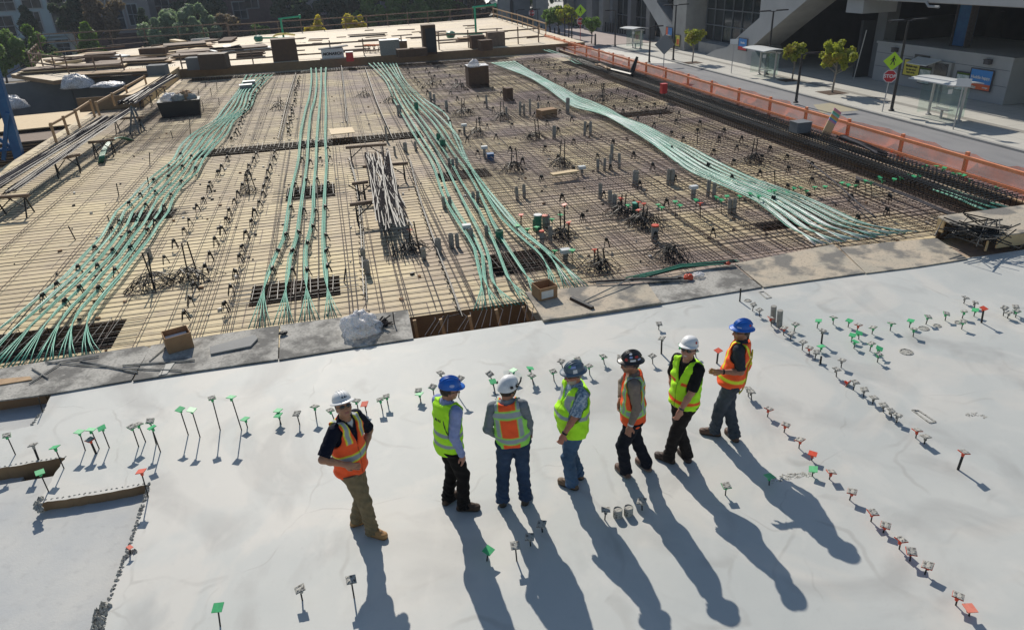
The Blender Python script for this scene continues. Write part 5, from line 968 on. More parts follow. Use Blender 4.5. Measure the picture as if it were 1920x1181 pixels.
# lower public wing with its grey wall
g = MB(); g.box((41.1, 39.9, -1.24), (7.6, 11.1, 2.5)); g.build('wing', M['conc_lt'], st, world=True)
g = MB(); g.box((37.55, 39.9, .04), (.65, 11.25, .14)); g.box((41.1, 34.36, .04), (7.7, .2, .14)); g.build('coping', M['conc_lt'], st, world=True)
g = MB()
for z in (-.62, -1.5): g.box((37.296, 39.9, z), (.012, 11.0, .03))
g.build('wall_joint', M['conc_dk'], st, world=True)
# raised deck, edge beams, columns and dark undercroft
g = MB(); g.box((52, 44, 3.6), (34.6, 66, 1.4)); g.build('platform_deck', M['conc'], st, world=True)
g = MB(); g.box((34.62, 25, 3.9), (.35, 28, 1.9)); g.box((34.62, 60, 3.9), (.3, 38, 1.8)); g.build('edge_beam', M['conc_lt'], st, world=True)
g = MB()
for z, x in ((3.0, 34.35), (3.25, 34.28)): g.tube([(x, 64, z), (x, 38.4, z)], .07, 6)
g.tube([(34.35, 38.5, 3.0), (34.35, 38.2, 2.75), (34.35, 37.4, 2.75)], .07, 6); g.build('drain_pipe', M['conc_lt'], st, world=True)
g = MB(); g.box((35.9, 45.0, 2.5), (2.6, 1.7, .9)); g.build('corbel', M['conc_lt'], st, world=True)
for x, y, w in [(38.3, 46.1, .95), (47, 46.3, .9), (38.6, 31, .8), (52, 38.5, .9), (52, 30, .9), (60, 46, .9)]: g = MB(); g.box((x, y, .3), (w, w, 5.8)); g.build('column', M['conc_dk'] if x < 39 else M['vdark'], st, world=True)  # columns deeper in get the darker colour for the shade there
g = MB(); g.box((39.4, 40.4, 1.6), (.5, 1.0, 3.0)); g.build('blue_panel', M['blue_steel'], st, world=True)
for y in (39.85, 40.98): g = MB(); g.box((39.3, y, 1.6), (.5, .07, 3.1)); g.build('steel_frame', M['steel'], st, world=True)
g = MB(); g.box((50, 60, -.1), (.5, 29, 5.2)); g.box((43, 47.0, -.6), (12, .3, 3.9)); g.box((60, 44.6, -1.0), (.4, 5, 3.5)); g.box((62, 24, -.9), (.4, 14, 3.6)); g.box((62, 36.2, -1.4), (.4, 9, 2.4)); g.box((55, 52, 1.5), (.4, 9, 2.8)); g.box((44.5, 60.2, .2), (11.5, .3, 5.4)); g.build('back_wall_and_sun_block', M['vdark'], st, world=True)  # cross wall behind the struts is added to block sun from the bay
g = MB(); g.box((37.1, 43.55, -.35), (.3, .35, .22)); g.box((37.1, 35.95, -.28), (.3, .35, .22)); 
for y, z, k in ((43.55, -.33, 0), (35.9, -.28, 1)): g = MB(); g.box((37.15, y, z), (.26, .38, .24)); g.box((37.13, y, z + .14), (.3, .42, .04)); g.build('wall_lamp', M['steel'], st, world=True)
# ticket window with awning
t = thing('ticket_window', 'window kiosk with a sloping awning in the grey station wall', 'ticket window', (37.2, 39.1, -1.3))
g = MB(); g.box((37.2, 39.15, -1.35), (.24, 1.5, 1.5)); g.build('frame', M['conc'], t, world=True); g = MB(); g.box((37.1, 39.15, -1.05), (.1, 1.05, .7)); g.build('pane', M['glass'], t, world=True)
g = MB(); g.prism([(37.1, 41.3, -.55), (37.1, 39.3, -.55), (36.2, 39.5, -.85), (36.2, 41.2, -.85)], (0, 0, .05)); g.build('awning', M['roof_w'], t, world=True); g = MB(); g.box((37.25, 41.1, -.75), (.04, 1.3, .7)); g.build('recess', M['glass'], t, world=True)
# posters
def poster(name, lab, y, z, w, h, m, parts=(), X=37.2, rot=0):
    t = thing(name, lab, 'poster', (X, y, z)); g = MB(); g.box((0, 0, 0), (.05, w, h)); g.build('panel', m, t); g = MB()
    for s_ in (1, -1): g.box((-.005, s_ * w / 2, 0), (.07, .05, h + .05)); g.box((-.007, 0, s_ * h / 2), (.07, w - .05, .05))
    g.build('frame', M['steel'], t)
    for fn in parts: fn(t)
    return t
def band_part(dy, dz, w, h, m): return lambda t: (lambda g: (g.box((-.03, dy, dz), (.012, w, h)), g.build('band', m, t)))(MB())
def word(wd, size, dy, dz, m): return lambda t: text_mesh(wd, size, m, t, wallframe((-.036, dy, dz), (-1, 0, 0)))
poster('poster', 'yellow poster with black writing on the grey station wall', 41.75, -1.27, 1.45, 1.0, M['poster_y'], [word('One Bank.', .2, 0, .3, M['black']), word('Multiple ways', .19, 0, .1, M['black']), word('to use your', .19, 0, -.1, M['black']), word('bank cards.', .17, 0, -.28, M['black'])])
poster('poster', 'blue and orange poster on the grey station wall', 36.15, -1.3, 1.6, 1.15, M['sign_b'], [band_part(0, -.40, 1.58, .34, M['sign_o']), word('Huddle happy.', .24, 0, .12, M['sign_w']), word('orange', .14, -.45, -.40, M['sign_w'])])
poster('map_board', 'pale green map board left of the ticket window', 40.5, -1.6, 1.0, 1.0, M['poster_g'], [band_part(0, .42, .95, .12, M['leaf_g'])]); poster('map_board', 'pale green map board between the ticket window and the blue poster', 37.45, -1.55, 1.0, 1.05, M['poster_g'], [band_part(0, .44, .95, .12, M['leaf_g'])])
poster('poster', 'small red and blue banner on the left slanting strut', 71.9, -1.05, 1.5, 1.0, M['sign_b'], [band_part(.5, 0, .48, .98, M['sign_o'])], 33.9)
poster('poster', 'colourful yellow red poster at the foot of the station column', 69.85, -1.65, 1.2, 1.05, M['poster_y'], [band_part(-.2, -.1, .5, .5, M['sign_o']), band_part(.35, .05, .3, .6, M['leaf_br'])], 33.85)
poster('poster', 'blue and red banner on the right slanting strut', 57.5, -.95, 1.35, .95, M['sign_b'], [band_part(0, -.33, 1.3, .28, M['sign_r']), word('Huddle', .22, 0, .12, M['sign_w'])], 33.9)
poster('poster', 'dark framed picture deep under the station', 47.6, -1.2, 1.6, 1.4, M['mulch'], [band_part(0, 0, .9, .8, M['leaf_bn'])], 40.5)
t = thing('display_rack', 'small grey display rack beside the station column', 'rack', (33.4, 71.0, WZ)); g = MB(); g.box((0, 0, .7), (.3, .9, 1.2)); g.build('body', M['conc_dk'], t); g = MB(); g.box((0, 0, .12), (.32, .5, .24)); g.build('foot', M['black'], t)

# ================================================================== STREET FURNITURE
def shelter(px, py, px2, py2, lab, hh=1.86):
    a, b = P(px, py, WZ), P(px2, py2, WZ); d = (b - a); L_ = d.length; d.normalize(); n = Vector((d.y, -d.x, 0)); 
    if n.x > 0: n = -n                             # n points to the road
    t = thing('bus_shelter', lab, 'bus shelter', tuple(a), 0, 'bus shelters along the sidewalk'); H_ = hh
    for p in (a, b): g = MB(); g.tube([p, p + Vector((0, 0, H_))], .075, 8); g.lathe([(.16, 0), (.16, .05), (.08, .08)], 8, tuple(p)); g.build('post', M['alu'], t, world=True)
    for k in range(1):
        g = MB(); c = []
        for s_ in np.linspace(0, 1, 7): 
            o_ = n * (-.55 + 1.9 * s_); z = H_ + .02 + .16 * sin(pi * (s_ * .75 + .1)); c.append((a - d * .5 + o_ + Vector((0, 0, z)), b + d * .5 + o_ + Vector((0, 0, z))))
        for i in range(6):
            q = [c[i][0], c[i][1], c[i + 1][1], c[i + 1][0]]; g.prism(q, (0, 0, .05))
        g.build('roof', M['roof_w'], t, world=True)
    g = MB(); g.beam(a - d * .5 + Vector((0, 0, H_ - .05)), b + d * .5 + Vector((0, 0, H_ - .05)), .08, .1)
    for p in (a, b): g.beam(p + Vector((0, 0, H_ - .08)) - n * .4, p + Vector((0, 0, H_ + .02)) + n * 1.2, .05, .08)
    g.build('roof_frame', M['alu'], t, world=True)
    for p0, p1 in ((a - n * .25, b - n * .25), (a - n * .25, a + n * .8), (b - n * .25, b + n * .8)):
        g = MB(); g.beam(p0 + Vector((0, 0, .95)), p1 + Vector((0, 0, .95)), .012, 1.5); g.build('glass_panel', M['clear'], t, world=True)
    m_ = (a + b) / 2 + n * .15; g = MB(); g.beam(m_ - d * .55 + Vector((0, 0, .48)), m_ + d * .55 + Vector((0, 0, .48)), .38, .05); g.build('bench_seat', M['alu'], t, world=True); g = MB(); g.tube([m_, m_ + Vector((0, 0, .46))], .07, 6); g.build('bench_leg', M['alu'], t, world=True)
    g = MB(); g.beam(b + n * .85 + Vector((0, 0, 1.6)), b + n * 1.1 + Vector((0, 0, 1.6)), .03, .22); g.build('route_sign', M['sign_w'], t, world=True)
shelter(1740, 215, 1797, 228, 'near glass bus shelter in front of the ticket window wall')
shelter(1423, 140, 1451, 147, 'middle glass bus shelter in front of the right slanting strut')
shelter(1186, 90, 1201, 92, 'far glass bus shelter by the pinkish plaza')
def lamp(px, py, ty, lab, kind='T', dirx=1, zb=WZ):
    b = P(px, py, zb); h = 1.0
    lo_, hi_ = 1, 12
    for _ in range(30):
        h = (lo_ + hi_) / 2; v = b + Vector((0, 0, h)) - CAMP; y = 590.5 - FPX * v.dot(CAM_U) / v.dot(CAM_F)
        if y > ty: lo_ = h
        else: hi_ = h
    t = thing('street_lamp', lab, 'street lamp', tuple(b), 0, 'black street lamps'); g = MB(); g.lathe([(.16, 0), (.16, .06), (.09, .12), (.085, .4), (.06, h)], 8); g.build('pole', M['lamp_black'], t)
    arms = ((1, .35), (-1, .35)) if kind == 'T' else ((dirx, 0),)
    for s_, _ in arms:
        g = MB(); g.beam((0, 0, h - .05), (s_ * .35, -.15 * 0, h), .05, .05); g.box((s_ * .72, 0, h + .02), (.85, .3, .07)); g.box((s_ * .75, 0, h + .062), (.8, .27, .015)); g.build('lamp_head', M['lamp_black'] if kind == 'T' else M['steel_dark'], t)
    return t
for px, py, ty, k, d_, lab in [(1671, 208, 39, 'T', 1, 'tall double headed lamp behind the stop sign'), (1492, 193, 102, 'L', 1, 'single arm lamp rising from the road side in front of the big tree'), (1437, 140, 21, 'T', 1, 'tall double headed lamp by the middle bus shelter'), (1262, 113, 10, 'T', 1, 'tall double headed lamp beside the station column'), (1217, 118, 51, 'L', 1, 'single arm lamp beyond the white road paint'), (1072, 79, 28, 'L', 1, 'single arm lamp near the far stop sign'), (1059, 75, 16, 'L', -1, 'thin lamp between the two far trees'), (997, 70, 19, 'L', 1, 'lamp at the start of the orange net'), (1009, 63, 19, 'L', -1, 'second lamp just right of the one at the net start'), (1153, 87, 20, 'L', -1, 'thin lamp left of the far bus shelter'), (969, 60, 20, 'L', 1, 'lamp behind the far guardrail corner')]:
    lamp(px, py, ty, lab, k, d_)
def signpost(px, py, parts, lab, top=3.2, lean=0, m=None):
    b = P(px, py, WZ); t = thing('road_sign', lab, 'road sign', tuple(b)); g = MB(); g.tube([(0, 0, 0), (lean, 0, top)], .032, 6); g.build('post', m or M['alu'], t)
    fc = Vector((CAMP.x - b.x, CAMP.y - b.y, 0)).normalized()
    for kind, z, s_ in parts:
        M4 = wallframe(tuple(fc * .05 + Vector((lean * z / top, 0, z))), fc); R3 = M4.to_3x3(); g = MB()
        if kind == 'stop':
            v = [M4 @ Vector((s_ * cos(pi / 8 + k * pi / 4), s_ * sin(pi / 8 + k * pi / 4), 0)) for k in range(8)]; v2 = [M4 @ Vector((s_ * .9 * cos(pi / 8 + k * pi / 4), s_ * .9 * sin(pi / 8 + k * pi / 4), .012)) for k in range(8)]
            g.prism(v, tuple(fc * .01)); g.build('sign_border', M['sign_w'], t); g = MB(); g.prism(v2, tuple(fc * .01)); g.build('sign_plate', M['sign_r'], t)
            text_mesh('STOP', s_ * .72, M['sign_w'], t, M4 @ Matrix.Translation((0, 0, .026)))
        elif kind == 'ped':
            v = [M4 @ Vector(q) for q in ((s_, 0, 0), (0, s_, 0), (-s_, 0, 0), (0, -s_, 0))]; g.prism(v, tuple(fc * .01)); g.build('sign_plate', M['sign_y'], t)
            g = MB(); q = lambda x, y: M4 @ Vector((x * s_, y * s_, .02))
            g.prism([q(.07 * cos(a) + .03, .50 + .075 * sin(a)) for a in np.linspace(0, 2 * pi, 11)[:-1]], tuple(fc * .006))
            for L_, w in (([(0.02, .40), (-.02, .05)], .17), ([(-.03, .08), (-.2, -.38)], .09), ([(0, .08), (.12, -.12), (.16, -.42)], .09), ([(.02, .36), (.2, .18), (.22, .05)], .06), ([(-.02, .36), (-.18, .16), (-.26, .06)], .06)):
                for i in range(len(L_) - 1): g.beam(q(*L_[i]), q(*L_[i + 1]), w * s_, .006, up=tuple(fc))
            g.build('walking_figure', M['black'], t)
        elif kind == 'back': v = [M4 @ Vector(q) for q in ((s_, 0, 0), (0, s_, 0), (-s_, 0, 0), (0, -s_, 0))]; g.prism(v, tuple(fc * .01)); g.build('sign_plate', M['sign_back'], t)
        elif kind == 'rect': g.beam(tuple(M4 @ Vector((-s_, 0, 0))), tuple(M4 @ Vector((s_, 0, 0))), .02, s_ * 1.2); g.build('sign_plate', M['sign_w'], t)
    return t
signpost(1654, 210, [('stop', 1.95, .36), ('ped', 2.75, .50)], 'near stop sign below a yellow green pedestrian sign', 3.2, .12)
signpost(1088, 82, [('stop', 2.3, .42), ('ped', 3.4, .65)], 'far stop sign below a yellow green pedestrian sign', 3.9, 0, M['sign_r'])
signpost(998, 66, [('stop', 2.6, .40)], 'farthest stop sign behind the guardrail', 3.0)
signpost(1243, 145, [('back', 2.4, .75)], 'grey back of a diamond road sign behind the orange net', 2.6)
signpost(1371, 138, [('rect', 2.35, .3)], 'small bus stop sign on a thin pole left of the middle shelter', 2.5); signpost(1787, 243, [('rect', 2.3, .32)], 'small white bus stop sign at the near shelter', 2.5); signpost(1600, 150, [], 'plain leaning silver pole right of the big street tree', 3.3, .4)
for k, (px, py) in enumerate([(1015, 67), (1023, 69), (1032, 70), (1040, 71), (1049, 73), (1116, 85)]):
    b = P(px, py, WZ); mb = MB(); mb.lathe([(.12, 0), (.11, .1), (.09, 1.05), (.05, 1.15), (.001, 1.16)], 8); tag(mb.build('bollard', M['lamp_black'], at=tuple(b)), 'black bollard in the row near the far street trees' if k < 5 else 'lone black bollard right of the far stop sign', 'bollard', 'black bollards' if k < 5 else None)
for k in range(9):
    b = P(1135 + k * 4.6, 60 + k * .6, WZ); mb = MB(); mb.lathe([(.12, 0), (.11, .1), (.09, 1.05), (.05, 1.15), (.001, 1.16)], 6); tag(mb.build('bollard', M['lamp_black'], at=tuple(b)), 'black bollard in the long row before the dark glazing', 'bollard', 'bollards before the dark glazing')

# ================================================================== TREES
def tree(px, py, top, wpx, lm, lab, zb=WZ, n=900, leaf=.16, shape='round', Y=None, trunkfrac=.35, group=None, bark=None, gap=.25, seed=0):
    rr = np.random.default_rng(seed + int(px * 7 + top)); b = P(px, py, zb) if Y is None else None
    if Y is not None: q_ = J(px, py, Y); b = Vector((q_.x, q_.y, zb))
    dep = (b - CAMP).dot(CAM_F); H_ = 0; 
    lo_, hi_ = .5, 40
    for _ in range(40):
        H_ = (lo_ + hi_) / 2; v = b + Vector((0, 0, H_)) - CAMP; y = 590.5 - FPX * v.dot(CAM_U) / v.dot(CAM_F)
        if y > top: lo_ = H_
        else: hi_ = H_
    W = wpx * dep / FPX / 2 * 1.12
    if Y is not None: W *= 1.15; n = int(n * 1.6); leaf *= .82
    t0 = 0; t = thing('tree', lab, 'tree', tuple(b), 0, group); cz0 = H_ * trunkfrac; ch = (H_ - cz0) / 2; c0 = cz0 + ch
    g = MB(); tr = max(.04, H_ * .016); g.tube([(0, 0, -.05), (.02 * H_, 0, cz0), (0, .01 * H_, cz0 + ch)], [tr * 1.4, tr, tr * .5], 7)
    nb = 9
    for k in range(nb):
        a = rr.uniform(0, 6.28); z = cz0 * .8 + ch * rr.uniform(.0, .9); r_ = W * rr.uniform(.5, .85); g.tube([(0, 0, z), (cos(a) * r_ * .5, sin(a) * r_ * .5, z + ch * .3), (cos(a) * r_, sin(a) * r_, z + ch * rr.uniform(.5, .8))], [tr * .6, tr * .35, tr * .15], 4)
    g.build('trunk', bark or M['bark'], t)
    nc = 46 if shape != 'cone' else 60; cl = []
    for k in range(nc):
        if shape == 'cone':
            f = rr.uniform(0, 1) ** 1.3; r_ = W * (1 - f) * rr.uniform(.3, .8); a = rr.uniform(0, 6.28); cl.append((cos(a) * r_, sin(a) * r_, cz0 + f * 2 * ch * .93, W * (.34 - .2 * f)))
        else:
            v = rr.normal(size=3); v /= np.linalg.norm(v); r_ = rr.uniform(.3, .95) ; cl.append((v[0] * W * r_, v[1] * W * r_, c0 + v[2] * ch * r_ * (.95 if v[2] > 0 else .85), min(W, ch) * rr.uniform(.13, .30)))
    cl = np.array(cl); k = rr.integers(0, nc, n); d = rr.normal(size=(n, 3)); d /= np.linalg.norm(d, axis=1)[:, None]; rad = rr.uniform(.45, 1.08, n) ** .6
    p = cl[k, :3] + d * (cl[k, 3] * rad)[:, None]; nr = d * .8 + rr.normal(size=(n, 3)) * .55 + np.array([0, 0, .3]); nr /= np.linalg.norm(nr, axis=1)[:, None]
    u_ = np.cross(nr, rr.normal(size=(n, 3))); u_ /= np.linalg.norm(u_, axis=1)[:, None]; w_ = np.cross(nr, u_); s_ = leaf * rr.uniform(.6, 1.5, n)[:, None]
    V = np.stack([p - u_ * s_, p - w_ * s_ * .55 + u_ * s_ * .1, p + u_ * s_, p + w_ * s_ * .6 - nr * s_ * .2], 1).reshape(-1, 3)
    me = bpy.data.meshes.new('crown'); me.from_pydata(V.tolist(), [], [(4 * i, 4 * i + 1, 4 * i + 2, 4 * i + 3) for i in range(n)]); me.materials.append(lm)
    o = bpy.data.objects.new('crown', me); COL.objects.link(o); o.parent = t; return t
SG = 'small street trees'
tree(1560, 174, 74, 66, M['leaf_yg'], 'largest street tree with yellow green leaves beside the single arm lamp', n=4200, leaf=.085, trunkfrac=.42, bark=M['bark_lt'], group=SG)
tree(1485, 150, 76, 42, M['leaf_yg'], 'street tree with orange tinged crown right of the middle shelter', n=2800, leaf=.085, trunkfrac=.42, bark=M['bark_lt'], group=SG)
tree(1298, 118, 47, 36, M['leaf_yg'], 'slim street tree in front of the station column', n=2300, leaf=.09, trunkfrac=.42, bark=M['bark_lt'], group=SG)
tree(1109, 82, 24, 32, M['leaf_g'], 'round street tree right of the far stop sign', n=1600, leaf=.13, trunkfrac=.35, group=SG)
tree(1066, 73, 6, 40, M['leaf_yg'], 'yellowish street tree among the bollards', n=1800, leaf=.15, trunkfrac=.4, group=SG)
tree(1046, 71, 8, 36, M['leaf_g'], 'darker street tree left of the yellowish one', n=1800, leaf=.16, trunkfrac=.35, group=SG)
tree(1030, 68, 14, 30, M['leaf_g'], 'dark green street tree leftmost of the far street trees', n=1600, leaf=.15, trunkfrac=.35, group=SG)
for k, (px, py, s_) in enumerate([(1560, 174, .75), (1478, 151, .6), (1298, 118, .7)]):
    c = P(px, py, WZ); mb = MB(); mb.slab([(c.x - s_, c.y - s_), (c.x + s_, c.y - s_), (c.x + s_, c.y + s_), (c.x - s_, c.y + s_)], WZ - .02, WZ + .006); tag(mb.build('tree_pit', M['mulch'], loc=tuple(c)), ['square earth pit under the largest street tree', 'square earth pit under the orange tinged street tree', 'square earth pit under the slim street tree'][k], 'tree pit')
# trees beyond the site on the left
TG_ = 'trees beyond the deck'; GZ = -4.0
tree(14, 160, 42, 190, M['leaf_g'], 'big round green tree at the left frame edge', Y=92, zb=GZ, n=6500, leaf=.30, trunkfrac=.12, group=TG_)
tree(85, 130, 92, 60, M['leaf_g'], 'small green tree right of the big round one', Y=96, zb=GZ, n=2200, leaf=.25, trunkfrac=.1, group=TG_)
tree(58, 60, 2, 62, M['leaf_dk'], 'dark pointed conifer against the pale apartment block', Y=112, zb=GZ, n=4200, leaf=.28, shape='cone', trunkfrac=.05, group=TG_)
tree(150, 60, -45, 62, M['leaf_dk'], 'tall dark tree between the pale and the beige block', Y=114, zb=GZ, n=6000, leaf=.35, trunkfrac=.08, group=TG_)
tree(170, 90, 40, 66, M['leaf_br'], 'bright green pointed bush in front of the tall dark tree', Y=102, zb=GZ, n=3800, leaf=.24, shape='cone', trunkfrac=.03, group=TG_)
tree(200, 60, -30, 62, M['leaf_bn'], 'thin brownish green tree before the beige block', Y=110, zb=GZ, n=3200, leaf=.28, trunkfrac=.15, group=TG_)
tree(275, 60, 12, 52, M['leaf_dk'], 'dark cypress left of the silvery tree', Y=110, zb=GZ, n=3600, leaf=.25, shape='cone', trunkfrac=.03, group=TG_)
tree(338, 60, -4, 112, M['leaf_sv'], 'broad silvery green tree behind the far left deck', Y=108, zb=GZ, n=8000, leaf=.26, trunkfrac=.1, group=TG_)
tree(420, 60, 22, 76, M['leaf_bn'], 'brownish shrubby tree right of the silvery one', Y=112, zb=GZ, n=4200, leaf=.24, trunkfrac=.06, group=TG_)
tree(385, 40, -30, 90, M['leaf_dk'], 'dark tree behind the brownish shrubby one', Y=122, zb=GZ, n=4500, leaf=.35, trunkfrac=.1, group=TG_)
tree(487, 60, 42, 36, M['leaf_g'], 'small dark green bush left of the left pump stand', Y=112, zb=GZ, n=1600, leaf=.22, trunkfrac=.05, group=TG_)
tree(560, 50, -20, 84, M['leaf_dk'], 'dark tree behind the left pump stand', Y=118, zb=GZ, n=4800, leaf=.32, trunkfrac=.1, group=TG_)
tree(592, 62, 27, 30, M['leaf_y'], 'left of two small yellow trees behind the far rail', Y=100, zb=GZ, n=2800, leaf=.2, trunkfrac=.12, group=TG_)
tree(662, 62, 18, 36, M['leaf_y'], 'right of two small yellow trees behind the far rail', Y=100, zb=GZ, n=3400, leaf=.2, trunkfrac=.15, group=TG_)
tree(645, 30, -30, 76, M['leaf_dk'], 'dark tree behind the right yellow tree', Y=122, zb=GZ, n=4200, leaf=.34, trunkfrac=.1, group=TG_)
tree(726, 46, -25, 100, M['leaf_g'], 'large mid green tree above the parked silver car', Y=119, zb=GZ, n=6000, leaf=.3, trunkfrac=.15, group=TG_)
tree(820, 44, -22, 100, M['leaf_g'], 'large green tree right of the one above the silver car', Y=120, zb=GZ, n=6500, leaf=.3, trunkfrac=.12, group=TG_)
tree(905, 36, -8, 88, M['leaf_bn'], 'sparse brown tree behind the right pump stand', Y=118, zb=GZ, n=3400, leaf=.25, trunkfrac=.1, group=TG_)
tree(770, 30, -40, 60, M['leaf_dk'], 'dark tree between the two large green trees', Y=128, zb=GZ, n=3500, leaf=.36, trunkfrac=.1, group=TG_)
tree(1745, 40, 5, 70, M['leaf_g'], 'green tree seen through the opening under the station deck', Y=75, zb=GZ, n=2500, leaf=.25, trunkfrac=.2, group=TG_)
tree(1895, 60, 5, 80, M['leaf_g'], 'green tree at the right edge seen under the station deck', Y=60, zb=GZ, n=2500, leaf=.25, trunkfrac=.2, group=TG_)

# ================================================================== APARTMENTS BEYOND
def apartments(lab, X0, X1, Y, m, wins, ztop=14, base=None, bz=-1.5, extra=None):
    t = thing('apartment_building', lab, 'building', ((X0 + X1) / 2, Y, GZ)); g = MB(); g.box(((X0 + X1) / 2, Y + 6, (ztop + GZ) / 2), (X1 - X0, 12, ztop - GZ)); g.build('wall', m, t, world=True)
    if base: g = MB(); g.box(((X0 + X1) / 2, Y + 5.9, (bz + GZ) / 2), (X1 - X0 + .3, 12, bz - GZ)); g.box(((X0 + X1) / 2, Y + 5.7, bz + .1), (X1 - X0 + .6, 12, .25)); g.build('brick_base', base, t, world=True)
    for (px, py, w, h) in wins:
        q = J(px, py, Y); g = MB(); g.box((q.x, Y - .03, q.z), (w + .3, .10, h + .3)); f = g.build('window_frame', M['conc_lt'] if m is not M['brick'] else M['conc'], t, world=True)
        g = MB(); 
        g.box((q.x - w / 4, Y - .09, q.z), (w / 2 - .08, .04, h)); g.box((q.x + w / 4, Y - .09, q.z), (w / 2 - .08, .04, h)); g.build('pane', M['glass_b'], f, world=True)
        g = MB(); g.box((q.x, Y - .115, q.z), (w, .04, .07)); g.build('glazing_bar', M['conc_lt'], f, world=True)
    return t
apartments('pale blue grey apartment block at the upper left', -75, -37.0, 124, M['facade'], [(8, 5, 2.4, 2.2), (57, 0, 2.4, 2.2), (104, -2, 2.4, 2.2), (10, 50, 2.4, 2.6), (68, 42, 1.4, 2.6), (117, 44, 2.2, 2.8), (120, 90, 1.8, 2.4), (8, 95, 2, 2.4), (60, 92, 2, 2.4)])
g = MB(); 
for z in (-1.0, -1.5, -2.0): g.box((-48, 123.7, z), (22.4, .5, .22))
tag(g.build('cornice', M['facade'], loc=(-48, 124, -1.5)), 'banded cornice on the pale apartment block above its ground floor', 'cornice')
apartments('beige apartment block with a brick ground floor', -33.5, -25.5, 126, M['facade2'], [(217, 35, 2.4, 3.0), (250, 28, 1.4, 2.8), (208, 2, 1.6, 1.6), (225, -22, 2.4, 2.6)], base=M['brick'], bz=-1.6)
apartments('dark brown brick apartment wing behind the trees', -25.5, -6.5, 131, M['brick'], [(320, 28, 2, 2.4), (360, 30, 2, 2.4), (410, 25, 2, 2.4), (300, -5, 2, 2.4), (450, 20, 2, 2.4), (470, 0, 2, 2.4)])
apartments('long beige block with brick ground floor behind the far rail', -6.5, 16, 132, M['facade2'], [(515, 8, 2, 2.4), (552, 4, 2, 2.4), (605, 5, 2, 2.4), (680, 12, 2, 2.4), (700, -4, 2, 2.4), (740, 8, 2, 2.4), (790, 0, 2, 2.4)], base=M['brick'], bz=-.9)
apartments('dark block at the back right of the far rail', 16, 27, 136, M['brick'], [(840, -2, 2, 2.2), (880, -4, 2, 2.2)])
for k, (px, py, w) in enumerate([(510, 42, 3), (640, 36, 3), (580, 40, 3.4), (700, 32, 3)]):
    q = J(px, py, 131.8); g = MB(); g.box((q.x, 131.7, q.z), (w, .2, 2.6)); o = g.build('shopfront', M['glass_b'], loc=(q.x, 131.7, q.z)); tag(o, ['dark shop window behind the left pump stand', 'dark shop window left of the right yellow tree', 'dark shop window between the pump stand and yellow tree', 'dark shop window under the large green tree'][k], 'shop window')
# raised highway columns and lot beyond the plaza
for k, (px, py, w, lab) in enumerate([(946, 52, 1.5, 'first viaduct column from the left beyond the plaza'), (976, 50, 2.4, 'second viaduct column from the left, broad greenish'), (1014, 50, 1.8, 'third viaduct column from the left behind the lamps'), (1069, 45, 1.6, 'fourth viaduct column behind the yellowish street tree'), (1088, 46, 1.4, 'fifth viaduct column above the far signs'), (1119, 56, 2.2, 'sixth and darkest viaduct column by the station glazing'), (1137, 58, 1.6, 'seventh viaduct column next to the station glazing')]):
    c = P(px, py, -2.5); mb = MB(); mb.box((0, 0, 6.5), (w, w, 13)); mb.box((0, 0, .3), (w * 1.25, w * 1.25, .6)); tag(mb.build('viaduct_column', M['conc'] if k in (0, 2, 3, 6) else M['conc_dk'], at=tuple(c)), lab, 'column', 'viaduct columns')
g = MB(); g.box((60, 135, 9.0), (90, 34, 1.2)); g.box((60, 117.6, 9.4), (90, .4, 1.6)); tag(g.build('viaduct_deck', M['conc'], loc=(60, 130, 9)), 'raised concrete highway deck above the columns', 'viaduct')
for k, (px, py, w, m_) in enumerate([(1000, 30, 30, 'leaf_dk'), (1180, 20, 30, 'leaf_dk')]):
    pass
# ================================================================== CARS
def car(px, py, z, m, lab, rz=0, L_=4.5):
    c = P(px, py, z); t = thing('parked_car', lab, 'car', tuple(c), rz, 'cars parked beyond the deck')
    prof = [(-2.2, .35), (-2.22, .75), (-1.9, .95), (-1.35, 1.02), (-.75, 1.42), (.55, 1.45), (1.25, 1.0), (2.0, .88), (2.22, .65), (2.22, .35)]
    g = MB(); W_ = .86
    for i, (x, zz) in enumerate(prof): pass
    n = len(prof); vs = [(x, s_ * (W_ if zz < 1.1 else W_ * .8), zz) for s_ in (-1, 1) for x, zz in prof]
    g.add(vs, [tuple(range(n)), tuple(range(2 * n - 1, n - 1, -1))] + [(i, i + n, (i + 1) % n + n, (i + 1) % n) for i in range(n)]); g.build('body', m, t)
    for s_ in (-1, 1):
        g = MB(); g.prism([(-1.2, s_ * .815, 1.03), (-.72, s_ * .72, 1.36), (.5, s_ * .72, 1.38), (1.05, s_ * .81, 1.03)], (0, s_ * .03, 0)); g.build('side_window', M['glass_b'], t)
        for x in (-1.38, 1.38): g = MB(); g.tube([(x, s_ * .70, .33), (x, s_ * .90, .33)], .33, 12); wh = g.build('wheel', M['black'], t); g = MB(); g.tube([(x, s_ * .895, .33), (x, s_ * .91, .33)], .19, 10); g.build('rim', M['alu'], wh)
    g = MB(); g.box((2.2, 0, .66), (.06, 1.4, .14)); g.build('headlights', M['sign_w'], t); return t
M['car_s'] = mat('silver_car_paint', (.38, .40, .43), .3, metal=.3, coat=.5); M['car_d'] = mat('dark_car_paint', (.03, .035, .045), .3, coat=.5); M['car_w'] = mat('white_car_paint', (.7, .7, .7), .3, coat=.5)
car(768, 60, -4, M['car_s'], 'silver car seen through the far rail below the large green tree', .05); car(630, 66, -4, M['car_d'], 'dark car seen through the far rail between the yellow trees', .05)
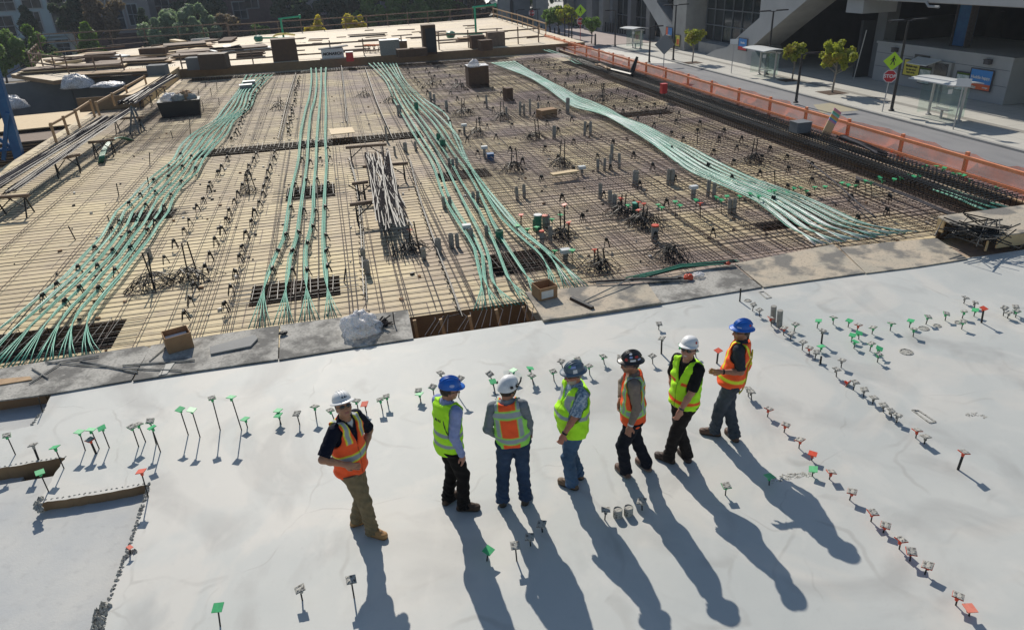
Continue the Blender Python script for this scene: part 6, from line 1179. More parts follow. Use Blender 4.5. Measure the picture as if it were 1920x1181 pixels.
for px, py, m_, lab in [(952, 8, 'car_w', 'white car in the lot at the top left of the viaduct columns'), (1000, 12, 'car_s', 'silver car in the lot between viaduct columns'), (1045, 3, 'car_w', 'white car in the lot behind the far street trees'), (1103, 14, 'car_d', 'dark car in the lot left of the darkest column'), (1096, 28, 'car_w', 'white car parked near the fifth viaduct column'), (920, 14, 'car_w', 'white car at the left of the lot')]:
    car(px, py, -2.55, M[m_], lab, .5)
# dark glimpses of shrubs round the lot
tree(1000, 45, 12, 44, M['leaf_dk'], 'dark shrub behind the farthest stop sign', n=1800, leaf=.2, trunkfrac=.02)
tree(950, 45, 8, 46, M['leaf_g'], 'dark green shrub behind the guardrail corner', n=1800, leaf=.2, trunkfrac=.02)
tree(1085, 52, 36, 30, M['leaf_dk'], 'low dark shrub under the fifth viaduct column', n=1200, leaf=.15, trunkfrac=.02)
tree(1180, 28, -10, 60, M['leaf_g'], 'green tree mirrored behind the station glazing row', n=1500, leaf=.25, trunkfrac=.2)
tree(1010, 20, -25, 70, M['leaf_dk'], 'dark tree behind the third viaduct column', n=2600, leaf=.3, trunkfrac=.1)
tree(1150, 14, -30, 70, M['leaf_dk'], 'dark tree behind the seventh viaduct column', n=2600, leaf=.3, trunkfrac=.1)
# ================================================================== PEOPLE
V3 = lambda p: np.array(p, dtype=np.float64)
class Vol:                                       # signed-distance volume, surfaced with dual contouring
    def __init__(s, lo, hi, h):
        s.h = h; s.lo = V3(lo); s.n = np.maximum(4, np.ceil((V3(hi) - s.lo) / h).astype(int) + 1)
        s.f = np.full(tuple(s.n), .25, np.float32)
    def sub(s, lo, hi):
        a = np.clip(np.floor((V3(lo) - s.lo) / s.h).astype(int), 0, s.n - 1); b = np.clip(np.ceil((V3(hi) - s.lo) / s.h).astype(int) + 1, 1, s.n)
        if np.any(b - a < 2): return None, None
        ax = [s.lo[i] + np.arange(a[i], b[i]) * s.h for i in range(3)]
        return (slice(a[0], b[0]), slice(a[1], b[1]), slice(a[2], b[2])), np.stack(np.meshgrid(*ax, indexing='ij'), -1)
    def put(s, fn, lo, hi, k=.02, mode='u'):
        mg = .05 + k; sl, X = s.sub(V3(lo) - mg, V3(hi) + mg)
        if sl is None: return
        d = fn(X); f = s.f[sl]
        if mode == 'u':
            if k > 0:
                t = np.clip(.5 + .5 * (f - d) / k, 0, 1); s.f[sl] = f * (1 - t) + d * t - k * t * (1 - t)
            else: s.f[sl] = np.minimum(f, d)
        elif mode == 's':
            d = -d; t = np.clip(.5 - .5 * (f - d) / k, 0, 1) if k > 0 else (d > f) * 1.0
            s.f[sl] = f * (1 - t) + d * t + k * t * (1 - t)
    def cone(s, a, b, ra, rb, k=.02, mode='u', ax=None, sq=1.0):
        a, b = V3(a), V3(b); R = max(ra, rb)
        def fn(X):
            ab = b - a; t = np.clip(((X - a) @ ab) / max(1e-9, ab @ ab), 0, 1); v = X - a - t[..., None] * ab
            if ax is not None:
                c = v @ ax; v = v + (c * (1 / sq - 1))[..., None] * ax
            d = np.sqrt((v * v).sum(-1)) - (ra + (rb - ra) * t)
            return d * (sq ** .5 if ax is not None and sq < 1 else 1)
        s.put(fn, np.minimum(a, b) - R, np.maximum(a, b) + R, k, mode)
    def ell(s, c, rad, rot, k=.02, mode='u'):     # rot: 3x3 rows = axes
        c = V3(c); rad = V3(rad)
        def fn(X):
            q = ((X - c) @ rot.T) / rad; l = np.sqrt((q * q).sum(-1)); return (l - 1) * rad.min() * (1 if rad.min() > .03 else 1)
        R = rad.max(); s.put(fn, c - R, c + R, k, mode)
    def disp(s, fn): 
        m = np.abs(s.f) < .05; idx = np.argwhere(m); X = s.lo + idx * s.h; s.f[m] += fn(X).astype(np.float32)
    def cut(s, fn):                              # keep where fn < 0
        sl, X = s.sub(s.lo, s.lo + s.n * s.h); s.f[sl] = np.maximum(s.f[sl], fn(X))
    def surf(s):
        f = s.f; f[0], f[-1], f[:, 0], f[:, -1], f[:, :, 0], f[:, :, -1] = .1, .1, .1, .1, .1, .1
        I = f < 0; nx, ny, nz = f.shape
        cnt = np.zeros((nx - 1, ny - 1, nz - 1), np.int8)
        for dx in (0, 1):
            for dy in (0, 1):
                for dz in (0, 1): cnt += I[dx:nx - 1 + dx, dy:ny - 1 + dy, dz:nz - 1 + dz]
        act = (cnt > 0) & (cnt < 8); cells = np.argwhere(act); ids = np.full(act.shape, -1, np.int32); ids[act] = np.arange(len(cells))
        acc = np.zeros((len(cells), 3)); num = np.zeros(len(cells))
        cs = [(0, 0, 0), (1, 0, 0), (0, 1, 0), (1, 1, 0), (0, 0, 1), (1, 0, 1), (0, 1, 1), (1, 1, 1)]
        for a in range(8):
            for b in range(a + 1, 8):
                if sum(abs(cs[a][i] - cs[b][i]) for i in range(3)) != 1: continue
                fa = f[tuple((cells + cs[a]).T)]; fb = f[tuple((cells + cs[b]).T)]; m = (fa < 0) != (fb < 0)
                t = fa[m] / (fa[m] - fb[m]); A = np.array(cs[a], float); B = np.array(cs[b], float)
                acc[m] += A + t[:, None] * (B - A); num[m] += 1
        v = (cells + acc / num[:, None]) * s.h + s.lo
        quads = []
        for ax in range(3):
            o1, o2 = (ax + 1) % 3, (ax + 2) % 3
            sl0 = [slice(None)] * 3; sl1 = [slice(None)] * 3; sl0[ax] = slice(0, -1); sl1[ax] = slice(1, None)
            d = I[tuple(sl0)] != I[tuple(sl1)]; e = np.argwhere(d)
            e = e[(e[:, o1] > 0) & (e[:, o2] > 0) & (e[:, o1] < f.shape[o1] - 1) & (e[:, o2] < f.shape[o2] - 1)]
            u1 = np.zeros(3, int); u1[o1] = 1; u2 = np.zeros(3, int); u2[o2] = 1
            q = np.stack([ids[tuple((e - u1 - u2).T)], ids[tuple((e - u2).T)], ids[tuple(e.T)], ids[tuple((e - u1).T)]], 1)
            fl = ~I[tuple(e.T)]; q[fl] = q[fl][:, ::-1]; quads.append(q)
        return v, np.concatenate(quads)
def sdf_mesh(name, vol, m, parent, colfn=None):
    v, q = vol.surf()
    me = bpy.data.meshes.new(name); off = np.array(mworld(parent).translation)
    me.from_pydata((v - off).tolist(), [], q.tolist()); me.materials.append(m); me.update()
    me.polygons.foreach_set('use_smooth', [True] * len(me.polygons))
    if colfn is not None:
        c = sum(colfn(v + np.array(o_) * .0035) for o_ in ((1, 1, 1), (-1, -1, 1), (-1, 1, -1), (1, -1, -1), (0, 0, 1.6), (0, 0, -1.6), (1.6, 0, 0), (-1.6, 0, 0))) / 8; ca = me.color_attributes.new('Col', 'FLOAT_COLOR', 'POINT')
        ca.data.foreach_set('color', np.concatenate([c, np.ones((len(c), 1))], 1).astype(np.float32).ravel())
    o = bpy.data.objects.new(name, me); COL.objects.link(o); o.parent = parent; return o
def attrmat(name, rough, bump=.3, bscale=60, spec=.3, var=.12, vscale=18, sheen=0):
    m = bpy.data.materials.new(name); m.use_nodes = True; nt = m.node_tree; N = nt.nodes; L = nt.links; b = N['Principled BSDF']
    at = N.new('ShaderNodeAttribute'); at.attribute_name = 'Col'; tc = N.new('ShaderNodeTexCoord'); nz = N.new('ShaderNodeTexNoise'); nz.inputs['Scale'].default_value = vscale; nz.inputs['Detail'].default_value = 5
    L.new(tc.outputs['Object'], nz.inputs['Vector']); rp = N.new('ShaderNodeMapRange'); rp.inputs[1].default_value = .3; rp.inputs[2].default_value = .7; rp.inputs[3].default_value = 1 - var; rp.inputs[4].default_value = 1 + var
    L.new(nz.outputs[0], rp.inputs[0]); vm = N.new('ShaderNodeVectorMath'); vm.operation = 'SCALE'; L.new(at.outputs['Color'], vm.inputs[0]); L.new(rp.outputs[0], vm.inputs['Scale']); L.new(vm.outputs[0], b.inputs['Base Color'])
    b.inputs['Roughness'].default_value = rough; b.inputs['Specular IOR Level'].default_value = spec
    if sheen: b.inputs['Sheen Weight'].default_value = sheen
    n2 = N.new('ShaderNodeTexNoise'); n2.inputs['Scale'].default_value = bscale; n2.inputs['Detail'].default_value = 4; L.new(tc.outputs['Object'], n2.inputs['Vector'])
    bp = N.new('ShaderNodeBump'); bp.inputs['Strength'].default_value = bump; bp.inputs['Distance'].default_value = .01; L.new(n2.outputs[0], bp.inputs['Height']); L.new(bp.outputs[0], b.inputs['Normal'])
    return m
M['skin'] = attrmat('skin', .5, .12, 90, .4, .08); M['skin'].node_tree.nodes['Principled BSDF'].inputs['Subsurface Weight'].default_value = .08
M['cloth'] = attrmat('woven_cloth', .85, .6, 26, .15, .14)
M['vest'] = attrmat('safety_vest_fabric', .7, .6, 18, .25, .06)
M['leather'] = attrmat('boot_leather', .6, .4, 60, .35, .2)
M['hair'] = mat('dark_hair', (.02, .014, .01), .6, (.04, .028, .02), 40)
M['hair_g'] = mat('grey_hair', (.30, .28, .26), .7, (.18, .16, .15), 40)
M['lens'] = mat('sunglass_lens', (.01, .01, .012), .1, spec=.8)
def hatmat(name, c, rough=.38): return mat(name, c, rough, tuple(v * .82 for v in c), 9, .5, .7, spec=.5)
LIME = (.50, 1.0, .03); ORG = (1.0, .12, .03); SIL = (.36, .39, .42); YEL = (.75, .85, .05); LIM2 = (.35, .80, .12)

def ik(a, c, l1, l2, hint):
    a, c = V3(a), V3(c); d = c - a; L = np.linalg.norm(d)
    if L > (l1 + l2) * .995: c = a + d / L * (l1 + l2) * .995; d = c - a; L = np.linalg.norm(d)
    u = d / L; x = (l1 * l1 - l2 * l2 + L * L) / (2 * L); h = math.sqrt(max(0, l1 * l1 - x * x))
    hint = V3(hint); hp = hint - u * (hint @ u); hp /= max(1e-6, np.linalg.norm(hp)); return a + u * x + hp * h, c
def at_px(px, Y, z):             # x so that (x,Y,z) is seen at column px
    a, b_ = CAM_R, CAM_F; k = (px - 960) / FPX; rx = V3(a) - k * V3(b_)
    return V3((-(rx[1] * Y + rx[2] * (z - CAMH)) / rx[0], Y, z))
def pw(p, Y): return V3(J(p[0], p[1], Y))
def unit(v): v = V3(v); return v / np.linalg.norm(v)
def frame(front, up):            # rows: left, front, up
    up = unit(up); fr = V3(front); fr = unit(fr - up * (fr @ up)); left = np.cross(up, fr); return np.array([left, fr, up])

def hand(vol, w, d, nrm, s=1.0, curl=.5, side=1):
    # w wrist, d pointing direction, nrm palm normal (towards which fingers curl)
    d = unit(d); nrm = unit(V3(nrm) - d * (V3(nrm) @ d)); lat = np.cross(d, nrm) * side
    pc = w + d * .045 * s; vol.ell(pc, (.043 * s, .020 * s, .052 * s), np.array([lat, nrm, d]), .012)
    vol.cone(w - d * .02, w + d * .02, .027 * s, .028 * s, .015)
    for i, (o, L_) in enumerate(zip((-.031, -.0105, .0105, .030), (.070, .080, .075, .058))):
        p = w + d * .083 * s + lat * o * s; a = curl * (.8 + .12 * i); dd = d
        for j, fr in enumerate((.45, .32, .23)):
            ang = a * (.5 + .45 * j); dd = unit(d * math.cos(ang) + nrm * math.sin(ang) + lat * o * 1.5); q = p + dd * L_ * fr * s
            vol.cone(p, q, .0098 * s, .0088 * s, .004); p = q
    p = w + d * .022 * s - lat * .032 * s; q = p + unit(d * .7 - lat * .75 + nrm * .35) * .038 * s; vol.cone(p, q, .014 * s, .012 * s, .01)
    q2 = q + unit(d * .95 - lat * .15 + nrm * .4) * .034 * s; vol.cone(q, q2, .0115 * s, .0095 * s, .004)

def hard_hat(c, F, kind, mats, parent, s=1.0, tilt=0, ridges=True, stickers=()):
    """c: centre of the head; F rows left/front/up. full brim, cap brim, or climbing helmet"""
    left, fr, up = F; o = c + up * .050 * s - fr * .006
    def W(l, f, u): return tuple(o + left * l * s + fr * f * s + up * u * s)
    n = 28; mb = MB(); prof = []
    rx, ry, rz = (.104, .126, .108) if kind != 'climb' else (.110, .135, .112)
    vs = []; rows = 11
    for i in range(rows + 1):
        th = (pi / 2) * i / rows
        for k in range(n):
            a = 2 * pi * k / n; cs, sn = math.cos(a), math.sin(a)
            low = 0 if kind != 'climb' else -.055 * max(0, -sn) ** 1 - .028 * abs(cs) ** 3 + .018 * max(0, sn)
            r_ = math.cos(th) ** .8 if i < rows else .001
            rg = 1.0
            if kind != 'climb' and ridges: rg = 1 + .035 * math.exp(-((cs) / .13) ** 2) * math.sin(th) * (1 if i < rows else 0)
            vs.append(W(rx * r_ * cs, ry * r_ * sn, (rz * math.sin(th)) * rg + low * math.cos(th) ** 2))
    fs = [(i * n + k, i * n + (k + 1) % n, (i + 1) * n + (k + 1) % n, (i + 1) * n + k) for i in range(rows) for k in range(n)]
    mb.add(vs, fs)
    if kind in ('brim', 'cap'):
        # brim: ring sheet with thickness
        rr = 4
        for side in (0, 1):
            vs = []
            for i in range(rr + 1):
                t = i / rr
                for k in range(n):
                    a = 2 * pi * k / n; sn = math.sin(a)
                    if kind == 'brim': wd = .026 + .026 * max(0, sn) ** 2 + .012 * max(0, -sn)
                    else: wd = .005 + .050 * max(0, sn) ** 1.5
                    drop = -.020 * t - .010 * t * max(0, -sn) + (.004 * t if kind == 'cap' else 0)
                    vs.append(W((rx + wd * t) * math.cos(a), (ry + wd * t) * sn, drop + .006 - side * .006))
            fs = [(i * n + k, (i + 1) * n + k, (i + 1) * n + (k + 1) % n, i * n + (k + 1) % n) for i in range(rr) for k in range(n)]
            if side: fs = [f[::-1] for f in fs]
            mb.add(vs, fs)
        b0 = len(mb.v) - 2 * (rr + 1) * n
        for k in range(n): mb.f.append((b0 + rr * n + k, b0 + (rr + 1) * n + rr * n + k, b0 + (rr + 1) * n + rr * n + (k + 1) % n, b0 + rr * n + (k + 1) % n)); mb.m.append(0)
    hat = mb.build('hard_hat', mats[0], parent, world=True, smooth=True)
    # central ridge ribs
    if kind != 'climb' and ridges:
        rb = MB()
        for off in (-.028, 0, .028):
            pts = [W(off, ry * 1.005 * math.cos(t_), rz * 1.02 * math.sin(t_) * math.sqrt(max(0, 1 - (off / rx) ** 2)) + .002) for t_ in np.linspace(.35, pi - .35, 14)]
            rb.tube(pts, .0065 * s if off == 0 else .005 * s, 6)
        rb.build('ridge', mats[0], hat, world=True, smooth=True)
    if kind == 'climb':
        for sd in (1, -1):
            st = MB(); st.tube([W(sd * .104, .045, -.01), W(sd * .088, .03, -.09), W(sd * .05, .05, -.15)], .006, 5); st.tube([W(sd * .095, -.055, -.05), W(sd * .088, .02, -.09)], .006, 5)
            st.box(W(sd * .106, .03, .012), (.028, .042, .03)); st.tube([W(sd * .110, .05, .01), W(sd * .104, .10, .045), W(sd * .08, .14, .07)], .010, 6)
            st.prism([W(sd * .094, -.075, .03), W(sd * .102, -.052, .03), W(sd * .106, -.040, .0), W(sd * .096, -.075, .0)], (left * sd * .012).tolist())
            st.build('chin_strap', M['black'], hat, world=True)
        vz = MB(); 
        for i in range(8):
            a0, a1 = -1.1 + i * .275, -1.1 + (i + 1) * .275
            q = lambda a, u_, e: W((rx + e) * math.sin(a), (ry + e) * math.cos(a), u_)
            vz.quad(q(a0, .05, .02), q(a1, .05, .02), q(a1, .10, .045), q(a0, .10, .045))
        vz.build('visor', M['clear'], hat, world=True)
    if kind == 'cap' or kind == 'brim':
        st = MB()   # suspension band and ratchet seen under the shell
        pts = [W(.086 * math.cos(a), .106 * math.sin(a), -.014) for a in np.linspace(0, 2 * pi, 20)]
        for i in range(19): st.beam(pts[i], pts[i + 1], .006, .022, up=tuple(up))
        st.box(W(0, -.108, -.028), (.035, .025, .028)); st.build('suspension', M['black'], hat, world=True)
    # stickers follow the shell
    for (az, el, w, h, m_, shape) in stickers:
        sb = MB(); nn = 5; a0 = radians(az); e0 = radians(el); vs = []
        def SP(a, e, k_=1.012): 
            r_ = max(0, math.cos(e)) ** .8; return V3(W(rx * r_ * math.sin(a) * k_, ry * r_ * math.cos(a) * k_, rz * math.sin(e) * k_ * (1.0)))
        if shape == 'r':
            for i in range(nn + 1):
                for j in range(nn + 1): vs.append(tuple(SP(a0 + w * (i / nn - .5), e0 + h * (j / nn - .5))))
            sb.add(vs, [(i * (nn + 1) + j, (i + 1) * (nn + 1) + j, (i + 1) * (nn + 1) + j + 1, i * (nn + 1) + j + 1) for i in range(nn) for j in range(nn)])
        else:
            vs = [tuple(SP(a0, e0, 1.016))] + [tuple(SP(a0 + w / 2 * math.cos(q_), e0 + h / 2 * math.sin(q_), 1.016)) for q_ in np.linspace(0, 2 * pi, 15)[:-1]]
            sb.add(vs, [(0, 1 + i, 1 + (i + 1) % 14) for i in range(14)])
        sb.build('sticker', m_, hat, world=True)
    return hat

def person(D):
    s = D['s']; RA, LA = P(*D['Ra'], .1), P(*D['La'], .1); RT, LT = P(*D['Rt'], .05), P(*D['Lt'], .05)
    y0 = (RA.y + LA.y) / 2; base = ((RA.x + LA.x) / 2, y0, 0)
    root = thing('person', D['label'], 'person', base, 0, 'people in hard hats on the slab')
    yaw = radians(D['yaw']); fr = V3((math.cos(yaw), math.sin(yaw), 0)); ly = radians(D.get('pyaw', D['yaw'])); pfr = V3((math.cos(ly), math.sin(ly), 0))
    Z = V3((0, 0, 1)); left = np.cross(Z, fr); pleft = np.cross(Z, pfr)
    ra, la = V3((RA.x, RA.y, .085)), V3((LA.x, LA.y, .085))
    pz = .955 * s - D.get('sink', 0)
    pel = at_px(D['pel'], y0 + D.get('pdy', 0), pz)
    hipR = pel - pleft * .092 * s - Z * .03; hipL = pel + pleft * .092 * s - Z * .03
    thigh, shin = .435 * s, .42 * s
    need = max(np.linalg.norm(hipR - ra), np.linalg.norm(hipL - la))
    if need > (thigh + shin) * .995: dz = (need - (thigh + shin) * .99); hipR[2] -= dz * .6; hipL[2] -= dz * .6; pel[2] -= dz * .6
    kh = D.get('kh', (0, 0)); kR, ra2 = ik(hipR, ra, thigh, shin, pfr + pleft * kh[0] * -1 * 0 + V3((kh[0], 0, 0))); kL, la2 = ik(hipL, la, thigh, shin, pfr + V3((kh[1], 0, 0)))
    neck = at_px(D['neck'], y0 + D.get('ndy', 0), 1.485 * s - D.get('sink', 0) * .8); 
    up = unit(neck - pel); T = frame(fr, up); left, fr2, up = T
    shc = neck - up * .045 * s; shR = shc - left * .178 * s; shL = shc + left * .178 * s
    if 'shr' in D: shR = shR + V3(D['shr'])
    if 'shl' in D: shL = shL + V3(D['shl'])
    wR = pw(D['Rw'][:2], y0 + D['Rw'][2]); wL = pw(D['Lw'][:2], y0 + D['Lw'][2])
    ua, fa = .295 * s, .262 * s
    def hang(sh, px):
        z = sh[2] - .965 * (ua + fa); return at_px(px[0], sh[1] - .05, z)
    if D.get('strR'): wR = hang(shR, D['Rw'])
    if D.get('strL'): wL = hang(shL, D['Lw'])
    eR, wR = ik(shR, wR, ua, fa, D.get('eR', -fr - left * .3)); eL, wL = ik(shL, wL, ua, fa, D.get('eL', -fr + left * .3))
    hy = radians(D['hyaw']); hf = V3((math.cos(hy), math.sin(hy), D.get('hpitch', -.1))); hfr = unit(hf); hl = unit(np.cross(unit(up * .4 + Z), hfr)); hu = np.cross(hfr, hl); HF = np.array([hl, hfr, hu])
    hc = neck + up * .045 * s + unit(up + Z) * .128 * s + hfr * .040
    sk = V3(D.get('skin', (.42, .20, .12)))
    belly = D.get('belly', 0); bw = D.get('bulk', 1.0)
    pts = np.array([ra, la, kR, kL, pel, shR, shL, eR, eL, wR, wL, hc, V3(RT), V3(LT)]); lo, hi = pts.min(0) - .24, pts.max(0) + .24; lo[2] = -.02; hi[2] = hc[2] + .17
    # ---- body
    vb = Vol(lo, hi, .0075)
    chest = neck - up * .20 * s; waist = pel + up * .13 * s
    def torso(v, e, lowz=None, k=.04, belly_=1.0):
        v.cone(pel, waist, (.158 + e) * bw * s, (.148 + e) * bw * s, k, ax=fr2, sq=.70)
        v.cone(waist, chest, (.148 + e) * bw * s, (.168 + e) * bw * s, k, ax=fr2, sq=.68)
        v.cone(chest, neck - up * .10 * s, (.168 + e) * bw * s, (.145 + e) * bw * s, k, ax=fr2, sq=.62)
        v.cone(shR + left * .03, shL - left * .03, (.056 + e) * s, (.056 + e) * s, k)
        v.cone(neck - up * .07, neck + up * .01, (.080 + e * .6) * s, (.052 + e * .4) * s, k)
        if belly: v.ell(waist + fr2 * (.055 + belly * .25) * s + up * .01, (.16 * s * bw + e, .115 * s + belly + e, .17 * s + e), T, .06)
    torso(vb, 0)
    vb.cone(neck - up * .03, hc - hu * .06 - hfr * .025, .058 * s, .055 * s, .02)
    vb.ell(hc + hu * .012 - hfr * .008, (.076 * s, .097 * s, .112 * s), HF, .02)                      # skull
    vb.ell(hc - hu * .045 + hfr * .028, (.058 * s, .062 * s, .075 * s), HF, .03)                       # face and jaw
    vb.ell(hc - hu * .098 + hfr * .066, (.026 * s, .022 * s, .022 * s), HF, .02)                        # chin
    vb.cone(hc - hu * .002 + hfr * .092, hc - hu * .036 + hfr * .113, .009, .0155, .012)             # nose
    vb.ell(hc - hu * .068 + hfr * .086, (.027, .012, .010), HF, .01)                                   # lips
    for sd in (1, -1):
        vb.ell(hc - hu * .028 + hl * sd * .078 - hfr * .012, (.010, .021, .032), HF, .008)              # ears
        vb.ell(hc - hu * .030 + hl * sd * .042 + hfr * .066, (.024, .02, .02), HF, .02)                 # cheeks
        vb.ell(hc + hu * .004 + hl * sd * .032 + hfr * .094, (.018, .011, .011), HF, .006, 's')         # eye sockets
        vb.ell(hc + hu * .002 + hl * sd * .032 + hfr * .080, (.013, .013, .012), HF, .003)
    for S_, E_, W_ in ((shR, eR, wR), (shL, eL, wL)):
        vb.cone(S_, E_, .052 * s, .041 * s, .03); vb.cone(E_, E_ + (W_ - E_) * .35, .040 * s, .041 * s, .02); vb.cone(E_ + (W_ - E_) * .35, W_, .041 * s, .026 * s, .02)
    hR, hL = D.get('hR', None), D.get('hL', None)
    hand(vb, wR, hR[0] if hR else unit(wR - eR) + V3((0, 0, -.5)), hR[1] if hR else left * 1.0 - fr2 * .35, s, hR[2] if hR else .75, 1)
    hand(vb, wL, hL[0] if hL else unit(wL - eL) + V3((0, 0, -.5)), hL[1] if hL else -left * 1.0 - fr2 * .35, s, hL[2] if hL else .75, -1)
    for H_, K_, A_2 in ((hipR, kR, ra2), (hipL, kL, la2)): vb.cone(H_, K_, .078 * s, .055 * s, .04); vb.cone(K_, A_2, .054 * s, .036 * s, .02)
    stub = D.get('stubble', 0); beard = V3(D.get('beard', sk * .55))
    def skincol(v):
        c = np.tile(sk, (len(v), 1)); q = (v - hc) @ HF.T
        lipm = (np.abs(q[:, 0]) < .026) & (q[:, 1] > .08) & (np.abs(q[:, 2] + .068) < .009); c[lipm] = (.32, .10, .08)
        if D.get('smile'): tm = (np.abs(q[:, 0]) < .021) & (q[:, 1] > .08) & (np.abs(q[:, 2] + .066) < .0055); c[tm] = (.75, .70, .62)
        if stub: m_ = (q[:, 2] < -.045) & (q[:, 1] > .0) & (q[:, 2] > -.13); w_ = np.clip((-.045 - q[:, 2]) / .02, 0, 1) * stub; c[m_] = c[m_] * (1 - w_[m_, None]) + beard * w_[m_, None]; c[lipm] = (.30, .10, .08)
        hm = (q[:, 2] > -.05) & (q[:, 1] < -.035) & (q[:, 2] < .2); c[hm] = V3(D.get('hairc', (.03, .02, .015)))
        sb = (np.abs(q[:, 0]) > .066) & (q[:, 1] < .0) & (q[:, 1] > -.04) & (q[:, 2] > -.02); c[sb] = V3(D.get('hairc', (.03, .02, .015)))
        return c
    body = sdf_mesh('body', vb, M['skin'], root, skincol)
    # ---- hair under the hat
    vh = Vol(hc - .2, hc + .2, .009)
    vh.ell(hc + hu * .015 - hfr * .018, (.083 * s, .098 * s, .112 * s), HF, 0)
    vh.cut(lambda X: ((X - hc) @ hfr) + .018 - .25 * np.maximum(0, ((X - hc) @ hu) - .01)); vh.cut(lambda X: -(((X - hc) @ hu) + D.get('hairlow', .055)))
    if D.get('ponytail'): vh.cone(hc - hfr * .085 + hu * .0, hc - hfr * .085 - hu * .11, .036, .03, .02)
    vh.disp(lambda X: .003 * np.sin(X[:, 0] * 240) * np.sin(X[:, 2] * 90 + X[:, 1] * 200))
    sdf_mesh('hair', vh, M['hair_g'] if D.get('grey') else M['hair'], root)
    # ---- shirt
    sc = D['shirt']; sl_ = D['sleeve']
    pad = .013
    vs_ = Vol(lo, hi, .009); torso(vs_, pad, k=.04)
    for S_, E_, W_ in ((shR, eR, wR), (shL, eL, wL)):
        if sl_ == 'short': vs_.cone(S_, S_ + (E_ - S_) * .88, .069 * s, .068 * s, .03)
        else:
            vs_.cone(S_, E_, .067 * s, .056 * s, .03); we = E_ + (W_ - E_) * (.97 if sl_ == 'long' else .72); vs_.cone(E_, we, .056 * s, .042 * s, .02)
    def folds(amp, fx=30, seed=0.):
        return lambda X: amp * (np.sin(X[:, 2] * fx + 3 * np.sin(X[:, 0] * 13 + seed) + seed) * np.sin(X[:, 0] * 17 + X[:, 1] * 23 + seed) + .6 * np.sin(X[:, 2] * fx * 1.9 + X[:, 0] * 31 + X[:, 1] * 19 + seed * 2))
    vs_.disp(folds(.0026, 48, D['n']))
    for S_, E_, W_ in ((shR, eR, wR), (shL, eL, wL)):           # clean sleeve ends
        d = unit(E_ - S_); e_ = S_ + (E_ - S_) * .9
        if sl_ == 'short':
            sl, X = vs_.sub(np.minimum(S_, E_) - .13, np.maximum(S_, E_) + .13)
            q = (X - e_) @ d; lat_ = X - S_ - ((X - S_) @ d)[..., None] * d; near = np.sqrt((lat_ ** 2).sum(-1)) < .12
            # only remove beyond the cuff, away from the trunk
            tr = ((X - pel) @ left); keep = np.abs(tr) < .15 * bw * s
            vs_.f[sl] = np.where(near & ~keep, np.maximum(vs_.f[sl], q), vs_.f[sl])
    hem = D.get('hem', .03)
    vs_.cut(lambda X: np.where(np.abs((X - pel) @ left) < .20 * bw * s + .02, -(((X - pel) @ up) + hem), -9))
    vs_.cone(neck - up * .01, neck + up * .05 * s, .068 * s, .064 * s, .012)                          # collar
    vs_.cone(neck + up * .02 + fr2 * .02, neck + up * .12, .058 * s, .062 * s, .004, 's')
    sc = V3(sc)
    def shirtcol(v):
        c = np.tile(sc, (len(v), 1))
        if D.get('print'):
            n_ = np.sin(v[:, 0] * 95 + 4 * np.sin(v[:, 2] * 60)) * np.sin(v[:, 2] * 80 + 3 * np.sin(v[:, 1] * 90)) + .4 * np.sin(v[:, 1] * 160); c[n_ > .25] = V3(D['print']); c[n_ < -.55] = (.05, .08, .14)
        if D.get('tee') is not None:
            q = (v - neck) @ T.T; m_ = (q[:, 1] > .02) & (np.abs(q[:, 0]) < .04 + .0 * q[:, 2]) & (q[:, 2] > -.06) & (np.abs(q[:, 0]) < (.06 + q[:, 2]) * .7); c[m_] = V3(D['tee'])
        return c
    shirt = sdf_mesh('shirt', vs_, M['cloth'], root, shirtcol)
    # ---- vest
    vv = Vol(lo, hi, .0085); flare = D.get('flare', .0); pe = .034
    torso(vv, pe + .006, k=.05)
    vb_ = D.get('vb', -.10)
    vv.cone(pel + up * (vb_ + .05), waist, (.192 + flare) * bw * s, (.180) * bw * s, .05, ax=fr2, sq=.84)
    if D.get('billow'): 
        for (l_, f__, u__, r_) in D['billow']: vv.ell(pel + left * l_ + fr2 * f__ + up * u__, (r_, r_ * .8, r_ * 1.2), T, .07)
    vv.disp(folds(.006, 24, D['n'] * 1.7))
    vv.cut(lambda X: -(((X - pel) @ up) - vb_ - .012 * np.sin((X @ left) * 14)))
    vv.cut(lambda X: ((X - neck) @ up) - .035)
    for S_, E_, sg in ((shR, eR, -1), (shL, eL, 1)):                                               # armholes
        a0 = S_ + left * sg * .012; vv.cone(a0, a0 - up * .10, .084 * s, .082 * s, .01, 's'); vv.cone(a0, a0 + left * sg * .2, .10 * s, .12 * s, .01, 's')
        vv.cone(S_, E_, .079 * s, .073 * s, .008, 's')
    vv.cone(neck - up * .025, neck + up * .12, .082 * s, .10 * s, .01, 's')
    vd = D.get('vneck', .26)
    if vd > 0:
        def wedge(X):
            q = (X - neck) @ T.T; w = .075 * (1 + q[..., 2] / vd); d_ = np.abs(q[..., 0]) - w; return np.maximum(np.maximum(d_, -q[..., 1] + .0), -(q[..., 2] + vd))
        vv.put(wedge, neck - .32, neck + .2, .006, 's')
    base_c = V3(D['vest']); stripes = D['stripes']
    def vestcol(v):
        q = (v - pel) @ T.T; H_ = (neck - pel) @ up; c = np.tile(base_c, (len(v), 1)); l_, f2_, h_ = q[:, 0] / s, q[:, 1], q[:, 2] / H_
        for st in stripes:
            m_ = st[0](l_, f2_, h_); c[m_] = V3(st[1])
        zz = (f2_ > 0) & (np.abs(l_) < .006) & (h_ < 1 - vd / H_); c[zz] *= .45
        return c
    vest = sdf_mesh('safety_vest', vv, M['vest'], root, vestcol)
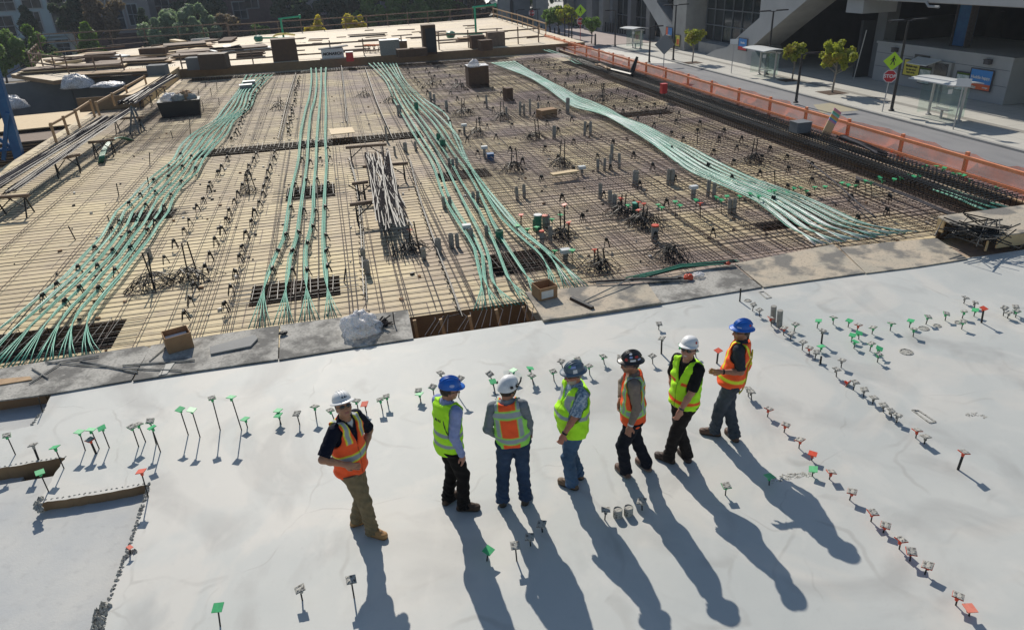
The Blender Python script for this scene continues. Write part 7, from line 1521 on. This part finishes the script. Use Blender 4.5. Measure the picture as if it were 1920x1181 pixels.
    # ---- trousers
    tc_ = V3(D['trousers']); vt = Vol(lo, hi, .009); tr_ = D.get('legr', 1.0)
    vt.cone(hipR + Z * .02, hipL + Z * .02, .128 * s * bw, .128 * s * bw, .03, ax=fr2, sq=.92); vt.cone(pel, pel + up * .07, .155 * s * bw, .150 * s * bw, .03, ax=fr2, sq=.72)
    for H_, K_, A_2 in ((hipR, kR, ra2), (hipL, kL, la2)):
        vt.cone(H_, K_, .108 * s * tr_, .080 * s * tr_, .025); vt.cone(K_, A_2 + Z * .015, .080 * s * tr_, .072 * s * tr_, .02); vt.cone(A_2 + Z * .04, A_2 - Z * .015, .072 * s * tr_, .080 * s * tr_, .01)
    def tf(X):
        low = np.clip((.42 - X[:, 2]) / .3, 0, 1); return folds(.0055, 30, D['n'])(X) + .006 * low * np.sin(X[:, 2] * 95 + 5 * np.sin(X[:, 0] * 20) + 4 * np.sin(X[:, 1] * 17))
    vt.disp(tf); vt.cut(lambda X: .045 - X[..., 2] + .0 * X[..., 0]); vt.cut(lambda X: ((X - pel) @ up) - max(vb_ + .03, -.05))
    def trcol(v):
        c = np.tile(tc_, (len(v), 1)); q = (v - pel) @ T.T
        if D.get('denim'): w = np.clip(np.sin(v[:, 2] * 9 + v[:, 0] * 6) * .5 + .3, 0, 1)[:, None] * .35; c = c * (1 + w)
        return c
    tr = sdf_mesh('trousers', vt, M['cloth'], root, trcol)
    b_ = MB(); bp = [tuple(pel + up * (max(vb_ + .03, -.05) - .02) + left * .158 * s * bw * math.cos(a) + fr2 * .118 * s * bw * math.sin(a)) for a in np.linspace(0, 2 * pi, 25)]
    for i in range(24): b_.beam(bp[i], bp[i + 1], .010, .036, up=tuple(up))
    b_.build('belt', M['black'], root, world=True)
    # ---- boots
    bc, so = V3(D['boot']), V3((.035, .028, .022)) if not D.get('sole') else V3(D['sole'])
    for A_2, T_ in ((ra2, RT), (la2, LT)):
        d = unit((T_.x - A_2[0], T_.y - A_2[1], 0)); sd_ = np.cross(Z, d); g0 = V3((A_2[0], A_2[1], 0))
        vo = Vol(g0 - V3((.3, .3, .02)), g0 + V3((.3, .3, .24)), .007)
        vo.cone(g0 + Z * .16, g0 + Z * .08 - d * .01, .053, .050, .01); vo.cone(g0 - d * .045 + Z * .046, g0 + d * .10 + Z * .045, .043, .045, .02); vo.ell(g0 + d * .145 + Z * .043, (.050, .062, .042), np.array([sd_, d, Z]), .02)
        vo.cone(g0 + d * .02 + Z * .10, g0 + d * .10 + Z * .06, .042, .036, .02)
        vo.cone(g0 - d * .05 + Z * .016, g0 + d * .15 + Z * .016, .047, .052, .006); vo.cut(lambda X: .002 - X[..., 2])
        vo.disp(lambda X: .0025 * np.sin(X[:, 2] * 260) * (X[:, 2] > .06) * (X[:, 2] < .13))
        def bcol(v):
            c = np.tile(bc, (len(v), 1)); c[v[:, 2] < .028] = so; q = (v - g0) @ d; l2 = np.abs((v - g0) @ sd_)
            c[(v[:, 2] > .07) & (l2 < .02) & (np.sin(v[:, 2] * 300) > .3) & (q > .02)] = (.05, .03, .02); return c
        sdf_mesh('boot', vo, M['leather'], root, bcol)
    # ---- hat, glasses
    hatc = hc + hu * .012
    hard_hat(hatc, HF, D['hat'], D['hatm'], root, 1.0, stickers=D.get('stickers', ()), ridges=D.get('ridges', True))
    if D.get('glasses', True):
        gb = MB(); clear = D.get('glasses') == 'clear'
        for sd in (1, -1):
            e0 = hc + hfr * .100 + hl * sd * .034 + hu * .002; ring = [e0 + hl * .029 * math.cos(a) + hu * .019 * math.sin(a) - hfr * .012 * abs(math.cos(a)) * (1 if math.cos(a) * sd > 0 else .2) for a in np.linspace(0, 2 * pi, 13)[:-1]]
            gb.add([tuple(p) for p in ring] + [tuple(e0 + hfr * .004)], [(i, (i + 1) % 12, 12) for i in range(12)])
            gb.add([tuple(p - hfr * .003) for p in ring] + [tuple(e0)], [(12, (i + 1) % 12, i) for i in range(12)])
            gb.tube([tuple(e0 + hl * sd * .03 - hfr * .012), tuple(hc + hl * sd * .084 + hfr * .02), tuple(hc + hl * sd * .086 - hfr * .03 - hu * .008)], .0035, 4)
        gb.tube([tuple(hc + hfr * .105 + hl * .008 + hu * .004), tuple(hc + hfr * .105 - hl * .008 + hu * .004)], .003, 4)
        gb.build('sunglasses' if not clear else 'glasses', M['lens'] if not clear else M['steel'], root, world=True)
    ctx = dict(root=root, pel=pel, neck=neck, T=T, up=up, left=left, fr=fr2, wR=wR, wL=wL, eR=eR, eL=eL, shR=shR, shL=shL, hc=hc, HF=HF, chest=chest, waist=waist, s=s)
    if D.get('after'): D['after'](ctx)
    return ctx
def band_between(lo_, hi_): return lambda l, f, h: (h > lo_) & (h < hi_)
def watch(ctx, which, m_):
    w = ctx[which]; e = ctx['e' + which[1]]; d = unit(w - e); a = np.cross(d, V3((0, 1, .3))); a = unit(a); b_ = np.cross(d, a); mb = MB(); c = w - d * .03
    pts = [tuple(c + (a * math.cos(q) + b_ * math.sin(q)) * .034) for q in np.linspace(0, 2 * pi, 13)]
    for i in range(12): mb.beam(pts[i], pts[i + 1], .006, .02, up=tuple(d))
    mb.build('wristwatch', m_, ctx['root'], world=True)

HM = {k: hatmat('hat_' + k, c) for k, c in dict(white=(.80, .80, .80), blue=(.01, .13, .55), black=(.025, .022, .024), grey=(.10, .15, .20)).items()}
SW = M['sign_w']; S_red = mat('red_sticker', (.55, .05, .04), .4); S_grn = mat('green_sticker', (.15, .50, .10), .4); S_blu = mat('pale_blue_sticker', (.35, .42, .70), .4); S_blk = mat('black_sticker', (.01, .01, .02), .4)
def m1_after(c): pass
def m2_after(c):
    mb = MB(); T = c['T']; pts = []
    for l_, f_2, u_ in ((-.02, .07, .02), (-.065, .02, .055), (-.07, -.07, -.03), (-.09, -.125, -.15), (-.13, -.12, -.28), (-.18, -.07, -.38), (-.20, .02, -.47)):
        pts.append(tuple(c['neck'] + c['left'] * l_ + c['fr'] * f_2 + c['up'] * u_))
    mb.tube(spline(pts, .04), .006, 5); mb.build('radio_cord', M['black'], c['root'], world=True)
    # short dark marks printed on the back
    mb = MB()
    for k in range(4):
        p = c['neck'] - c['up'] * (.17 + .004 * k) + c['left'] * (-.045 + .03 * k) - c['fr'] * .137
        mb.box(tuple(p), (.018, .008, .03), rot=.4 * ((-1) ** k)); mb.box(tuple(p + c['up'] * .01), (.012, .008, .012))
    mb.build('back_print', M['black'], c['root'], world=True)
def m7_after(c):
    mb = MB(); pts = []
    for l_, f_2, u_ in ((.0, -.15, .0), (-.01, -.172, -.12), (-.01, -.165, -.25), (.0, -.175, -.36), (.0, -.185, -.50), (.01, -.17, -.60), (.03, -.15, -.645), (.05, -.155, -.60)):
        pts.append(tuple(c['neck'] - c['up'] * .05 + c['left'] * l_ + c['fr'] * f_2 + c['up'] * u_))
    mb.tube(spline(pts, .05), .010, 6); mb.build('safety_lanyard', mat('yellow_webbing', (.55, .50, .04), .7), c['root'], world=True); watch(c, 'wL', M['steel_dark'])
hv = lambda l, f, h: (f > -9)
PEOPLE = [
 dict(n=1, s=1.055, yaw=-42, pyaw=-20, hyaw=-72, hpitch=.45, neck=646, pel=657, ndy=0.02, Ra=(697, 990), La=(669, 970), Rt=(722, 1003), Lt=(700, 966), Rw=(648, 871, -.24), Lw=(682, 847, .02), eR=(-.5, -.3, -.1), eL=(.35, .6, 0),
      hR=((1, -.15, -.35), (.2, .9, -.2), .5), hL=((.1, -.2, -1), (-1, 0, 0), .6), hat='brim', hatm=[HM['white']], stickers=[(6, 24, .62, .17, S_blk, 'r')], smile=True, skin=(.40, .20, .12), stubble=.15,
      shirt=(.008, .010, .022), tee=(.6, .6, .6), sleeve='short', vest=ORG, vneck=.30, vb=-.09, trousers=(.20, .155, .09), boot=(.42, .23, .09), sole=(.25, .14, .06), legr=.98, kh=(0, 0),
      label='person with white full brim hat, orange vest, khaki trousers and tan boots smiling up',
      stripes=[(lambda l, f, h: (h > .20) & (h < .37), YEL), (lambda l, f, h: (h > .232) & (h < .338), SIL), (lambda l, f, h: (np.abs(np.abs(l) - .105) < .036) & (h > .62), YEL), (lambda l, f, h: (np.abs(np.abs(l) - .105) < .022) & (h > .62), SIL)]),
 dict(n=2, strR=1, s=1.02, yaw=28, pyaw=15, hyaw=2, hpitch=-.18, neck=838, pel=841, Ra=(869, 943), La=(840, 929), Rt=(897, 949), Lt=(858, 923), Rw=(866, 846, -.2), Lw=(852, 838, .14), eR=(-.7, -.2, 0), eL=(-.2, .2, -1),
      hat='cap', hatm=[HM['blue']], stickers=[(-88, 20, .5, .32, S_blu, 'o'), (-8, 36, .3, .4, S_red, 'r')], skin=(.40, .19, .13), hairc=(.05, .03, .02),
      shirt=(.28, .33, .56), sleeve='long', vest=LIME, vneck=.22, vb=-.10, trousers=(.010, .009, .009), boot=(.06, .035, .022), bulk=.97, after=m2_after,
      label='person in blue hard hat, plain lime vest over pale blue long sleeves and black trousers',
      stripes=[(lambda l, f, h: (h > .05) & (h < .13), SIL), (lambda l, f, h: (h > .30) & (h < .38), SIL)]),
 dict(n=3, s=.99, yaw=72, pyaw=82, hyaw=38, hpitch=-.15, neck=951, pel=962, Ra=(985, 928), La=(942, 931), Rt=(990, 917), Lt=(941, 919), Rw=(994, 826, .06), Lw=(934, 817, .14), eR=(.9, -.7, 0), eL=(-.9, -.5, 0),
      hR=((-.5, .8, -.6), (-1, 0, 0), .7), hL=((.6, .7, -.6), (1, 0, 0), .7), hat='climb', hatm=[HM['white']], glasses='clear', skin=(.34, .17, .11),
      shirt=(.20, .22, .24), sleeve='long', vest=ORG, vneck=.2, vb=-.02, trousers=(.030, .052, .098), denim=1, boot=(.04, .035, .03), legr=1.06, hem=-.01,
      label='person seen from behind with white climbing helmet, grey sleeves and blue jeans',
      stripes=[(lambda l, f, h: (np.abs(l) > .10) & (h > -.9), LIM2), (lambda l, f, h: (np.abs(np.abs(l) - .135) < .024) & (h > .1), SIL), (lambda l, f, h: (h > .08) & (h < .25), LIM2), (lambda l, f, h: (h > .115) & (h < .215), SIL),
               (lambda l, f, h: (h > .72) & (h < .93), LIM2), (lambda l, f, h: (h > .76) & (h < .89), SIL), (lambda l, f, h: (h > .94) & (np.abs(l) < .085), ORG)]),
 dict(n=4, strL=1, s=.98, yaw=188, pyaw=185, hyaw=190, hpitch=-.05, neck=1080, pel=1075, Ra=(1083, 882), La=(1072, 902), Rt=(1066, 877), Lt=(1050, 899), Lw=(1053, 815, -.26), Rw=(1048, 800, .20), eL=(.8, -.3, 0), eR=(.5, .6, 0),
      hat='brim', hatm=[HM['grey']], stickers=[(75, 15, .42, .42, SW, 'r'), (62, 44, .7, .3, S_blu, 'r'), (36, 48, .45, .35, S_grn, 'o')], grey=True, hairc=(.25, .23, .21), stubble=.8, beard=(.45, .42, .38), skin=(.42, .17, .11), belly=.028, bulk=1.15,
      shirt=(.20, .30, .44), print=(.45, .52, .58), sleeve='short', vest=LIME, vneck=.2, vb=-.13, hem=.17, trousers=(.055, .10, .17), denim=1, boot=(.16, .10, .06), legr=1.08, ridges=True,
      after=lambda c: watch(c, 'wL', M['black']), label='stout grey bearded person in grey hard hat, lime vest, patterned short sleeve shirt and jeans',
      stripes=[(lambda l, f, h: (h > .30) & (h < .38) & (np.abs(l) > .0), SIL), (lambda l, f, h: (np.abs(np.hypot(f * 1.0, (h - .66) * .52) - .152) < .022) & (np.abs(l) > .05), SIL)]),
 dict(n=5, strL=1, s=1.0, yaw=160, pyaw=172, hyaw=180, hpitch=.0, neck=1188, pel=1187, Ra=(1212, 867), La=(1173, 879), Rt=(1195, 859), Lt=(1155, 869), Lw=(1181, 785, -.22), Rw=(1163, 752, .12), eL=(.9, -.2, 0), eR=(.2, .8, 0),
      hat='brim', hatm=[HM['black']], stickers=[(80, 14, .55, .22, SW, 'r'), (40, 18, .36, .36, S_red, 'o'), (62, 60, .5, .32, SW, 'o'), (105, 36, .4, .25, S_red, 'r'), (68, 37, .34, .24, S_blu, 'r'), (120, 15, .4, .18, S_blu, 'r')], glasses='clear', stubble=.6, beard=(.16, .09, .06), skin=(.36, .17, .11),
      shirt=(.235, .185, .155), sleeve='long78', vest=ORG, vneck=.22, vb=-.10, hem=.13, trousers=(.012, .014, .022), boot=(.13, .07, .05), sole=(.22, .2, .18), after=lambda c: watch(c, 'wL', SW),
      label='person in sticker covered black brimmed hat, orange and lime vest and tan sleeves',
      stripes=[(lambda l, f, h: (h > .08) & (h < .27), LIM2), (lambda l, f, h: (h > .12) & (h < .23), SIL), (lambda l, f, h: (np.abs(np.abs(l) - .125) < .035) & (h > .08), LIM2), (lambda l, f, h: (np.abs(np.abs(l) - .125) < .02) & (h > .12), SIL), (lambda l, f, h: (h > .78) & (h < .92) & (f < .06), LIM2), (lambda l, f, h: (h > .81) & (h < .89) & (f < .06), SIL)]),
 dict(n=6, strL=1, s=1.02, yaw=200, pyaw=195, hyaw=222, hpitch=.22, neck=1291, pel=1283, Ra=(1288, 850), La=(1254, 853), Rt=(1273, 839), Lt=(1231, 850), Lw=(1273, 764, -.26), Rw=(1262, 742, .10), eL=(.8, -.4, 0), eR=(.1, .8, 0),
      hat='cap', hatm=[HM['white']], ridges=False, stickers=[(72, 26, .30, .30, S_red, 'o')], smile=True, skin=(.45, .22, .15),
      shirt=(.012, .012, .013), sleeve='short', vest=LIME, vneck=.26, vb=-.06, flare=.012, billow=[(.02, -.17, .10, .08), (-.06, -.15, .2, .07), (.0, .12, .20, .06)], trousers=(.022, .018, .017), boot=(.055, .035, .028), after=lambda c: watch(c, 'wL', M['steel']),
      label='smiling person in plain white cap style hard hat with lime vest and black short sleeves',
      stripes=[(lambda l, f, h: (h > .03) & (h < .11), ORG), (lambda l, f, h: (h > .50) & (h < .57) & (f > .05) & (np.abs(l) > .05), ORG), (lambda l, f, h: (h > .50) & (h < .90) & (f < -.08) & (np.abs(np.abs(l) - .11) < .016), ORG)]),
 dict(n=7, s=.99, yaw=140, pyaw=160, hyaw=176, hpitch=.05, neck=1391, pel=1371, Ra=(1377, 812), La=(1340, 804), Rt=(1362, 803), Lt=(1317, 806), Lw=(1352, 697, -.16), Rw=(1392, 703, .10), eL=(.9, -.4, -.9), eR=(.9, .5, .2), kh=(0, -1.0),
      hL=((-1, .15, .1), (.1, 1, 0), .7), hR=((-.7, -.3, -.3), (-.3, -.6, -.6), 1.3), hat='brim', hatm=[HM['blue']], stickers=[(118, 28, .3, .3, S_red, 'o'), (45, 14, .5, .14, S_blu, 'r')], ponytail=True, stubble=.5, skin=(.36, .17, .11), hairlow=.07,
      shirt=(.035, .04, .052), sleeve='short', vest=ORG, vneck=.2, vb=-.05, bulk=1.05, flare=.02, billow=[(-.12, -.12, .22, .09), (-.20, -.06, .28, .07)], trousers=(.05, .06, .075), denim=1, boot=(.12, .065, .045), legr=1.05, after=m7_after,
      label='person in blue brimmed hat, orange vest with yellow cross and grey jeans',
      stripes=[(lambda l, f, h: (h > .06) & (h < .15), YEL), (lambda l, f, h: (f < -.02) & (np.abs(l - (h - .70) * .42) < .026) & (h > .45), YEL), (lambda l, f, h: (f < -.02) & (np.abs(l + (h - .70) * .42) < .026) & (h > .45), YEL), (lambda l, f, h: (f > 0) & (np.abs(np.abs(l) - .11) < .02) & (h > .3), YEL)]),
]
for D_ in PEOPLE: person(D_)
# ================================================================== HAZE
g = MB(); g.box((40, 130, 8), (520, 420, 26)); m_ = bpy.data.materials.new('haze_air'); m_.use_nodes = True
nt_ = m_.node_tree; nt_.nodes.remove(nt_.nodes['Principled BSDF']); pv = nt_.nodes.new('ShaderNodeVolumePrincipled'); pv.inputs['Color'].default_value = (.78, .86, 1, 1); pv.inputs['Density'].default_value = .00035; pv.inputs['Anisotropy'].default_value = .3
nt_.links.new(pv.outputs[0], nt_.nodes['Material Output'].inputs['Volume']); tag(g.build('haze', m_), kind='stuff')
